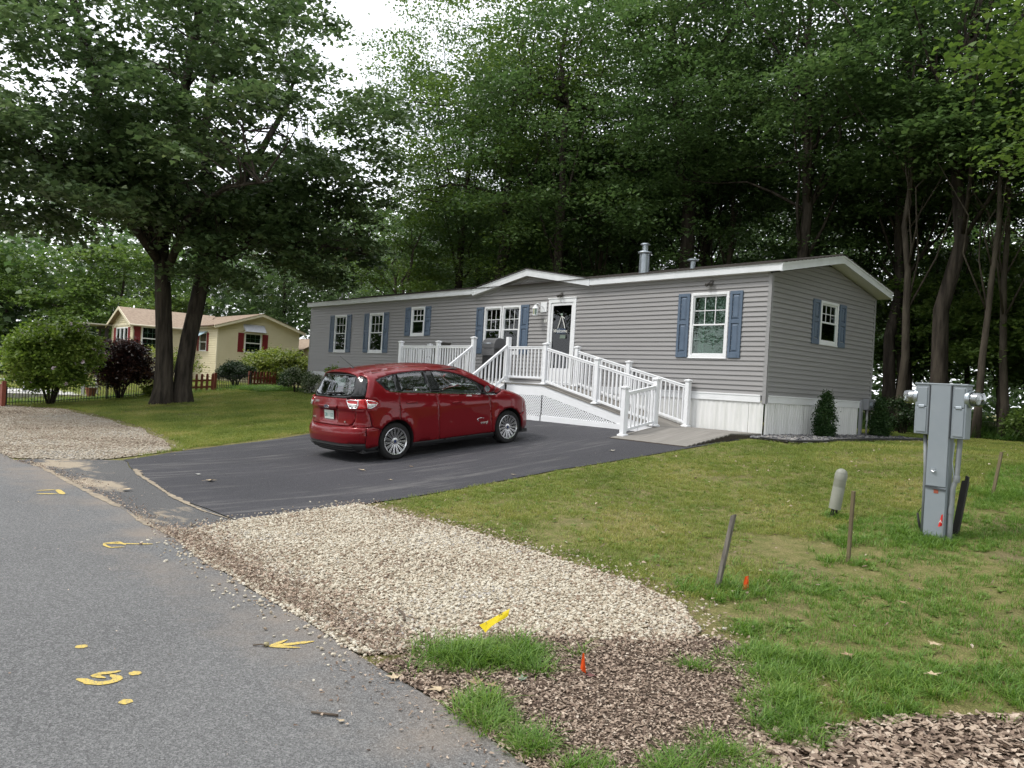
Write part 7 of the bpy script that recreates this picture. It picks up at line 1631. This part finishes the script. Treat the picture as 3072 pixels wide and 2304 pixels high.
for k in range(7): t = .9*k; b.tube([(4.36+.02*math.cos(t), -5.66+.03*math.sin(t), -1.42), (4.375+.03*math.cos(t+.5), -5.66+.03*math.sin(t+.5), -1.33), (4.392+.03*math.cos(t), -5.655+.02*math.sin(t), -1.24)], .007, 5)
b.build('cable', m_bpl, CB_, smooth=True)
# ---- marker flags
m_wire = pmat('flag_wire', (.35, .33, .30), .4, .7)
def flag(loc, wire, quad, mat, label, mark=None):
    t = thing('marker_flag', loc, label, 'flag'); b = MB(); b.tube(wire, .0016, 5); b.build('wire', m_wire, t)
    a, c, d, e = [np.array(q, float) for q in quad]; n, m_ = 7, 5; b = MB(); nv = np.cross(c-a, e-a); nv /= np.linalg.norm(nv)
    v = []
    for i in range(n):
        for j in range(m_):
            s, q = i/(n-1), j/(m_-1); p = (a*(1-s)+c*s)*(1-q)+(e*(1-s)+d*s)*q; v.append(tuple(p+nv*.009*math.sin(5*s+3*q)*(.3+q)))
    b.add(v, [(i*m_+j, (i+1)*m_+j, (i+1)*m_+j+1, i*m_+j+1) for i in range(n-1) for j in range(m_-1)]); f_ = b.build('cloth', mat, t, smooth=True); return t, f_
m_fy = leafmat('yellow_flag', [(0, (.75, .58, .01)), (1, (.75, .58, .01))], .35, .3, .5); m_fo = leafmat('orange_flag', [(0, (.70, .085, .012)), (1, (.70, .085, .012))], .3, .3, .5); m_fr = leafmat('red_flag', [(0, (.70, .03, .025)), (1, (.70, .03, .025))], .3, .3, .5)
t, f_ = flag((4.90, -11.18, -1.72), [(4.90, -11.18, -1.72), (4.905, -11.175, -1.58)], [(4.865, -11.20, -1.605), (5.005, -11.07, -1.485), (5.015, -11.10, -1.52), (4.93, -11.20, -1.635)], m_fy, 'crumpled yellow marker flag at the near edge of the gravel')
text_mesh('flag_letter', 'N', .035, m_blk, f_, Matrix(((.62, -.35, .3, 4.972-4.90), (.5, .3, -.85, -11.118+11.18), (.6, .85, .2, -1.520+1.72), (0, 0, 0, 1))), .0004)
flag((5.19, -8.68, -1.66), [(5.19, -8.68, -1.66), (5.192, -8.68, -1.52)], [(5.172, -8.69, -1.52), (5.194, -8.675, -1.51), (5.20, -8.67, -1.635), (5.158, -8.70, -1.62)], m_fo, 'small orange marker flag beside the weathered leaning stake')
flag((5.635, -11.05, -1.72), [(5.635, -11.05, -1.72), (5.632, -11.05, -1.56)], [(5.628, -11.056, -1.585), (5.636, -11.05, -1.583), (5.652, -11.045, -1.70), (5.622, -11.062, -1.67)], m_fo, 'small orange marker flag in the brown leaf litter')
t, f_ = flag((5.60, -5.74, -1.40), [(5.615, -5.88, -1.40), (5.612, -5.88, -1.13)], [(5.60, -5.885, -1.13), (5.612, -5.88, -1.12), (5.610, -5.88, -1.24), (5.578, -5.895, -1.25)], m_fr, 'red marker flag leaning on the pedestal foot')
text_mesh('flag_letter', 'A', .045, m_wht, f_, Matrix(((.9, .1, .1, -.003), (.25, 0, -.95, -.155), (0, .95, 0, .205), (0, 0, 0, 1))), .0004)
# ---- single fallen leaves, twigs and pebbles
m_dl = pmat('dry_leaf', (.34, .24, .14), .8, col2=(.22, .15, .09), vs_=25, obj=True); m_dl2 = pmat('pale_dry_leaf', (.52, .42, .28), .8, col2=(.40, .31, .20), vs_=25, obj=True); m_gl = pmat('grey_green_leaf', (.17, .23, .17), .6, obj=True); m_tw = pmat('twig_bark', (.10, .075, .055), .9, obj=True); m_nut = pmat('peeled_nut', (.30, .26, .14), .5, obj=True)
def fallen(x, y, size, mat, label, seed, cat='leaf', group=None, lift=.012):
    r = np.random.default_rng(seed); n = 5; out = []
    ang = [-2.5, -1.15, 0, 1.15, 2.5]; ln = [.45, .8, 1., .8, .45]; pts = []
    for k in range(5):
        a = ang[k]; l = ln[k]*r.uniform(.85, 1.1); pts.append((l*math.cos(a), l*math.sin(a)))
        if k < 4: b_ = (ang[k]+ang[k+1])/2; pts.append((.34*math.cos(b_), .34*math.sin(b_)))
    pts.append((-.25, .0)); b = MB(); rz = r.uniform(0, 6.28); z = float(G(x, y))+lift
    v = [(0, 0, .05)]+[(px, py, .10+.30*r.uniform(-.2, 1)*math.hypot(px, py)**2*(.5+abs(py))) for px, py in pts]
    v = [(x+.5*size*(a*math.cos(rz)-c*math.sin(rz)), y+.5*size*(a*math.sin(rz)+c*math.cos(rz)), z+.5*size*h) for a, c, h in v]; m_ = len(pts)
    b.add(v, [(0, 1+i, 1+(i+1) % m_) for i in range(m_)]); b.tube([v[m_], (x-.5*size*.8*math.cos(rz), y-.5*size*.8*math.sin(rz), z+.005)], .0015, 4)
    return tag(b.build('fallen_leaf', mat, None), label, cat, group)
fallen(5.11, -11.98, .13, m_dl2, 'large tan maple leaf on the road edge, left of the coarse grass clump', 1); fallen(5.37, -11.87, .15, m_dl2, 'large pale curled maple leaf below the grass clump at the road edge', 2); fallen(5.41, -11.65, .15, m_dl, 'big brown dry leaf pair just right of the grass clump', 3); fallen(5.47, -11.60, .12, m_dl, 'brown dry leaf overlapping the big leaf by the grass clump', 31); fallen(5.5, -11.40, .10, m_gl, 'grey green leaf standing between grass clump and orange flag', 4); fallen(5.51, -11.88, .11, m_dl, 'dark brown leaf in the litter near the road edge', 5); fallen(5.68, -11.03, .11, pmat('plum_leaf', (.14, .055, .05), .7, obj=True), 'dark red crumpled leaf at the foot of the orange flag', 6)
fallen(5.42, -7.12, .14, pmat('russet_leaf', (.34, .10, .05), .7, obj=True), 'russet leaf lying by the upright brown stake', 7); fallen(6.45, -9.55, .13, m_dl, 'brown oak leaf on the right lawn near the leaf litter', 8, lift=.05); fallen(6.70, -8.9, .13, m_dl2, 'pale dry leaf in the long grass at the right', 9, lift=.05); fallen(6.9, -9.45, .12, m_dl2, 'pale tan leaf in the grass near the right edge', 10, lift=.05); fallen(6.2, -8.2, .12, m_dl, 'brown curled leaf in the grass behind the orange flag', 11, lift=.05)
fallen(-2.5, -10.19, .26, m_dl2, 'big tan curled leaf on the driveway near its mouth', 12); fallen(-3.2, -10.1, .15, pmat('white_leaf', (.6, .6, .55), .7, obj=True), 'pale leaf on the driveway left of the big curled one', 13); fallen(-2.2, -7.9, .17, m_dl2, 'yellow brown leaf on the driveway below the rear wheel', 14); fallen(-2.1, -11.4, .24, m_dl2, 'flat tan leaf on the apron beyond the painted arrow', 15); fallen(-2.0, -7.12, .12, m_dl, 'small leaf on the driveway beside the rear wheel', 16); fallen(-.70, -3.74, .20, pmat('bleached_leaf', (.62, .58, .48), .7, obj=True), 'bleached leaf cluster on the driveway before the ramp foot', 17); fallen(-1.15, -8.05, .11, m_dl2, 'small pale leaf on the driveway right of the yellow brown one', 18); fallen(-.25, -6.45, .12, m_dl2, 'small pale leaf near the lawn edge of the driveway', 19)
fallen(5.43, -12.48, .06, m_dl2, 'tiny tan leaf on the road near its lower edge', 20)
def twig(pts, r, label, mat=m_tw): b = MB(); b.tube([(x, y, float(G(x, y))+z) for x, y, z in pts], r, 6); return tag(b.build('twig', mat, None, smooth=True), label, 'twig')
twig([(4.12, -11.32, .045), (4.26, -11.36, .05), (4.36, -11.42, .045)], .008, 'brown stick lying on the near gravel'); twig([(5.27, -12.55, .014), (5.33, -12.50, .014), (5.37, -12.46, .013)], .006, 'short dark twig on the road near its lower edge'); twig([(4.23, -12.40, .012), (4.245, -12.355, .014), (4.285, -12.35, .02)], .004, 'thin twig at the tip of the near painted arrow')
b = MB(); b.lathe([(0, 0), (.014, .004), (.017, .014), (.013, .024), (0, .028)], (4.272, -12.335, float(G(4.27, -12.3))+.005), n=12); tag(b.build('nut', m_nut, None, smooth=True), 'green brown nut at the tip of the near painted arrow', 'nut')
# ---- wires in the wood
for z0, z1, lab in ((5.9, 5.2, 'upper pale overhead wire crossing the woods right of the gable'), (5.45, 4.65, 'lower pale overhead wire crossing the woods right of the gable')):
    b = MB(); b.tube([(-7.3, 25, z0+.1), (-5, 25, (z0*.55+z1*.45)-.04), (-2.6, 25, z1+.0), (6, 25, z1-1.3)], .022, 5); tag(b.build('overhead_wire', pmat('pale_wire', (.7, .7, .7), .5), None), lab, 'wire')
